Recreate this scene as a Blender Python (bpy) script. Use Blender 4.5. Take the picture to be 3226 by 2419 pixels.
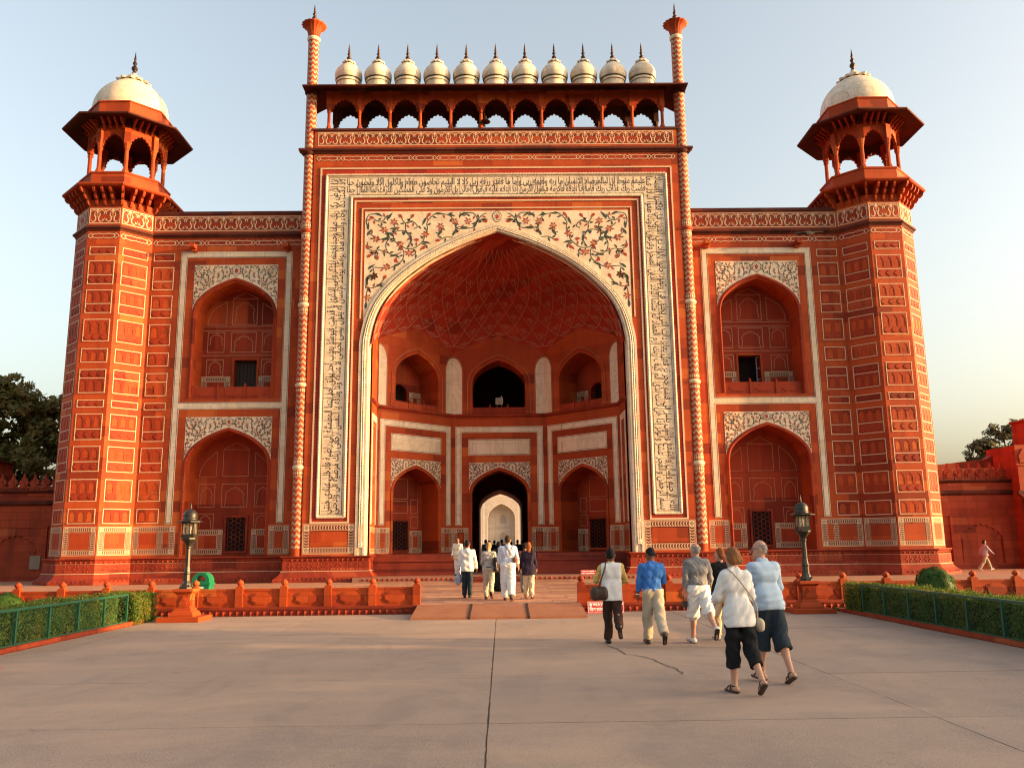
import bpy, math, random
import numpy as np
from mathutils import Matrix, Vector
PI = math.pi
rad = math.radians
SC = bpy.context.scene
for o in list(bpy.data.objects): bpy.data.objects.remove(o)
COL = SC.collection
random.seed(7)

# ------------------------------------------------------------------ camera, sky, sun, exposure
cam_data = bpy.data.cameras.new('camera')
cam = bpy.data.objects.new('camera', cam_data); COL.objects.link(cam)
cam_data.sensor_fit = 'HORIZONTAL'; cam_data.sensor_width = 36.0
cam_data.lens = 2680.0 / 3226.0 * 36.0
cam_data.clip_start = 0.1; cam_data.clip_end = 4000.0
def look(pitch, roll, yaw, pos):
    cy, sy = math.cos(yaw), math.sin(yaw)
    f = Vector((sy*math.cos(pitch), cy*math.cos(pitch), math.sin(pitch)))
    r0 = Vector((cy, -sy, 0)); u0 = r0.cross(f)
    c, s = math.cos(roll), math.sin(roll)
    r = c*r0 + s*u0; u = -s*r0 + c*u0
    m = Matrix.Identity(4)
    for i in range(3): m[i][0], m[i][1], m[i][2], m[i][3] = r[i], u[i], -f[i], pos[i]
    cam.matrix_world = m
look(0.185785, -0.012183, 0.013903, (0.09, 0.0, 1.80))
SC.camera = cam

SUN_ELEV = rad(8.0)
SUN_FRONT = rad(9.8)          # how far the sun stands in front of the facade plane, to the right (east)
sun_dir = Vector((math.cos(SUN_ELEV)*math.cos(SUN_FRONT), -math.cos(SUN_ELEV)*math.sin(SUN_FRONT), math.sin(SUN_ELEV)))
world = bpy.data.worlds.new('World'); SC.world = world; world.use_nodes = True
wn = world.node_tree; wn.nodes.clear()
sky = wn.nodes.new('ShaderNodeTexSky'); sky.sky_type = 'NISHITA'; sky.sun_disc = False
sky.sun_elevation = SUN_ELEV
sky.sun_rotation = math.atan2(sun_dir.x, sun_dir.y)
sky.altitude = 150; sky.air_density = 1.0; sky.dust_density = 7.2; sky.ozone_density = 1.0
bg = wn.nodes.new('ShaderNodeBackground'); bg.inputs['Strength'].default_value = 0.15
wo = wn.nodes.new('ShaderNodeOutputWorld')
hs = wn.nodes.new('ShaderNodeHueSaturation'); hs.inputs['Saturation'].default_value = 0.74     # dusty winter morning: a paler blue
wn.links.new(sky.outputs[0], hs.inputs['Color']); tint = wn.nodes.new('ShaderNodeMix'); tint.data_type = 'RGBA'; tint.blend_type = 'MULTIPLY'; tint.inputs[0].default_value = 1.0; tint.inputs[7].default_value = (1.05, 0.985, 0.90, 1)     # dust in the air takes some of the blue out
wn.links.new(hs.outputs[0], tint.inputs[6]); wn.links.new(tint.outputs[2], bg.inputs['Color']); wn.links.new(bg.outputs[0], wo.inputs['Surface'])
sun_l = bpy.data.lights.new('sun', 'SUN'); sun_l.energy = 2.9; sun_l.angle = rad(0.6); sun_l.color = (1.0, 0.55, 0.19)
sun = bpy.data.objects.new('sun', sun_l); COL.objects.link(sun)
sun.rotation_euler = sun_dir.to_track_quat('Z', 'Y').to_euler(); sun.location = (60, -10, 40)
SC.view_settings.view_transform = 'Standard'; SC.view_settings.look = 'None'
SC.view_settings.exposure = 2.10; SC.view_settings.gamma = 1.0
SC.view_settings.use_curve_mapping = False
SC.render.engine = 'CYCLES'
SC.cycles.use_denoising = True; SC.cycles.filter_width = 1.15
SC.cycles.max_bounces = 10; SC.cycles.diffuse_bounces = 7; SC.cycles.glossy_bounces = 3; SC.cycles.transparent_max_bounces = 8
SC.cycles.sample_clamp_indirect = 6.0

# ------------------------------------------------------------------ materials
MATS = {}
class NT:
    def __init__(s, name):
        s.m = bpy.data.materials.new(name); s.m.use_nodes = True
        s.t = s.m.node_tree; s.b = s.t.nodes['Principled BSDF']; MATS[name] = s.m
    def n(s, typ, **kw):
        n = s.t.nodes.new('ShaderNode' + typ)
        for k, v in kw.items():
            if k.startswith('i_'):
                n.inputs[k[2:].replace('_', ' ')].default_value = v
            else: setattr(n, k, v)
        return n
    def l(s, a, b): s.t.links.new(a, b)
    def math(s, op, a, b=None, c=None):
        n = s.t.nodes.new('ShaderNodeMath'); n.operation = op
        for i, x in enumerate((a, b, c)):
            if x is None: continue
            if isinstance(x, (int, float)): n.inputs[i].default_value = x
            else: s.l(x, n.inputs[i])
        return n.outputs[0]
    def mix(s, fac, a, b, mode='MIX'):
        n = s.t.nodes.new('ShaderNodeMix'); n.data_type = 'RGBA'; n.blend_type = mode
        for i, x in ((0, fac), (6, a), (7, b)):
            if isinstance(x, (int, float)): n.inputs[i].default_value = x
            elif isinstance(x, tuple): n.inputs[i].default_value = (*x[:3], 1)
            else: s.l(x, n.inputs[i])
        return n.outputs[2]
    def noise(s, vec, scale, detail=4, rough=.55, dist=0.0):
        n = s.n('TexNoise'); n.inputs['Scale'].default_value = scale; n.inputs['Detail'].default_value = detail
        n.inputs['Roughness'].default_value = rough; n.inputs['Distortion'].default_value = dist
        if vec is not None: s.l(vec, n.inputs['Vector'])
        return n.outputs['Fac']
    def ramp(s, fac, *stops):
        n = s.t.nodes.new('ShaderNodeValToRGB'); e = n.color_ramp.elements
        while len(e) < len(stops): e.new(0.5)
        for i, (p, c) in enumerate(stops):
            e[i].position = p; e[i].color = (*c, 1) if isinstance(c, tuple) else (c, c, c, 1)
        s.l(fac, n.inputs[0]); return n.outputs[0]
    def vscale(s, vec, sc):
        n = s.t.nodes.new('ShaderNodeMapping'); n.inputs['Scale'].default_value = sc; s.l(vec, n.inputs[0]); return n.outputs[0]
    def bump(s, h, strength=.3, dist=.02):
        n = s.t.nodes.new('ShaderNodeBump'); n.inputs['Strength'].default_value = strength; n.inputs['Distance'].default_value = dist
        s.l(h, n.inputs['Height']); s.l(n.outputs[0], s.b.inputs['Normal'])
    def done(s, col=None, rough=.7, spec=.3):
        if col is not None:
            if isinstance(col, tuple): s.b.inputs['Base Color'].default_value = (*col, 1)
            else: s.l(col, s.b.inputs['Base Color'])
        if isinstance(rough, (int, float)): s.b.inputs['Roughness'].default_value = rough
        else: s.l(rough, s.b.inputs['Roughness'])
        s.b.inputs['Specular IOR Level'].default_value = spec
        return s.m
def coords(t):
    tc = t.n('TexCoord'); return tc.outputs['Object'], tc.outputs['UV'], t.n('NewGeometry').outputs['Position']

def stone(name, c1, c2, slab=(1.5, .5), mortar=.006, stain=.35, bump=.25, pos='pos', rough=.72, joint=.7):
    t = NT(name); ob, uv, ps = coords(t)
    v = ps if pos == 'pos' else ob
    sx = t.n('SeparateXYZ'); t.l(v, sx.inputs[0])
    cb = t.n('CombineXYZ'); t.l(t.math('ADD', sx.outputs[0], t.math('MULTIPLY', sx.outputs[1], 0.83)), cb.inputs[0]); t.l(sx.outputs[2], cb.inputs[1])
    br = t.n('TexBrick'); t.l(cb.outputs[0], br.inputs['Vector'])
    br.inputs['Color1'].default_value = (0, 0, 0, 1); br.inputs['Color2'].default_value = (1, 1, 1, 1); br.inputs['Mortar'].default_value = (.5, .5, .5, 1)
    br.inputs['Scale'].default_value = 1.0; br.inputs['Brick Width'].default_value = slab[0]; br.inputs['Row Height'].default_value = slab[1]
    br.inputs['Mortar Size'].default_value = mortar; br.inputs['Mortar Smooth'].default_value = .2; br.inputs['Bias'].default_value = 0.0
    br.offset = .37; br.squash = 1.0
    n1 = t.noise(v, .55, 5, .6); n2 = t.noise(t.vscale(v, (1.4, 1.4, .22)), 1.3, 5, .6); n3 = t.noise(v, 14, 4, .6)
    f = t.math('ADD', t.math('MULTIPLY', br.outputs['Color'], .75), t.math('MULTIPLY', n1, .4))
    col = t.mix(f, c1, c2)
    odd = t.ramp(br.outputs['Color'], (0.0, 0.0), (.90, 0.0), (.92, .55)); col = t.mix(odd, col, (c2[0]*1.08, c2[1]*1.75, c2[2]*1.9))     # the odd paler replacement slab
    odd2 = t.ramp(br.outputs['Color'], (0.0, .5), (.07, .5), (.09, 0.0)); col = t.mix(odd2, col, (c1[0]*.55, c1[1]*.6, c1[2]*.7))
    col = t.mix(t.math('MULTIPLY', t.ramp(n2, (.46, 0.0), (.72, 1.0)), stain), col, tuple(x*.38 for x in c1))
    col = t.mix(t.math('MULTIPLY', t.ramp(t.noise(v, 2.3, 5, .65), (.6, 0.0), (.78, 1.0)), .28), col, (c2[0]*1.12, c2[1]*1.6+.012, c2[2]*1.6+.008))
    col = t.mix(t.math('MULTIPLY', t.math('SUBTRACT', n3, .5), .5), col, (.9, .9, .9), 'OVERLAY')
    col = t.mix(t.math('MULTIPLY', br.outputs['Fac'], joint), col, tuple(x*.45 for x in c1))
    t.bump(t.math('SUBTRACT', t.math('ADD', t.math('MULTIPLY', n3, .5), t.math('MULTIPLY', n1, .5)), t.math('MULTIPLY', br.outputs['Fac'], 1.2)), bump, .012)
    return t.done(col, rough, .25)
RED1, RED2 = (.24, .026, .0052), (.42, .066, .0105)
stone('sandstone', RED1, RED2)
stone('sandstone_panel', (.195, .018, .0050), (.34, .042, .0095), slab=(2.6, 1.3), stain=.45, bump=.35)
stone('sandstone_plinth', (.17, .018, .007), (.29, .036, .012), slab=(1.1, .42), stain=.6, bump=.6)
stone('sandstone_wall', (.20, .024, .008), (.32, .050, .015), slab=(1.3, .42), stain=.55, bump=.5, joint=1.0)
stone('sandstone_eave', (.050, .010, .006), (.105, .020, .010), slab=(1.0, 3.0), stain=.5)  # weathered tone, with the shade under eaves and kiosk ceilings put into the colour
stone('sandstone_dark', (.11, .014, .008), (.20, .028, .014), slab=(1.1, .42), stain=.6, bump=.5)
stone('shaded_stone', (.045, .014, .010), (.09, .024, .015), slab=(1.0, 3.0), stain=.4)  # sandstone darkened so interiors and the arcade's back row carry backlit shade in colour
stone('paving_stone', (.34, .16, .095), (.50, .26, .165), slab=(40, 40), stain=.4, bump=.35, rough=.7)
stone('vault_stone', (.25, .018, .007), (.36, .030, .011), slab=(.9, .6), stain=.2, mortar=.003)

def marble(name, base, vein, scale=.9, slab=(1.6, .55), mortar=.005):
    t = NT(name); ob, uv, ps = coords(t)
    sx = t.n('SeparateXYZ'); t.l(ps, sx.inputs[0])
    cb = t.n('CombineXYZ'); t.l(t.math('ADD', sx.outputs[0], t.math('MULTIPLY', sx.outputs[1], 0.83)), cb.inputs[0]); t.l(sx.outputs[2], cb.inputs[1])
    br = t.n('TexBrick'); t.l(cb.outputs[0], br.inputs['Vector'])
    br.inputs['Color1'].default_value = (0, 0, 0, 1); br.inputs['Color2'].default_value = (1, 1, 1, 1)
    br.inputs['Scale'].default_value = 1.0; br.inputs['Brick Width'].default_value = slab[0]; br.inputs['Row Height'].default_value = slab[1]
    br.inputs['Mortar Size'].default_value = mortar; br.inputs['Mortar Smooth'].default_value = .1; br.offset = .43
    n = t.noise(t.vscale(ps, (1, 1, .6)), scale, 7, .6, 1.4)
    col = t.mix(br.outputs['Color'], base, tuple(b*k for b, k in zip(base, (.93, .87, .78))))
    col = t.mix(t.ramp(n, (.42, 0.0), (.50, .55), (.56, 0.0)), col, vein)
    col = t.mix(t.math('MULTIPLY', t.ramp(t.noise(ps, .5, 4), (.5, 0.0), (.75, 1.0)), .35), col, (.62, .47, .31))
    col = t.mix(t.math('MULTIPLY', t.ramp(t.noise(t.vscale(ps, (2.2, 2.2, .35)), 1.6, 5, .65), (.52, 0.0), (.75, 1.0)), .40), col, (.30, .23, .17))     # rain streaks
    col = t.mix(t.math('MULTIPLY', br.outputs['Fac'], .7), col, (.25, .2, .16))
    t.bump(t.math('SUBTRACT', t.noise(ps, 20, 3), br.outputs['Fac']), .15, .01)
    return t.done(col, .5, .35)
marble('marble', (.70, .58, .43), (.44, .36, .27))
marble('marble_dome', (.74, .63, .49), (.52, .42, .31), slab=(.9, .42), mortar=.008)
marble('marble_far', (.62, .55, .48), (.52, .46, .40), slab=(2.5, 1.2))  # pale, low-contrast marble that stands in for haze over the distance

def plain(name, col, rough=.6, spec=.3, metal=0.0, var=.25, scale=6.0, bump=0.0):
    t = NT(name); ob, uv, ps = coords(t)
    n = t.noise(ps, scale, 4, .6)
    c = t.mix(t.math('MULTIPLY', n, var*2), col, tuple(x*.6 for x in col)) if var else col
    t.b.inputs['Metallic'].default_value = metal
    if bump: t.bump(t.noise(ps, scale*4, 4), bump, .01)
    return t.done(c, rough, spec)
plain('white_line', (.62, .44, .28), .6, var=.15)
plain('pale_line', (.46, .22, .13), .7, var=.2)
plain('inlay_far', (.44, .37, .31), .7, var=.1)  # far inlay and windows paled, the haze put into their colour
plain('window_far', (.40, .36, .33), .6, var=.2)
plain('bird_grey', (.014, .013, .015), .8, var=.3)
plain('net_line', (.50, .19, .12), .7, var=.2)
plain('black_inlay', (.06, .045, .034), .4, var=0)
plain('green_inlay', (.045, .055, .035), .4, var=.3)
plain('red_inlay', (.34, .045, .018), .5, var=.3, scale=9)
plain('ochre_inlay', (.50, .24, .07), .5, var=.2)
plain('copper', (.075, .036, .020), .42, .4, metal=.6, var=.3)
plain('bronze_dark', (.030, .026, .020), .40, .5, metal=.25, var=.3)
plain('green_paint', (.012, .085, .048), .45, .4, var=.3, scale=3)
plain('bin_green', (.006, .17, .075), .4, .4, var=.2, scale=3)
plain('bin_dark', (.01, .05, .03), .6, var=0)
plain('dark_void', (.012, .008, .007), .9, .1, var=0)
plain('dark_wood', (.035, .018, .012), .7, var=.4)
plain('grey_metal', (.30, .29, .26), .4, .5, metal=.5)
plain('sign_red', (.50, .035, .03), .45, .4, var=.1)
plain('white_paint', (.80, .78, .74), .5, var=.05)
plain('bark', (.09, .062, .042), .9, .1, var=.5, bump=.6)
plain('soil', (.10, .065, .04), .95, .1, var=.4, bump=.5)
plain('joint_dust', (.12, .09, .07), .95, .1, var=.4)
plain('plaque', (.26, .20, .14), .7, var=.3)
plain('grille_blue', (.20, .23, .26), .5)
t = NT('lamp_glass'); t.done((.55, .45, .32), .12, .5); t.b.inputs['Alpha'].default_value = .38
t = NT('chevron'); ob, uv, ps = coords(t)
sx = t.n('SeparateXYZ'); t.l(uv, sx.inputs[0])
tri = t.math('ABSOLUTE', t.math('SUBTRACT', t.math('FRACT', t.math('MULTIPLY', sx.outputs[0], 7.0)), .5))
p = t.math('FRACT', t.math('DIVIDE', t.math('ADD', sx.outputs[1], t.math('MULTIPLY', tri, .25)), .272))
redc = t.mix(t.noise(ps, 3.0, 4), RED1, RED2)
c = t.ramp(p, (0.0, 0.0), (.5, 1.0)); c.node.color_ramp.interpolation = 'CONSTANT'
rr = c.node.color_ramp; e = rr.elements
while len(e) < 4: e.new(.5)
for i, (q, v) in enumerate(((0.0, 0.0), (.56, 1.0), (.69, 0.5), (.80, 1.0))): e[i].position = q; e[i].color = (v, v, v, 1)
whitef = t.math('MULTIPLY', t.math('GREATER_THAN', c, .8), t.math('LESS_THAN', p, .92)); blackf = t.math('MULTIPLY', t.math('GREATER_THAN', c, .1), t.math('LESS_THAN', c, .8))
col = t.mix(whitef, redc, (.62, .46, .31)); col = t.mix(blackf, col, (.05, .035, .03))
t.done(col, .6)
t = NT('geo_border'); ob, uv, ps = coords(t)
sx = t.n('SeparateXYZ'); t.l(uv, sx.inputs[0])
a = t.math('ABSOLUTE', t.math('SUBTRACT', sx.outputs[1], .5))
zig = t.math('ABSOLUTE', t.math('SUBTRACT', t.math('FRACT', t.math('MULTIPLY', sx.outputs[1], 2.0)), .5))
p = t.math('FRACT', t.math('ADD', t.math('MULTIPLY', sx.outputs[0], 1.9), t.math('MULTIPLY', zig, .75)))
ins = t.math('LESS_THAN', a, .35)
dk = t.math('MULTIPLY', t.math('LESS_THAN', p, .68), ins)
ln = t.math('MULTIPLY', t.math('GREATER_THAN', a, .385), t.math('LESS_THAN', a, .445))
dk = t.math('MAXIMUM', dk, ln)
t.done(t.mix(dk, (.58, .41, .26), t.mix(t.noise(ps, 4, 3), (.07, .010, .005), (.13, .016, .007))), .6)

t = NT('concrete'); ob, uv, ps = coords(t)
n1 = t.noise(ps, .35, 6, .62); n2 = t.noise(ps, 3.0, 5, .65); n3 = t.noise(ps, 60, 3, .6); n4 = t.noise(t.vscale(ps, (.3, 1.6, 1)), 1.1, 4, .6)
col = t.mix(t.math('ADD', t.math('MULTIPLY', n1, .75), t.math('MULTIPLY', n2, .25)), (.225, .165, .128), (.40, .292, .228))
col = t.mix(t.math('MULTIPLY', t.ramp(n4, (.5, 0.0), (.7, 1.0)), .35), col, (.38, .26, .19))
col = t.mix(t.ramp(t.noise(ps, 9, 3, .7), (.70, 0.0), (.76, .55)), col, (.09, .07, .055))
col = t.mix(t.ramp(t.noise(ps, 2.2, 6, .75, .5), (.60, 0.0), (.68, .28)), col, (.13, .105, .09))
col = t.mix(.6, col, t.ramp(n3, (.32, (.25, .25, .25)), (.68, (.75, .75, .75))), 'OVERLAY')
col = t.mix(t.ramp(t.noise(ps, 26, 2, .5), (.68, 0.0), (.72, .7)), col, (.08, .06, .05))
oi = t.n('ObjectInfo'); col = t.mix(1.0, col, t.ramp(oi.outputs['Random'], (0.0, (.94, .94, .95)), (1.0, (1.0, .985, .97))), 'MULTIPLY')
col = t.mix(t.ramp(t.noise(t.vscale(ps, (1, .5, 1)), .8, 7, .72, .8), (.48, 0.0), (.62, .45)), col, (.19, .15, .13))
col = t.mix(t.ramp(t.noise(t.vscale(ps, (.5, 1.3, 1)), .45, 6, .7, .5), (.50, 0.0), (.66, .45)), col, (.46, .31, .215))
t.bump(t.math('ADD', t.math('MULTIPLY', n3, .6), t.math('MULTIPLY', n2, 1.2)), .5, .012)
t.done(col, .78, .3)
t = NT('ramp_board'); ob, uv, ps = coords(t)
n = t.noise(ps, 2.5, 5, .65); n2 = t.noise(ps, 24, 3)
t.bump(n2, .3, .01); t.done(t.mix(n, (.17, .055, .030), (.40, .17, .085)), .75)
def foliage(name, c1, c2, c3):
    t = NT(name); ob, uv, ps = coords(t)
    sx = t.n('SeparateXYZ'); t.l(uv, sx.inputs[0])
    r = t.noise(ps, 1.6, 3); 
    col = t.mix(sx.outputs[0], c1, c2); col = t.mix(t.math('MULTIPLY', t.ramp(r, (.45, 0.0), (.65, 1.0)), .7), col, c3)
    t.b.inputs['Transmission Weight'].default_value = 0
    t.b.inputs['Subsurface Weight'].default_value = 0
    tr = t.n('BsdfTranslucent'); t.l(col, tr.inputs[0]); ms = t.n('MixShader'); ms.inputs[0].default_value = .42
    out = t.t.nodes['Material Output']; t.done(col, .55, .25)
    t.l(t.b.outputs[0], ms.inputs[1]); t.l(tr.outputs[0], ms.inputs[2]); t.l(ms.outputs[0], out.inputs[0])
foliage('hedge_leaf', (.05, .11, .018), (.13, .19, .026), (.20, .18, .026))
foliage('shrub_leaf', (.030, .085, .014), (.075, .15, .024), (.055, .11, .018))
foliage('tree_leaf', (.10, .12, .035), (.20, .17, .05), (.28, .17, .05))
foliage('tree_leaf_pale', (.10, .11, .05), (.17, .16, .07), (.2, .15, .07))
plain('hedge_core', (.012, .022, .008), .9, .1, var=.3)
plain('lawn', (.045, .075, .02), .9, .1, var=.5, scale=3)
# ------------------------------------------------------------------ mesh builder and object helpers
WM = {}
I4 = Matrix.Identity(4)
def TR(x=0, y=0, z=0, ang=0): return Matrix.Translation((x, y, z)) @ Matrix.Rotation(ang, 4, 'Z')
def attach(o, parent, M):
    WM[o] = M
    if parent is not None:
        o.parent = parent; o.matrix_basis = WM[parent].inverted() @ M
    else: o.matrix_basis = M
def link(name, mesh, parent=None, M=I4):
    o = bpy.data.objects.new(name, mesh); COL.objects.link(o); attach(o, parent, M); return o
def empty(name, M, **props):
    o = bpy.data.objects.new(name, None); o.empty_display_size = .3; COL.objects.link(o); attach(o, None, M)
    return tag(o, **props)
def tag(o, label=None, category=None, group=None, kind=None):
    for k, v in (('label', label), ('category', category), ('group', group), ('kind', kind)):
        if v: o[k] = v
    return o
def copy_tree(o, X, parent=None):
    c = o.copy(); COL.objects.link(c)
    if parent is None or parent is o.parent:
        attach(c, o.parent, X @ WM[o])
    else:
        c.parent = parent; c.matrix_basis = o.matrix_basis.copy(); WM[c] = X @ WM[o]
    for ch in list(o.children):
        if ch in WM: copy_tree(ch, X, c)
    return c
MIRX = Matrix.Scale(-1, 4, (1, 0, 0))

class MB:
    def __init__(s): s.v = []; s.f = []; s.m = []; s.uv = []; s.n = 0
    def add(s, vs, fs, mat=0, uvs=None):
        b = s.n; s.v.extend(vs); s.n += len(vs)
        for i, f in enumerate(fs):
            s.f.append([b + k for k in f]); s.m.append(mat); s.uv.append(uvs[i] if uvs else None)
        return s
    def quad(s, a, b, c, d, mat=0, uv=None): return s.add([a, b, c, d], [(0, 1, 2, 3)], mat, [uv] if uv else None)
    def box(s, x0, x1, y0, y1, z0, z1, mat=0):
        return s.add([(x0, y0, z0), (x1, y0, z0), (x1, y1, z0), (x0, y1, z0), (x0, y0, z1), (x1, y0, z1), (x1, y1, z1), (x0, y1, z1)],
                     [(0, 3, 2, 1), (4, 5, 6, 7), (0, 1, 5, 4), (1, 2, 6, 5), (2, 3, 7, 6), (3, 0, 4, 7)], mat)
    def prism_z(s, poly, z0, z1, mat=0, poly1=None, caps=True):
        n = len(poly); p1 = poly1 or poly
        vs = [(x, y, z0) for x, y in poly] + [(x, y, z1) for x, y in p1]
        fs = [(i, (i+1) % n, n + (i+1) % n, n + i) for i in range(n)]
        if caps: fs += [tuple(range(n-1, -1, -1)), tuple(range(n, 2*n))]
        return s.add(vs, fs, mat)
    def prism_y(s, poly, y0, y1, mat=0, caps=True, side=None):
        n = len(poly)
        vs = [(x, y0, z) for x, z in poly] + [(x, y1, z) for x, z in poly]
        s.add(vs, [(i, n + i, n + (i+1) % n, (i+1) % n) for i in range(n)], mat if side is None else side)
        if caps: s.add([(x, y0, z) for x, z in poly], [tuple(range(n))], mat)
        return s
    def lathe(s, prof, cx=0, cy=0, seg=16, mat=0, a0=0.0, a1=2*PI, rf=None, uvz=False, zo=0.0):
        full = abs(a1 - a0 - 2*PI) < 1e-6; cols = seg if full else seg + 1
        vs = []
        for i in range(cols):
            a = a0 + (a1 - a0)*i/seg
            for (r, z) in prof:
                k = r*(rf(a, z) if rf else 1.0)
                vs.append((cx + k*math.cos(a), cy + k*math.sin(a), z + zo))
        n = len(prof); fs = []; uvs = []
        for i in range(seg):
            j = (i+1) % cols
            for k in range(n-1):
                fs.append((i*n+k, j*n+k, j*n+k+1, i*n+k+1))
                u0, u1 = i/seg, (i+1)/seg
                uvs.append([(u0, prof[k][1]), (u1, prof[k][1]), (u1, prof[k+1][1]), (u0, prof[k+1][1])])
        return s.add(vs, fs, mat, uvs if uvz else None)
    def tube(s, pts, r, seg=6, mat=0, caps=True, twist=None):
        P = [Vector(p) for p in pts]; n = len(P)
        rs = r if isinstance(r, (list, tuple)) else [r]*n
        t0 = (P[1]-P[0]).normalized(); up = Vector((0, 0, 1)) if abs(t0.z) < .9 else Vector((1, 0, 0))
        u = t0.cross(up).normalized(); vs = []; L = 0
        for i in range(n):
            t = (P[min(i+1, n-1)] - P[max(i-1, 0)]).normalized()
            u = (u - t*u.dot(t)).normalized(); w = t.cross(u)
            if i: L += (P[i]-P[i-1]).length
            for k in range(seg):
                a = 2*PI*k/seg; rr = rs[i]
                if twist: rr *= 1 + twist[1]*math.sin(twist[2]*a + L*2*PI/twist[0])
                vs.append(tuple(P[i] + u*(rr*math.cos(a)) + w*(rr*math.sin(a))))
        fs = [(i*seg+k, i*seg+(k+1) % seg, (i+1)*seg+(k+1) % seg, (i+1)*seg+k) for i in range(n-1) for k in range(seg)]
        if caps: fs += [tuple(range(seg-1, -1, -1)), tuple((n-1)*seg+k for k in range(seg))]
        return s.add(vs, fs, mat)
    def stroke(s, pts, w, y=-.006, mat=0, taper=False, closed=False):
        n = len(pts); L = []
        for i in range(n):
            a = pts[(i-1) % n] if (closed or i) else pts[0]; b = pts[(i+1) % n] if (closed or i < n-1) else pts[-1]
            dx, dz = b[0]-a[0], b[1]-a[1]; d = math.hypot(dx, dz) or 1
            ww = w*.5
            if taper: ww *= max(.25, math.sin(PI*(i+.35)/(n-.3)))
            L.append(((pts[i][0]-dz/d*ww, y, pts[i][1]+dx/d*ww), (pts[i][0]+dz/d*ww, y, pts[i][1]-dx/d*ww)))
        for i in range(n if closed else n-1):
            j = (i+1) % n; s.quad(L[i][0], L[i][1], L[j][1], L[j][0], mat)
        return s
    def rect_line(s, x0, x1, z0, z1, w, y=-.006, mat=0, depth=None):
        for (a, b, c, d) in ((x0, x1, z1-w, z1), (x0, x1, z0, z0+w), (x0, x0+w, z0+w, z1-w), (x1-w, x1, z0+w, z1-w)):
            if depth: s.box(a, b, y, y+depth, c, d, mat)
            else: s.quad((a, y, c), (b, y, c), (b, y, d), (a, y, d), mat)
        return s
    def build(s, name, mats, parent=None, M=I4, smooth=False):
        me = bpy.data.meshes.new(name); me.from_pydata(s.v, [], s.f)
        if isinstance(mats, str): mats = [mats]
        for m in mats: me.materials.append(MATS[m])
        if len(mats) > 1: me.polygons.foreach_set('material_index', s.m)
        if any(u is not None for u in s.uv):
            ul = me.uv_layers.new(name='UVMap'); flat = []
            for f, u in zip(s.f, s.uv):
                for k in range(len(f)): flat += list(u[k]) if u else [0.0, 0.0]
            ul.data.foreach_set('uv', flat)
        if smooth: me.polygons.foreach_set('use_smooth', [True]*len(s.f))
        me.update()
        return link(name, me, parent, M)

def catmull(P, k=6):
    if len(P) < 3: return list(P)
    out = []; n = len(P)
    for i in range(n-1):
        p0, p1, p2, p3 = P[max(i-1, 0)], P[i], P[i+1], P[min(i+2, n-1)]
        for j in range(k):
            t = j/k; t2 = t*t; t3 = t2*t
            out.append(tuple(.5*(2*b + (c-a)*t + (2*a-5*b+4*c-d)*t2 + (-a+3*b-3*c+d)*t3) for a, b, c, d in zip(p0, p1, p2, p3)))
    out.append(tuple(P[-1])); return out
PROF = catmull([(1, 0), (.994, .08), (.962, .235), (.90, .385), (.80, .520), (.66, .655), (.48, .785), (.25, .905), (0, 1)], 3)
def arch(c, w, zs, rise, n=None):
    P = PROF if n is None else PROF[::n] + ([PROF[-1]] if PROF[::n][-1] != PROF[-1] else [])
    left = [(c - x*w, zs + h*rise) for x, h in P]
    return left + [(2*c - x, z) for x, z in reversed(left[:-1])]
def cusped(c, w, zs, rise, lobes=9, amp=.09, per=5):
    base = arch(c, w, zs, rise); L = [0]
    for a, b in zip(base, base[1:]): L.append(L[-1] + math.hypot(b[0]-a[0], b[1]-a[1]))
    out = []; N = lobes*per
    for i in range(N+1):
        s = L[-1]*i/N
        k = max(j for j in range(len(L)) if L[j] <= s + 1e-9); k = min(k, len(base)-2)
        f = (s - L[k])/max(1e-9, L[k+1]-L[k]); x = base[k][0] + f*(base[k+1][0]-base[k][0]); z = base[k][1] + f*(base[k+1][1]-base[k][1])
        dx, dz = base[k+1][0]-base[k][0], base[k+1][1]-base[k][1]; d = math.hypot(dx, dz)
        q = amp*w*(abs(math.sin(PI*lobes*i/N)) - 1.0)
        out.append((x - dz/d*q*1.0, z + dx/d*q*1.0))
    return out
def archz(x, c, w, zs, rise):
    t = abs(x-c)/w
    if t >= 1: return zs
    for (x1, h1), (x0, h0) in zip(PROF, PROF[1:]):
        if x0 <= t <= x1: return zs + rise*(h1 + (h0-h1)*(x1-t)/max(1e-9, x1-x0))
    return zs + rise
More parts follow.
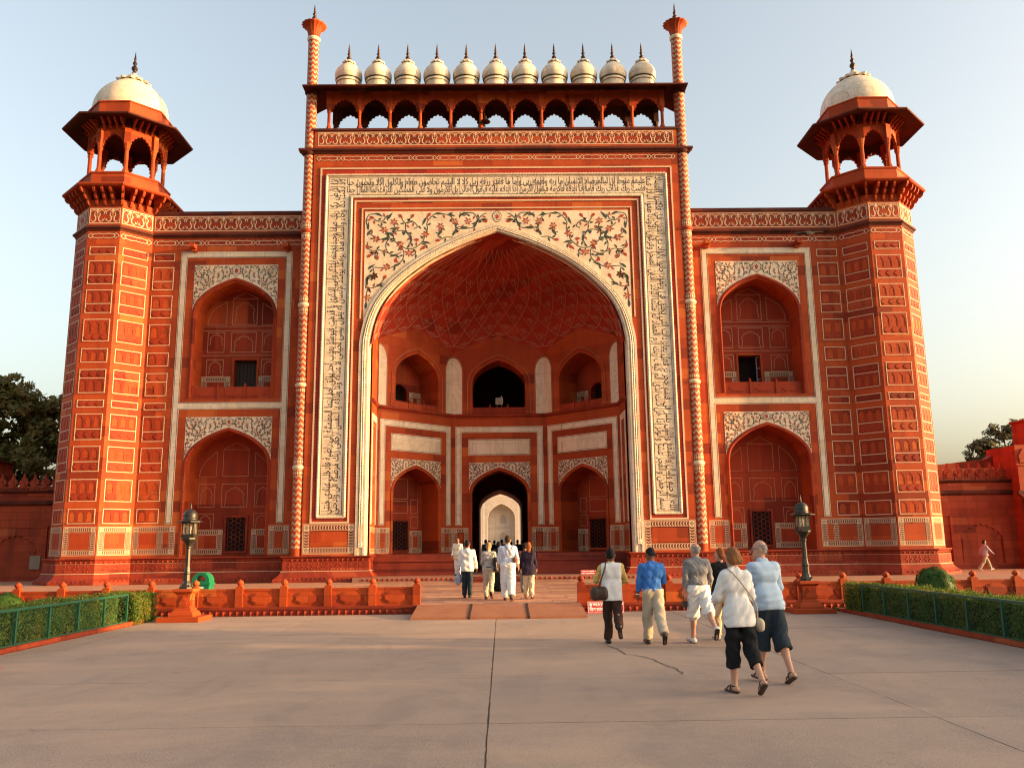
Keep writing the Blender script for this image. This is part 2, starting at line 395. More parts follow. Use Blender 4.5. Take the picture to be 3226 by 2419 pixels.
def arch_plate(mb, x0, x1, z0, z1, c, w, zb, curve, y0=0.0, y1=None, mat=0, rmat=None, sill=True):
    """wall plate at y0 with an arched hole; curve runs from the left spring to the right spring; reveal back to y1"""
    xl, xr = min(q[0] for q in curve), max(q[0] for q in curve); zs = curve[0][1]
    Q = lambda a, b, cc, d: mb.quad((a, y0, cc), (b, y0, cc), (b, y0, d), (a, y0, d), mat)
    ap = max(range(len(curve)), key=lambda i: curve[i][1]); mono = [list(q) for q in curve]      # outline without overhangs, so no two pieces of the plate overlap
    for i in range(ap-1, -1, -1): mono[i][0] = min(mono[i][0], mono[i+1][0])
    for i in range(ap+1, len(mono)): mono[i][0] = max(mono[i][0], mono[i-1][0])
    if xl > x0: Q(x0, xl, z0, z1)
    if x1 > xr: Q(xr, x1, z0, z1)
    if zb > z0: Q(xl, xr, z0, zb)
    for a, b in zip(mono, mono[1:]):
        if b[0] - a[0] > 1e-6: mb.quad((a[0], y0, a[1]), (b[0], y0, b[1]), (b[0], y0, z1), (a[0], y0, z1), mat)
    if y1 is not None:
        path = [(xl, zb)] + list(curve) + [(xr, zb)]
        for a, b in zip(path, path[1:]):
            mb.quad((a[0], y0, a[1]), (a[0], y1, a[1]), (b[0], y1, b[1]), (b[0], y0, b[1]), mat if rmat is None else rmat)
        if sill: mb.quad((xl, y0, zb), (xr, y0, zb), (xr, y1, zb), (xl, y1, zb), mat if rmat is None else rmat)
    return mb
def sweep_plan(mb, path, prof, mat=0, closed=False):
    """extrude profile [(outward offset, z)] along a plan path; outward is the left-hand side of travel"""
    n = len(path); N = []
    for i in range(n):
        a, b, c = path[i-1], path[i], path[(i+1) % n]
        def nm(p, q):
            dx, dy = q[0]-p[0], q[1]-p[1]; d = math.hypot(dx, dy) or 1; return (-dy/d, dx/d)
        if not closed and i == 0: N.append(nm(b, c)); continue
        if not closed and i == n-1: N.append(nm(a, b)); continue
        n1, n2 = nm(a, b), nm(b, c); mx, my = n1[0]+n2[0], n1[1]+n2[1]; k = 2/(mx*mx+my*my); N.append((mx*k, my*k))
    m = len(prof); vs = [(x + N[i][0]*d, y + N[i][1]*d, z) for i, (x, y) in enumerate(path) for d, z in prof]
    fs = [(i*m+k, ((i+1) % n)*m+k, ((i+1) % n)*m+k+1, i*m+k+1) for i in range(n if closed else n-1) for k in range(m-1)]
    mb.add(vs, fs, mat)
    if not closed: mb.add(vs[:m], [tuple(range(m))], mat); mb.add(vs[-m:], [tuple(range(m))], mat)
    return mb
def octo(ap, rot=PI/8): 
    R = ap/math.cos(PI/8); return [(R*math.cos(rot + PI/4*i), R*math.sin(rot + PI/4*i)) for i in range(8)]

# ------------------------------------------------------------------ ornament meshes (wall-local: x right, y into the wall, z up)
VINES=[];FLOW=[];LEAV=[];BUDS=[]
VINES=[[(6.41,17.29),(6.47,17.61),(6.33,17.92),(6.0,17.95)],[(6.08,17.67),(5.87,17.57),(5.63,17.6),(5.47,17.85),(5.33,17.82)],[(5.09,17.53),(5.05,17.21),(5.13,16.96),(5.07,16.58),(4.83,16.32)],[(5.38,16.93),(4.96,17.05),(4.6,17.07),(4.36,16.83),(4.25,16.57),(4.41,16.23)],[(4.53,17.46),(4.51,17.08),(4.3,16.88)],[(4.18,17.59),(4.53,17.46),(4.79,17.85)],[(4.48,17.5),(4.12,17.52),(3.94,17.27),(4.12,17.17)],[(4.77,16.29),(4.47,16.14),(4.11,16.16),(3.87,16.32),(3.63,16.57),(3.57,16.88),(3.44,17.14),(3.47,17.46),(3.28,17.77),(2.98,17.96),(2.61,17.93),(2.31,17.83),(2.13,17.57)],[(2.13,17.51),(2.0,17.19),(1.71,17.16),(1.49,17.25)],[(1.83,17.99),(1.61,17.83),(1.46,17.98),(1.16,17.95),(0.98,17.69),(1.01,17.44),(1.16,17.22),(1.71,17.14)],[(1.43,17.57),(1.55,17.75)],[(1.01,17.5),(0.89,17.69),(0.71,17.87),(0.52,17.96)],[(2.79,17.26),(2.76,16.94),(3.03,16.96)],[(2.07,16.9),(2.04,17.19),(1.77,17.25)],[(2.19,16.71),(2.55,16.72),(2.73,16.62),(2.91,16.56)],[(4.77,16.29),(4.61,16.01),(4.6,15.76),(4.7,15.51),(4.97,15.29),(5.26,15.17),(5.65,15.17),(6.07,15.2)],[(5.39,16.93),(5.32,16.71),(5.48,16.39),(5.41,16.01),(5.12,15.82),(4.71,15.95)],[(6.39,16.49),(6.36,16.21),(6.15,16.05),(5.79,16.08),(5.36,15.92)],[(5.94,16.05),(6.08,15.86),(6.29,15.77)],[(5.94,16.05),(6.02,15.7),(5.87,15.58)],[(5.01,16.64),(5.32,16.68),(5.62,16.65),(5.91,16.59),(6.16,16.84),(6.34,16.97)],[(6.1,15.17),(6.02,14.83),(6.12,14.61),(6.39,14.61)],[(5.56,17.12),(5.75,17.28),(5.9,17.41)],[(5.56,17.12),(5.32,16.93)],[(3.51,16.38),(3.63,16.19),(3.57,16.13)],[(4.05,16.07),(4.03,15.88),(4.25,15.75)],[(6.03,14.75),(6.34,14.61),(6.43,14.16),(6.31,14.2)],[(6.33,14.16),(6.06,14.15),(5.76,14.33),(5.46,14.7)],[(6.31,14.16),(6.39,13.79),(6.41,13.16)]]
FLOW=[(5.09,17.53),(5.56,17.12),(4.77,16.36),(5.98,16.65),(3.54,16.88),(2.1,17.54),(1.43,17.54),(2.79,17.29),(5.44,15.2),(6.03,14.74),(4.35,15.91),(4.3,14.32),(6.03,14.75),(6.33,13.66)]
LEAV=[(5.88,17.95,-20),(5.33,17.82,60),(6.38,17.29,90),(5.38,16.93,0),(4.26,16.64,100),(5.12,15.79,10),(3.58,17.58,250),(2.92,17.96,0),(2.31,17.89,-10),(1.65,17.22,10),(1.1,17.37,70),(2.13,16.94,60),(3.51,16.47,-10),(6.34,16.97,60),(5.56,16.65,0),(6.22,15.21,40),(4.97,15.29,30),(2.85,16.94,60),(1.7,17.92,30),(0.68,17.63,10),(5.08,17.12,50),(6.36,14.65,60),(5.8,14.29,30),(6.38,14.43,90),(6.42,13.25,90)]
BUDS=[(6.21,17.78,200),(4.79,17.85,220),(4.18,17.84,300),(3.36,17.9,300),(3.63,16.19,120),(2.94,16.56,170),(6.32,15.77,130),(5.9,15.67,70),(5.0,15.54,100),(5.5,14.7,300),(0.56,17.53,0),(3.96,16.59,0),(6.39,16.27,260)]

SP_W, SP_TOP, SP_AW, SP_AZ, SP_AR = 6.53, 18.08, 6.69, 11.2, 6.21
def leaf_poly(x, z, ang, L, W, bend=.25):
    ca, sa = math.cos(ang), math.sin(ang); out = []
    for t, s in ((0, 0), (.25, .42), (.5, .5), (.8, .25), (1, 0), (.8, -.12), (.5, -.42), (.25, -.4)):
        px = (t-.4)*L; pz = s*W + bend*L*(t-.4)**2
        out.append((x + px*ca - pz*sa, z + px*sa + pz*ca))
    return out
def spandrel(name, parent, M, w, ztop, aw, azs, ar, k, lw, y=0.0, mats=('marble', 'green_inlay', 'red_inlay', 'ochre_inlay', 'black_inlay')):
    """marble spandrel over an arch with inlaid vines, flowers, leaves and buds"""
    mb = MB(); N = 48
    xs = [-w + 2*w*i/N for i in range(N+1)]
    for a, b in zip(xs, xs[1:]):
        mb.quad((a, y, archz(a, 0, aw, azs, ar)), (b, y, archz(b, 0, aw, azs, ar)), (b, y, ztop), (a, y, ztop), 0)
    base = mb.build(name, [mats[0]], parent, M)
    vm = MB()
    def mp(X, Z):
        zb = archz(X, 0, SP_AW, SP_AZ, SP_AR); tt = (Z - zb)/(SP_TOP - zb)
        x = X*w/SP_W; z0 = archz(x, 0, aw, azs, ar); return x, z0 + tt*(ztop - z0)
    for s in (-1, 1):
        for V in VINES:
            q = catmull([mp(*p) for p in V if p[1] > archz(p[0], 0, SP_AW, SP_AZ, SP_AR) + .06], 4)
            if len(q) < 2: continue
            vm.stroke([(s*x, z) for x, z in q], lw*.8, y-.004, 0)
        for vi, V in enumerate(VINES):      # small leaves and buds all along the stems
            C_ = catmull([p for p in V if p[1] > archz(p[0], 0, SP_AW, SP_AZ, SP_AR) + .12], 5)
            for j in range(2, len(C_)-2, 4):
                (xa, za), (xb, zb) = C_[j-1], C_[j+1]; an = math.atan2(zb-za, xb-xa); sd_ = 1 if (j//4 + vi) % 2 else -1
                X, Z = C_[j][0] - sd_*math.sin(an)*.11, C_[j][1] + sd_*math.cos(an)*.11
                if X > SP_W - .08 or X < .1 or Z > SP_TOP - .08 or Z < archz(X, 0, SP_AW, SP_AZ, SP_AR) + .08: continue
                x, z = mp(X, Z); q = leaf_poly(x, z, an + sd_*.9, .24*k, .10*k); vm.add([(s*a, y-.0055, b) for a, b in q], [tuple(range(len(q)))], 1 if (j + vi) % 3 == 0 else 0)
        for (X, Z) in FLOW:
            if Z < archz(X, 0, SP_AW, SP_AZ, SP_AR) + .12: continue
            x, z = mp(X, Z); r = .20*k
            for i in range(6):
                a = i*PI/3 + X*3; ca, sa = math.cos(a), math.sin(a)
                vm.add([(s*(x + r*.18*ca), y-.006, z + r*.18*sa), (s*(x + r*.6*ca - r*.24*sa), y-.006, z + r*.6*sa + r*.24*ca),
                        (s*(x + r*1.05*ca), y-.006, z + r*1.05*sa), (s*(x + r*.6*ca + r*.24*sa), y-.006, z + r*.6*sa - r*.24*ca)], [(0, 1, 2, 3)], 1)
            vm.add([(s*(x + r*.3*math.cos(i*PI/3)), y-.007, z + r*.3*math.sin(i*PI/3)) for i in range(6)], [tuple(range(6))], 2)
        for (X, Z, A) in LEAV:
            if Z < archz(X, 0, SP_AW, SP_AZ, SP_AR) + .1: continue
            x, z = mp(X, Z); q = leaf_poly(x, z, rad(180-A), .46*k, .13*k)
            vm.add([(s*a, y-.007, b) for a, b in q], [tuple(range(len(q)))], 0)
        for (X, Z, A) in BUDS:
            x, z = mp(X, Z); q = leaf_poly(x, z, rad(A), .30*k, .17*k, 0)
            vm.add([(s*a, y-.007, b) for a, b in q], [tuple(range(len(q)))], 1)
    # teardrop over the apex
    za = azs + ar; h = ztop - za
    for sc, m in ((1.0, 3), (.88, 4), (.66, 3), (.58, 4), (.42, 1)):
        pts = [(sc*.30*h*1.1*math.sin(a)*(1-.25*math.cos(a)*1.0), za + h*.52 + sc*h*(-.42*math.cos(a)) + (sc*h*.10 if abs(a-PI) < .3 else 0)) for a in [2*PI*i/18 for i in range(18)]]
        vm.add([(x, y-.008-.0008*(1-sc)*10, z) for x, z in pts], [tuple(range(18))], m)
    vm.build('floral_inlay', [mats[1], mats[2], mats[3], mats[4], mats[0]], parent, M)
    return base
def swan_band(name, parent, M, x0, x1, z0, z1, y=-.004):
    mb = MB(); H = z1-z0; n = max(1, round((x1-x0)/(H*.95))); u = (x1-x0)/n
    mb.quad((x0, y, z0), (x1, y, z0), (x1, y, z1), (x0, y, z1), 0)
    mb.rect_line(x0, x1, z0, z1, H*.055, y-.003, 1)
    S = catmull([(.03, .76), (.13, .70), (.17, .56), (.10, .42), (.10, .25), (.20, .13), (.33, .17), (.36, .27)], 4)
    A = catmull([(.0, .93), (.10, .82), (.22, .90), (.34, .84), (.43, .72), (.40, .62)], 4)
    for i in range(n):
        cx = x0 + u*(i+.5)
        for s in (-1, 1):
            mb.stroke([(cx + s*a*u*1.05, z0 + b*H) for a, b in S], H*.075, y-.004, 1, taper=True)
            mb.stroke([(cx + s*a*u*1.05, z0 + b*H) for a, b in A], H*.045, y-.005, 1)
            q = leaf_poly(cx + s*.30*u, z0 + .66*H, rad(90 - 40*s), .22*H, .1*H); mb.add([(a, y-.005, b) for a, b in q], [tuple(range(len(q)))], 3)
        for r, z, m in ((.085, .86, 1), (.055, .74, 1), (.06, .62, 2), (.05, .47, 2)):
            mb.add([(cx + r*H*math.cos(k*PI/4), y-.006, z0 + z*H + r*H*math.sin(k*PI/4)) for k in range(8)], [tuple(range(8))], m)
        ex = cx + .5*u
        if i < n-1:
            for k in (-1, 0, 1):
                q = leaf_poly(ex + k*.10*u, z0 + (.30 - .06*abs(k))*H, rad(90 - 30*k), .2*H, .07*H, 0); mb.add([(a, y-.006, b) for a, b in q], [tuple(range(len(q)))], 2 if k == 0 else 1)
            q = leaf_poly(ex, z0 + .80*H, rad(90), .2*H, .16*H, 0); mb.add([(a, y-.006, b) for a, b in q], [tuple(range(len(q)))], 2)
            mb.quad((ex-.07*H, y-.005, z0+.1*H), (ex+.07*H, y-.005, z0+.1*H), (ex+.07*H, y-.005, z0+.16*H), (ex-.07*H, y-.005, z0+.16*H), 4)
    return mb.build(name, ['sandstone_panel', 'white_line', 'ochre_inlay', 'green_inlay', 'black_inlay'], parent, M)
def cartouche_band(name, parent, M, x0, x1, z0, z1, y=-.004):
    mb = MB(); H = z1-z0; n = max(1, round((x1-x0)/1.22)); u = (x1-x0)/n
    mb.quad((x0, y, z0), (x1, y, z0), (x1, y, z1), (x0, y, z1), 0)
    lw = H*.10
    for i in range(n):
        X = lambda t: x0 + u*(i + t); Z = lambda t: z0 + t*H
        for s in (1, -1):
            f = lambda b: .5 + s*(b-.5)
            mb.stroke([(X(a), Z(f(b))) for a, b in ((.0, .5), (.045, .72), (.10, .88), (.16, .72), (.12, .5))], lw, y-.004, 1)
            mb.stroke([(X(1-a), Z(f(b))) for a, b in ((.0, .5), (.045, .72), (.10, .88), (.16, .72), (.12, .5))], lw, y-.004, 1)
            mb.stroke([(X(a), Z(f(b))) for a, b in ((.12, .5), (.20, .80), (.31, .80), (.335, .93), (.36, .80), (.475, .80), (.5, .68), (.525, .80), (.64, .80), (.665, .93), (.69, .80), (.80, .80), (.88, .5))], lw, y-.005, 1)
    return mb.build(name, ['sandstone_panel', 'white_line'], parent, M)
def border_panel(name, parent, M, x0, x1, z0, z1, bw=.2, y=-.006, mids=()):
    """dado panel: red slab in a border of black-and-white geometric inlay"""
    mb = MB(); B = bw
    def band(ax, az, bx, bz, vert):
        L = (bz-az if vert else bx-ax)/B
        if vert: mb.quad((ax, y, az), (bx, y, az), (bx, y, bz), (ax, y, bz), 1, [(0, 0), (0, 1), (L, 1), (L, 0)])
        else: mb.quad((ax, y, az), (bx, y, az), (bx, y, bz), (ax, y, bz), 1, [(0, 0), (L, 0), (L, 1), (0, 1)])
    band(x0, z1-B, x1, z1, False); band(x0, z0, x1, z0+B, False)
    xs = [x0] + [m - B/2 for m in mids] + [x1-B]
    for x in xs: band(x, z0+B, x+B, z1-B, True)
    for a, b in zip(xs, xs[1:]):
        mb.quad((a+B, y+.012, z0+B), (b, y+.012, z0+B), (b, y+.012, z1-B), (a+B, y+.012, z1-B), 0)
        mb.rect_line(a+B+.03, b-.03, z0+B+.03, z1-B-.03, .022, y+.006, 2)
    for x in (x0, x1-B):
        for z in (z0, z1-B):
            mb.quad((x, y-.003, z), (x+B, y-.003, z), (x+B, y-.003, z+B), (x, y-.003, z+B), 2)
            c = (x+B/2, z+B/2)
            for r, m in ((.40, 3), (.24, 2), (.12, 3)):
                mb.add([(c[0] + r*B*math.cos(k*PI/2), y-.003-.002*(1-r), c[1] + r*B*math.sin(k*PI/2)) for k in range(4)], [(0, 1, 2, 3)], m)
    mb.rect_line(x0-.05, x1+.05, z0-.05, z1+.05, .025, y-.002, 2)
    return mb.build(name, ['sandstone_panel', 'geo_border', 'white_line', 'black_inlay'], parent, M)
PANEL_CACHE = {}
def relief_panel(parent, M, x0, x1, z0, z1, div=None, niches=3, style=0):
    """white-framed panel with carved cusped niches, sunk into the wall"""
    w, h = x1-x0, z1-z0; dv = None if div is None else div - z0
    key = (round(w, 2), round(h, 2), None if dv is None else round(dv, 2), niches, style)
    if key not in PANEL_CACHE:
        mb = MB(); fw = .033; yb = -.004
        mb.rect_line(0, w, 0, h, fw, -.016, 1, depth=.03)
        if dv: mb.box(fw, w-fw, -.015, .01, dv-fw/2, dv+fw/2, 1)
        fields = [(fw, dv-fw/2), (dv+fw/2, h-fw)] if dv else [(fw, h-fw)]
        for (a, b) in fields:
            H = b-a; cw = (w-2*fw)/niches; tall = H > .55
            for i in range(niches):
                xa = fw + cw*i; c = xa + cw/2; wi = cw*.36
                if tall:
                    foot = a + H*.10
                    extra = H > .9 and not dv
                    if extra: foot = a + H*.36
                    cv = cusped(c, wi, foot + (b-foot)*.45, (b-foot)*.42, 5, .16, 4)
                    arch_plate(mb, xa, xa+cw, foot-.02*H, b, c, wi, foot, cv, -.012, .028, 0)
                    mb.quad((xa, .028, foot), (xa+cw, .028, foot), (xa+cw, .028, b), (xa, .028, b), 0)
                    lo, hi = a, foot-.02*H
                else: lo, hi = a, b
                if not tall or extra:
                    hh = hi-lo; zc = (lo+hi)/2
                    pts = [(c + wi*1.05*math.cos(t)*(1 + .14*math.cos(4*t)), zc + hh*.30*math.sin(t)*(1 + .14*math.cos(4*t))) for t in [2*PI*k/20 for k in range(20)]]
                    # plate with an oval cartouche raised on it
                    mb.quad((xa, -.004, lo), (xa+cw, -.004, lo), (xa+cw, -.004, hi), (xa, -.004, hi), 0)
                    mb.prism_y(pts, -.026, -.004, 0)
                elif lo < hi: mb.quad((xa, -.012, lo), (xa+cw, -.012, lo), (xa+cw, -.012, hi), (xa, -.012, hi), 0)
        o = mb.build('panel', ['sandstone_panel', 'white_line'], parent, M @ Matrix.Translation((x0, 0, z0)))
        PANEL_CACHE[key] = o.data; return o
    return link('panel', PANEL_CACHE[key], parent, M @ Matrix.Translation((x0, 0, z0)))
def rope(mb, pts, r, pitch=.16, mat=0, closed=False, step=.035):
    """twisted rope moulding along a path of (x, y, z)"""
    P = [Vector(p) for p in pts] + ([Vector(pts[0])] if closed else [])
    for a, b in zip(P, P[1:]):
        n = max(2, int((b-a).length/step)); mb.tube([a + (b-a)*i/n for i in range(n+1)], r, 8, mat, caps=False, twist=(pitch, .16, 2))
def rope_curve(mb, pts, r, pitch=.16, mat=0, step=.035):
    L = [0]; P = [Vector(p) for p in pts]
    for a, b in zip(P, P[1:]): L.append(L[-1] + (b-a).length)
    n = max(4, int(L[-1]/step)); out = []; k = 0
    for i in range(n+1):
        s = L[-1]*i/n
        while k < len(P)-2 and L[k+1] < s: k += 1
        f = (s-L[k])/max(1e-9, L[k+1]-L[k]); out.append(P[k] + (P[k+1]-P[k])*f)
    mb.tube(out, r, 8, mat, caps=False, twist=(pitch, .16, 2))
def marble_frame(name, parent, M, rects, holes_line=.028, y=-.02):
    """flat marble bars with thin black outlines; rects are (x0,x1,z0,z1,lines)"""
    mb = MB()
    for (a, b, c, d) in rects: mb.box(a, b, y, y+.06, c, d, 0)
    return mb, name
def hex_lattice(name, parent, M, x0, x1, z0, z1, y0, cell=.13):
    """pierced stone screen: hexagon rings in front of a dark gap, in a moulded frame"""
    mb = MB()
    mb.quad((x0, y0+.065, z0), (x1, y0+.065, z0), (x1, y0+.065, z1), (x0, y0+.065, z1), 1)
    dx, dz = cell*1.5, cell*math.sqrt(3); i = 0; x = x0
    while x <= x1 + 1e-6:
        z = z0 + (dz/2 if i % 2 else 0)
        while z <= z1 + 1e-6:
            pts = [(min(max(x + cell*math.cos(k*PI/3), x0), x1), min(max(z + cell*math.sin(k*PI/3), z0), z1)) for k in range(6)]
            mb.stroke(pts, .022, y0+.03, 0, closed=True)
            z += dz
        x += dx; i += 1
    mb.rect_line(x0-.10, x1+.10, z0-.10, z1+.10, .10, y0-.03, 0, depth=.09)
    return mb.build(name, ['sandstone_plinth', 'dark_void'], parent, M)
def niche_balustrade(parent, M, x0, x1, z0, z1, y, n=3):
    mb = MB(); mb.box(x0, x1, y, y+.10, z0, z1, 0); cw = (x1-x0)/n
    for i in range(n):
        c = x0 + cw*(i+.5); zc = (z0+z1)/2; h = (z1-z0)
        mb.prism_y([(c + cw*.30*math.cos(t)*(1+.1*math.cos(6*t)), zc + h*.27*math.sin(t)*(1+.1*math.cos(6*t))) for t in [2*PI*k/24 for k in range(24)]], y-.025, y, 0)
    o = mb.build('balustrade', 'sandstone_panel', parent, M)
    for i in range(n+1):
        x = x0 + cw*i; pb = MB(); pb.box(-.045, .045, -.05, .15, 0, z1-z0+.06, 0)
        pb.lathe([(.0, .0), (.05, .02), (.055, .07), (.035, .11), (0, .14)], 0, .05, 8, 0, zo=z1-z0+.06)
        key = ('np', round(z1-z0, 2))
        if key not in PANEL_CACHE: PANEL_CACHE[key] = pb.build('post', 'sandstone_panel', parent, M @ Matrix.Translation((x, y, z0))).data
        else: link('post', PANEL_CACHE[key], parent, M @ Matrix.Translation((x, y, z0)))
    return o
# ------------------------------------------------------------------ the setting: ground, plaza, terrace
def struct(name, mb, mats, parent=None, M=I4):
    o = mb.build(name, mats, parent, M)
    if parent is None: o['kind'] = 'structure'
    return o
ground = struct('ground', MB().quad((-1500, -1500, -.10), (1500, -1500, -.10), (1500, 1500, -.10), (-1500, 1500, -.10)), 'soil')
lawn_l = struct('lawn', MB().box(-60, -8.95, -30, 23.45, -.09, .03), 'lawn')
lawn_r = struct('lawn', MB().box(8.95, 60, -30, 23.45, -.09, .03), 'lawn')
plaza = struct('plaza', MB().box(-8.72, 8.72, -40, 23.45, -.095, -.006), 'joint_dust')
PX = [-8.72, -4.77, -.07, 4.55, 8.72]
PY = [-40, -20, -9.3, -6.2, -3.1, 0, 3.05, 6.10, 9.20, 12.22, 15.33, 18.40, 23.45]
rs = random.Random(3)
for i in range(len(PX)-1):
    for j in range(len(PY)-1):
        g = .016 if i else .012
        x0, x1, y0, y1 = PX[i] + (.009 if i == 2 else .007), PX[i+1] - (.009 if i == 1 else .007), PY[j] + .008, PY[j+1] - .008
        mb = MB(); dz = rs.uniform(-.003, .003); n = 14
        def edge(ax, ay, bx, by):
            out = []
            for k in range(n):
                t = k/n; w = rs.uniform(-.005, .005) if k else 0
                out.append((ax + (bx-ax)*t + (w if ax == bx else 0), ay + (by-ay)*t + (w if ay == by else 0)))
            return out
        poly = edge(x0, y0, x1, y0) + edge(x1, y0, x1, y1) + edge(x1, y1, x0, y1) + edge(x0, y1, x0, y0)
        mb.prism_z(poly, -.05, dz); mb.build('slab', 'concrete', plaza)
mb = MB(); CR = catmull([(1.93, 15.9), (2.06, 15.26), (2.10, 14.55), (2.27, 14.31), (2.44, 13.81), (2.50, 13.22), (2.58, 12.86), (2.59, 12.3)], 6)
CR = [(x + rs.uniform(-.02, .02), y) for x, y in CR]
for a, b in zip(CR, CR[1:]):
    mb.add([(a[0]-.011, a[1], .0045), (a[0]+.011, a[1], .0045), (b[0]+.011, b[1], .0045), (b[0]-.011, b[1], .0045)], [(0, 1, 2, 3)])
mb.build('crack', 'joint_dust', plaza)
TZ = .20
terrace = struct('terrace', MB().box(-90, 90, 23.45, 47.0, -.10, TZ-.035), 'soil')
mb = MB(); mb.box(-90, -6.0, 23.45, 39.5, TZ-.034, TZ); mb.box(6.0, 90, 23.45, 39.5, TZ-.034, TZ)
mb.box(-90, -20, 39.5, 46.5, TZ-.034, TZ); mb.box(20, 90, 39.5, 46.5, TZ-.034, TZ)
PV = mb.build('side_paving', 'paving_stone', terrace)
slab_cache = {}; cnt = 0; y = 23.45; rows = []; row = 0; far = MB()
PAL = ['paving_stone', 'paving_stone_b', 'paving_stone_c']
stone('paving_stone_b', (.28, .13, .085), (.42, .21, .14), slab=(40, 40), stain=.4, bump=.35)
stone('paving_stone_c', (.40, .20, .12), (.56, .31, .20), slab=(40, 40), stain=.3, bump=.35)
while y < 39.4:
    d = .34 if row % 3 else .62
    x = -6.0 + rs.uniform(-.4, 0)
    while x < 6.0:
        w = rs.choice((.7, .95, 1.2)); xa, xb = max(x, -6.0), min(x + w, 6.0)
        if xb - xa > .1:
            z = TZ + rs.uniform(-.006, .003)
            key = (round(xb-xa, 2), d)
            if cnt < 300:
                if key not in slab_cache:
                    b = MB().box(.006, xb-xa-.006, .006, d-.006, -.03, 0); slab_cache[key] = None
                    o = b.build('paving_slab', rs.choice(PAL), terrace, TR(xa, y, z)); slab_cache[key] = o.data
                else:
                    o = link('paving_slab', slab_cache[key], terrace, TR(xa, y, z))
                o.material_slots[0].link = 'OBJECT'; o.material_slots[0].material = MATS[rs.choice(PAL)]
                cnt += 1
            else: far.box(xa+.006, xb-.006, y+.006, y+d-.006, z-.03, z, rs.randrange(3))
        x += w
    y += d; row += 1
fo = far.build('far_paving', PAL, terrace); fo['kind'] = 'stuff'
garden = struct('garden_path', MB().box(-12, 12, 72, 330, -.1, .1), 'paving_stone')
lawn_b = struct('lawn', MB().box(-150, -12, 72, 330, -.1, .05), 'lawn'); lawn_c = struct('lawn', MB().box(12, 150, 72, 330, -.1, .05), 'lawn')

# ------------------------------------------------------------------ the gateway
GATE = empty('gateway', TR(0, 41, TZ), label='huge red sandstone gateway with white marble inlay, pointed central arch and domed corner kiosks', category='gateway')
PF = TR(0, 40, 0); WF = TR(-13.12, 41.15, 0)
RANK = 0
# central portal wall
mb = MB()
arch_plate(mb, -9.16, 9.16, 1.30, 22.50, 0, 6.69, 1.30, arch(0, 6.69, 11.2, 6.21), 0, .18, 0)
for s in (-1, 1):
    mb.quad((s*9.16, 0, 1.3), (s*9.16, .25, 1.3), (s*9.16, .25, 22.5), (s*9.16, 0, 22.5)); mb.quad((s*9.16, .25, 1.3), (s*9.55, .25, 1.3), (s*9.55, .25, 22.5), (s*9.16, .25, 22.5)); mb.quad((s*9.55, .25, 1.3), (s*9.55, 8, 1.3), (s*9.55, 8, 22.5), (s*9.55, .25, 22.5))
mb.quad((-9.37, 0, 22.5), (9.37, 0, 22.5), (9.37, 8, 22.5), (-9.37, 8, 22.5)); mb.quad((-9.37, 8, 1.3), (9.37, 8, 1.3), (9.37, 8, 22.5), (-9.37, 8, 22.5)) if False else None
mb.quad((-9.37, 8, 18.0), (9.37, 8, 18.0), (9.37, 8, 22.5), (-9.37, 8, 22.5))
portal = mb.build('portal_wall', 'sandstone', GATE, PF)
def loop_frame(name, ox, ot, ob, ix, it, lw, y, mats='white_line', depth=.03):
    """closed n-shaped outline: outer box ox/ot, inner box ix/it, both down to ob"""
    mb = MB(); L = lw
    for s in (-1, 1):
        a, b = sorted((s*ox, s*(ox-L))); mb.box(a, b, y, y+depth, ob, ot)
        a, b = sorted((s*ix, s*(ix+L))); mb.box(a, b, y, y+depth, ob, it)
        a, b = sorted((s*(ox-L), s*(ix+L))); mb.box(a, b, y, y+depth, ob, ob+L)
    mb.box(-ox+L, ox-L, y, y+depth, ot-L, ot); mb.box(-ix, ix, y, y+depth, it-0, it+L) if False else mb.box(-ix, ix, y, y+depth, it-L, it)
    return mb.build(name, mats, portal, PF)
loop_frame('frame_strip', 8.80, 20.40, 2.84, 6.99, 18.66, .075, -.035)
mb = MB()
for (x0, x1, z0, z1) in ((-8.72, -7.06, 2.92, 20.32), (7.06, 8.72, 2.92, 20.32), (-7.06, 7.06, 18.66, 20.32)):
    mb.quad((x0, -.003, z0), (x1, -.003, z0), (x1, -.003, z1), (x0, -.003, z1))
mb.build('frame_ground', 'vault_stone', portal, PF)
mb = MB()
for (x0, x1, z0, z1) in ((-8.42, -7.28, 3.18, 19.95), (7.28, 8.42, 3.18, 19.95), (-7.28, 7.28, 18.90, 19.95)):
    mb.box(x0, x1, -.014, .02, z0, z1)
mb.build('inscription_band', 'marble', portal, PF)
mb = MB()
rope(mb, [(-8.48, -.02, 3.12), (-8.48, -.02, 20.01), (8.48, -.02, 20.01), (8.48, -.02, 3.12), (7.22, -.02, 3.12), (7.22, -.02, 18.84), (-7.22, -.02, 18.84), (-7.22, -.02, 3.12)], .062, .15, closed=True)
mb.build('rope_moulding', 'marble', portal, PF, smooth=True)
mb = MB()
mb.stroke([(-8.355, 3.23), (-8.355, 19.885), (8.355, 19.885), (8.355, 3.23)], .03, -.0165)
for s in (-1, 1): mb.stroke([(s*8.37, 3.245), (s*7.33, 3.245)], .03, -.0165)
for s in (-1, 1):
    a, b = sorted((s*7.33, s*7.36)); mb.quad((a, -.0165, 3.23), (b, -.0165, 3.23), (b, -.0165, 18.98), (a, -.0165, 18.98))
mb.quad((-7.33, -.0165, 18.95), (7.33, -.0165, 18.95), (7.33, -.0165, 18.98), (-7.33, -.0165, 18.98))
